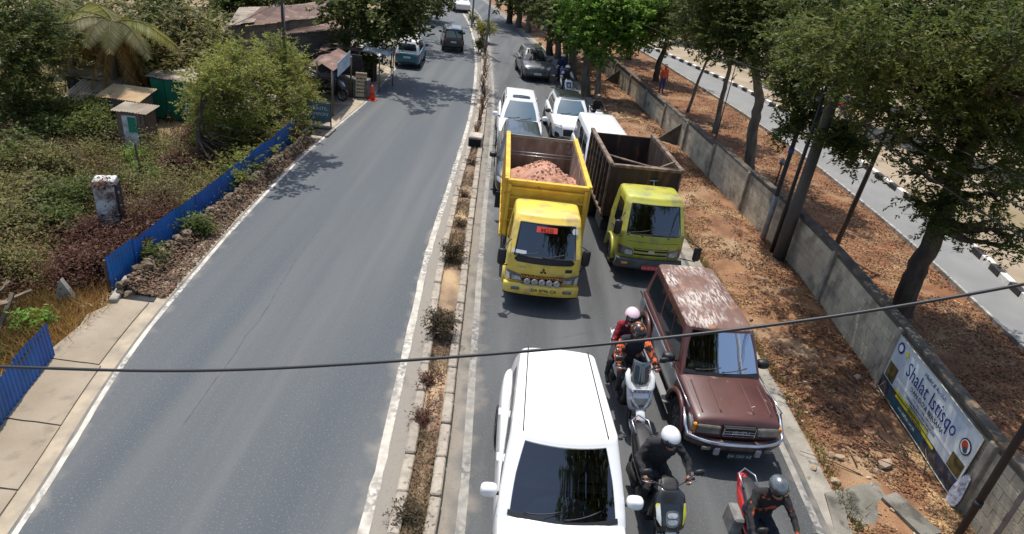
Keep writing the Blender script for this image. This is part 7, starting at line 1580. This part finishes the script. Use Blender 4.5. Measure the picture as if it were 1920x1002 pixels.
# ================= street lamps, poles, wires =================
for (px, py, lb) in ((910, 100, 'grey steel street lamp on the median, the nearer of two'), (884, 52, 'grey steel street lamp on the median, the farther of two')):
    q = G(px, py); t = thing('street_lamp', lb, 'street lamp', q); MB().lathe([(.17, 0), (.17, .03), (.085, .04), (.075, 1.2), (.06, 8.0)], 12).build('pole', m_steel, t)
    for s in (1, -1): 
        MB().tube([(0, 0, 7.8), (s*.7, 0, 8.3), (s*1.5, 0, 8.4)], .03, 8).build('arm', m_steel, t); MB().box((s*1.75, 0, 8.38), (.6, .22, .09), b=.03).build('lamp_head', m_dk, t)
m_pconc = M('pole_concrete', S(86, 80, 74), .9, col2=S(62, 58, 54), ns=3, nd=5, stretch=(1, 1, .2)); m_ppipe = M('dark_steel_pipe', S(48, 44, 44), .6, col2=S(34, 32, 32), ns=3, stretch=(1, 1, .3)); m_pwhite = M('pale_pipe', S(150, 150, 152), .6, col2=S(120, 120, 124), ns=4)
pc = [(1458, 490, .16, 7.2, m_pconc, 'thick grey concrete utility pole, the right one of the cluster at the wall'), (1445, 476, .055, 6.4, m_ppipe, 'thin dark pipe pole in the middle of the utility cluster'), (1468, 476, .055, 6.6, m_ppipe, 'thin dark pipe pole at the back of the utility cluster'), (1428, 454, .07, 6.0, m_ppipe, 'steel pole with whitewashed foot, leftmost of the utility cluster')]
PT = []
for px, py, r, h, mt, lb in pc:
    q = G(px, py); t = thing('utility_pole', lb, 'utility pole', q); MB().lathe([(r*1.15, -.2), (r, 1.5), (r*.8, h)], 14).build('pole', mt, t)
    if 'whitewashed' in lb: MB().lathe([(r*1.22, .0), (r*1.12, 1.55)], 14).build('painted_foot', m_pwhite, t); MB().lathe([(r*1.15, 2.9), (r*1.15, 3.05)], 14).build('blue_band', m_bluet, t)
    for k in range(3): MB().box((0, -.0, h-1.0-.35*k), (.5, .06, .05)).build('bracket', m_steel, t)
    PT.append(Vector((q.x, q.y, h)))
q = G(1780, 1030); t = thing('utility_pole', 'black pole at the lower right corner beside the wall', 'utility pole', q); MB().lathe([(.055, -.2), (.055, 7)], 12).build('pole', m_ppipe, t); MB().lathe([(.066, .95), (.066, 1.05)], 12).build('clamp', m_black, t)
q2 = G(1838, 1050); t = thing('utility_pole', 'thin pale grey pipe pole beside the black pole at the lower right', 'utility pole', q2); MB().lathe([(.035, -.2), (.035, 6.5)], 12).build('pole', m_pwhite, t)
m_wire = M('wire_black', (.012, .012, .013), .6)
def wire(name, lab, a, b_, sag, r=.012, n=24, group=None):
    a, b_ = Vector(a), Vector(b_); P = [a+(b_-a)*(i/n)-Vector((0, 0, sag*4*(i/n)*(1-i/n))) for i in range(n+1)]
    o = MB().tube(P, r, 6).build(name, m_wire); return tag(o, lab, 'wire', group)
W0 = PT[0]
for k, (dz, ex, ey, ez, lb) in enumerate(((-2.4, q.x+.5, q.y-1, 4.6, 'lowest thick wire from the utility poles towards the lower right'), (-2.2, q.x+1.0, q.y-1, 4.9, 'second wire above the lowest from the utility poles'), (-2.0, q.x+1.6, q.y-1, 5.3, 'third wire from the utility poles passing through the big tree'), (-1.7, q.x+2.4, q.y-1, 5.8, 'uppermost thin wire from the utility poles'))):
    wire('overhead_wire', lb, W0+Vector((0, 0, dz)), (ex, ey, ez), .25, (.016, .013, .010, .008)[k])
wire('overhead_wire', 'thin wire running from the utility poles along the far verge', W0+Vector((0, 0, -2.3)), (WB(60), 60, 4.6), .5, .012)
wire('overhead_wire', 'sagging dark line in front of the left palms and huts', AT(-40, 195, 22), AT(330, 100, 26), .15, .014); wire('overhead_wire', 'second sagging line lower in front of the left palms', AT(-40, 215, 22), AT(420, 110, 27), .2, .012)
wire('overhead_wire', 'thin line above the grey roof at the upper left', AT(430, 50, 26), AT(560, -20, 36), .1, .012)
# the cable that crosses the whole view close to the camera
cp_ = [AT(x, y, 3.4+.15*(x/1920)) for x, y in ((-260, 682), (0, 688), (240, 695), (430, 694), (640, 684), (960, 661), (1280, 630), (1600, 588), (1920, 533), (2300, 455))]
Q = []
for i in range(len(cp_)-1):
    p0 = cp_[max(0, i-1)]; p1 = cp_[i]; p2 = cp_[i+1]; p3 = cp_[min(len(cp_)-1, i+2)]
    for k in range(8):
        s = k/8; Q.append(.5*((2*p1)+(-p0+p2)*s+(2*p0-5*p1+4*p2-p3)*s*s+(-p0+3*p1-3*p2+p3)*s**3))
Q.append(cp_[-1]); tag(MB().tube(Q, .0105, 8).build('black_cable', M('cable_sheath', (.025, .024, .026), .5)), 'black cable crossing the whole view just in front of the camera', 'cable')
m_slab = M('verge_slab_concrete', S(134, 130, 120), .95, col2=S(104, 101, 92), ns=2, nd=7, lo=.35, hi=.65, col3=S(78, 76, 70), n3=3.2, t3=(.54, .66), bump=.6, bs=40)
# ================= right verge details =================
C = [G(1545, 928), G(1640, 905), G(1712, 1010), G(1575, 1030)]
t = thing('concrete_slab', 'broken flat concrete slab in the verge at the lower right', 'slab', (C[0].x, C[0].y, 0)); o = t.location.copy(); b = MB(); zz = max(VZ(C[0].x+(C[2].x-C[0].x)*i/6, C[1].y+(C[2].y-C[1].y)*j/6) for i in range(7) for j in range(7))+.01; n = [Vector((c.x, c.y, zz-.02*k))-o for k, c in enumerate(C)]; b.add(n+[v-Vector((0, 0, .45)) for v in n], [(0, 1, 2, 3), (0, 4, 5, 1), (1, 5, 6, 2), (2, 6, 7, 3), (3, 7, 4, 0)]); b.build('slab', m_slab, t)
C = [G(1650, 940), G(1676, 930), G(1760, 1010), G(1725, 1015)]; t = thing('concrete_slab', 'narrow concrete piece lying right of the broken slab', 'slab', (C[0].x, C[0].y, 0)); o = t.location.copy(); b = MB(); n = [Vector((c.x, c.y, VZ(c.x, c.y)+.07))-o for c in C]; b.add(n+[v-Vector((0, 0, .25)) for v in n], [(0, 1, 2, 3), (0, 4, 5, 1), (1, 5, 6, 2), (2, 6, 7, 3), (3, 7, 4, 0)]); b.build('slab', m_slab, t)
m_vst = M('verge_stone', S(164, 146, 122), .95, col2=S(130, 112, 92), ns=5, nd=5, bump=.6, bs=25, obj_rand=.2); vm = []
for i in range(4):
    me = smesh[i].copy(); me.materials[0] = m_vst; vm.append(me)
for i, (px, py, s, lb) in enumerate(((1655, 877, .26, 'largest pale stone above the concrete slab'), (1641, 887, .12, 'small pale stone touching the largest one'), (1572, 862, .17, 'flat stone near the road edge above the slab'), (1556, 858, .16, 'brownish stone left of the flat one'), (1524, 880, .13, 'pale stone at the weedy road edge'), (1565, 905, .2, 'flat stone at the corner of the slab'), (1572, 683, .18, 'pale stone on the dirt heap beside the old wagon roof'), (1600, 720, .22, 'pale boulder halfway to the banner'), (1560, 905, .1, 'little stone by the slab corner'))):
    q = G(px, py); z = VZ(q.x, q.y); tag(link('stone', vm[i % 4], None, (q.x, q.y, z+s*.15), (rnd.random(), rnd.random(), rnd.random()*6), (s*1.2, s, s*.6)), lb, 'stone')
sb_ = MB(); k = 0
while k < 260:
    y = 6+rnd.random()**1.4*34; x = RE(y)+.55+(WB(y)-.2-RE(y)-.55)*rnd.random(); s = rnd.uniform(.015, .045); z = VZ(x, y)+s*.3; sb_.box((x, y, z), (s*2.2, s*1.6, s), Matrix.Rotation(rnd.random()*6, 3, (rnd.random(), rnd.random(), 1)), b=s*.3); k += 1
tag(sb_.build('pebbles', M('pebble', S(170, 152, 128), .95, isl=.35, col2=S(140, 118, 96), ns=3)), 'small pebbles and rubble over the right verge', 'pebbles', kind='stuff')
# dead sticks under the banner
t = thing('brushwood', 'pile of dead sticks lying under the banner', 'brushwood', (7.3, 10.2, .1)); b = MB()
for i in range(46):
    x, y = rnd.uniform(-.9, .45), rnd.uniform(-1.4, 1.3); a = rnd.gauss(1.9, .6); L_ = rnd.uniform(.3, 1.1); z = VZ(7.3+x, 10.2+y)-.1+rnd.uniform(.01, .12); d = Vector((math.cos(a), math.sin(a), rnd.uniform(-.05, .15)))*L_
    b.tube([(x, y, z), Vector((x, y, z))+d*.5+Vector((.04, 0, .03)), Vector((x, y, z))+d], [.012, .010, .005], 5)
b.build('sticks', M('dead_stick', S(116, 94, 76), .9, col2=S(84, 66, 54), ns=3, isl=.3), t)
q = G(1632, 740); t = thing('long_branch', 'long bare branch lying on the dirt beside the banner', 'branch', (q.x, q.y, VZ(q.x, q.y)+.04)); MB().tube([(-.05, .6, 0), (.1, 0, .03), (.35, -.9, .05)], [.014, .02, .012], 6).build('stick', m_bark2, t)
# flags behind the wall
m_fc = [M('flag_'+n_, S(*c), .7) for n_, c in (('red', (200, 40, 44)), ('yellow', (226, 186, 52)), ('green', (120, 168, 76)), ('orange', (226, 92, 48)), ('navy', (44, 48, 84)), ('white', (216, 212, 214)), ('black', (36, 34, 40)))]
for i, (px, py, qx, qy, Y, lb, seq) in enumerate(((1400, 84, 1420, 142, 31, 'tall coloured cloth pennant hanging near the forked tree', (2, 1, 2, 3, 4, 5)), (1563, 170, 1592, 222, 26, 'coloured cloth pennant hanging over the field right of the utility poles', (0, 1, 2, 3, 4, 5, 6)))):
    a = AT(px, py, Y); c = AT(qx, qy, Y-.4); foot = Vector((a.x-.25, Y, 0)); t = thing('pennant', lb, 'flag', foot)
    MB().tube([(0, 0, 0), (.02, 0, a.z-.2), a-foot+Vector((-.05, 0, .12)), a-foot+Vector((.1, 0, .1))], [.03, .02, .014, .01], 6).build('flag_pole', m_steel, t)
    n = len(seq); d = c-a
    for k in range(n):
        p = a+d*(k/n)-foot; p2 = a+d*((k+1)/n)-foot; wv = Vector((.20, .05*math.sin(k*2), .05)); w1 = wv*(1-k*.04); w2 = wv*(1-(k+1)*.04)
        MB().add([p-w1, p+w1, p2+w2, p2-w2], [(0, 1, 2, 3)]).build('flag_panel', m_fc[seq[k]], t, recalc=False)
q = G(1530, 345); t = thing('garden_lamp', 'small grey bollard lamp behind the wall left of the utility poles', 'lamp', G(1452, 352)); MB().lathe([(.035, 0), (.03, .9), (.09, .95), (.10, 1.1), (.02, 1.2), (.0001, 1.21)], 12).build('post', m_steel, t)
STAND = dict(pelvis=(0, 0, .92), chest=(0, 0, 1.28), neck=(0, 0, 1.45), head=(0, -.02, 1.58), shR=(.18, 0, 1.38), shL=(-.18, 0, 1.38), elR=(.25, .02, 1.12), elL=(-.25, .02, 1.12), wrR=(.25, -.06, .90), wrL=(-.25, -.06, .90), hipR=(.09, 0, .88), hipL=(-.09, 0, .88), knR=(.10, -.02, .48), knL=(-.10, 0, .48), anR=(.10, .02, .09), anL=(-.10, .02, .09), toR=(.12, -.13, .05), toL=(-.12, -.13, .05), look=(0, -1, -.1))
q = G(1238, 176); seat_person(STAND, 'person in orange top and blue trousers standing behind the wall', [M('orange_top', S(190, 84, 48), .9), M('blue_trousers', S(52, 62, 120), .9), m_skin, m_shoe, m_skin], q, RAD(20), 2)
b_ = [x for x in bpy.data.objects if x.name.startswith('person')][-1]
MB().ell((0, .01, 1.65), (.10, .115, .09), 14, 8).build('hair', m_blackc, b_)
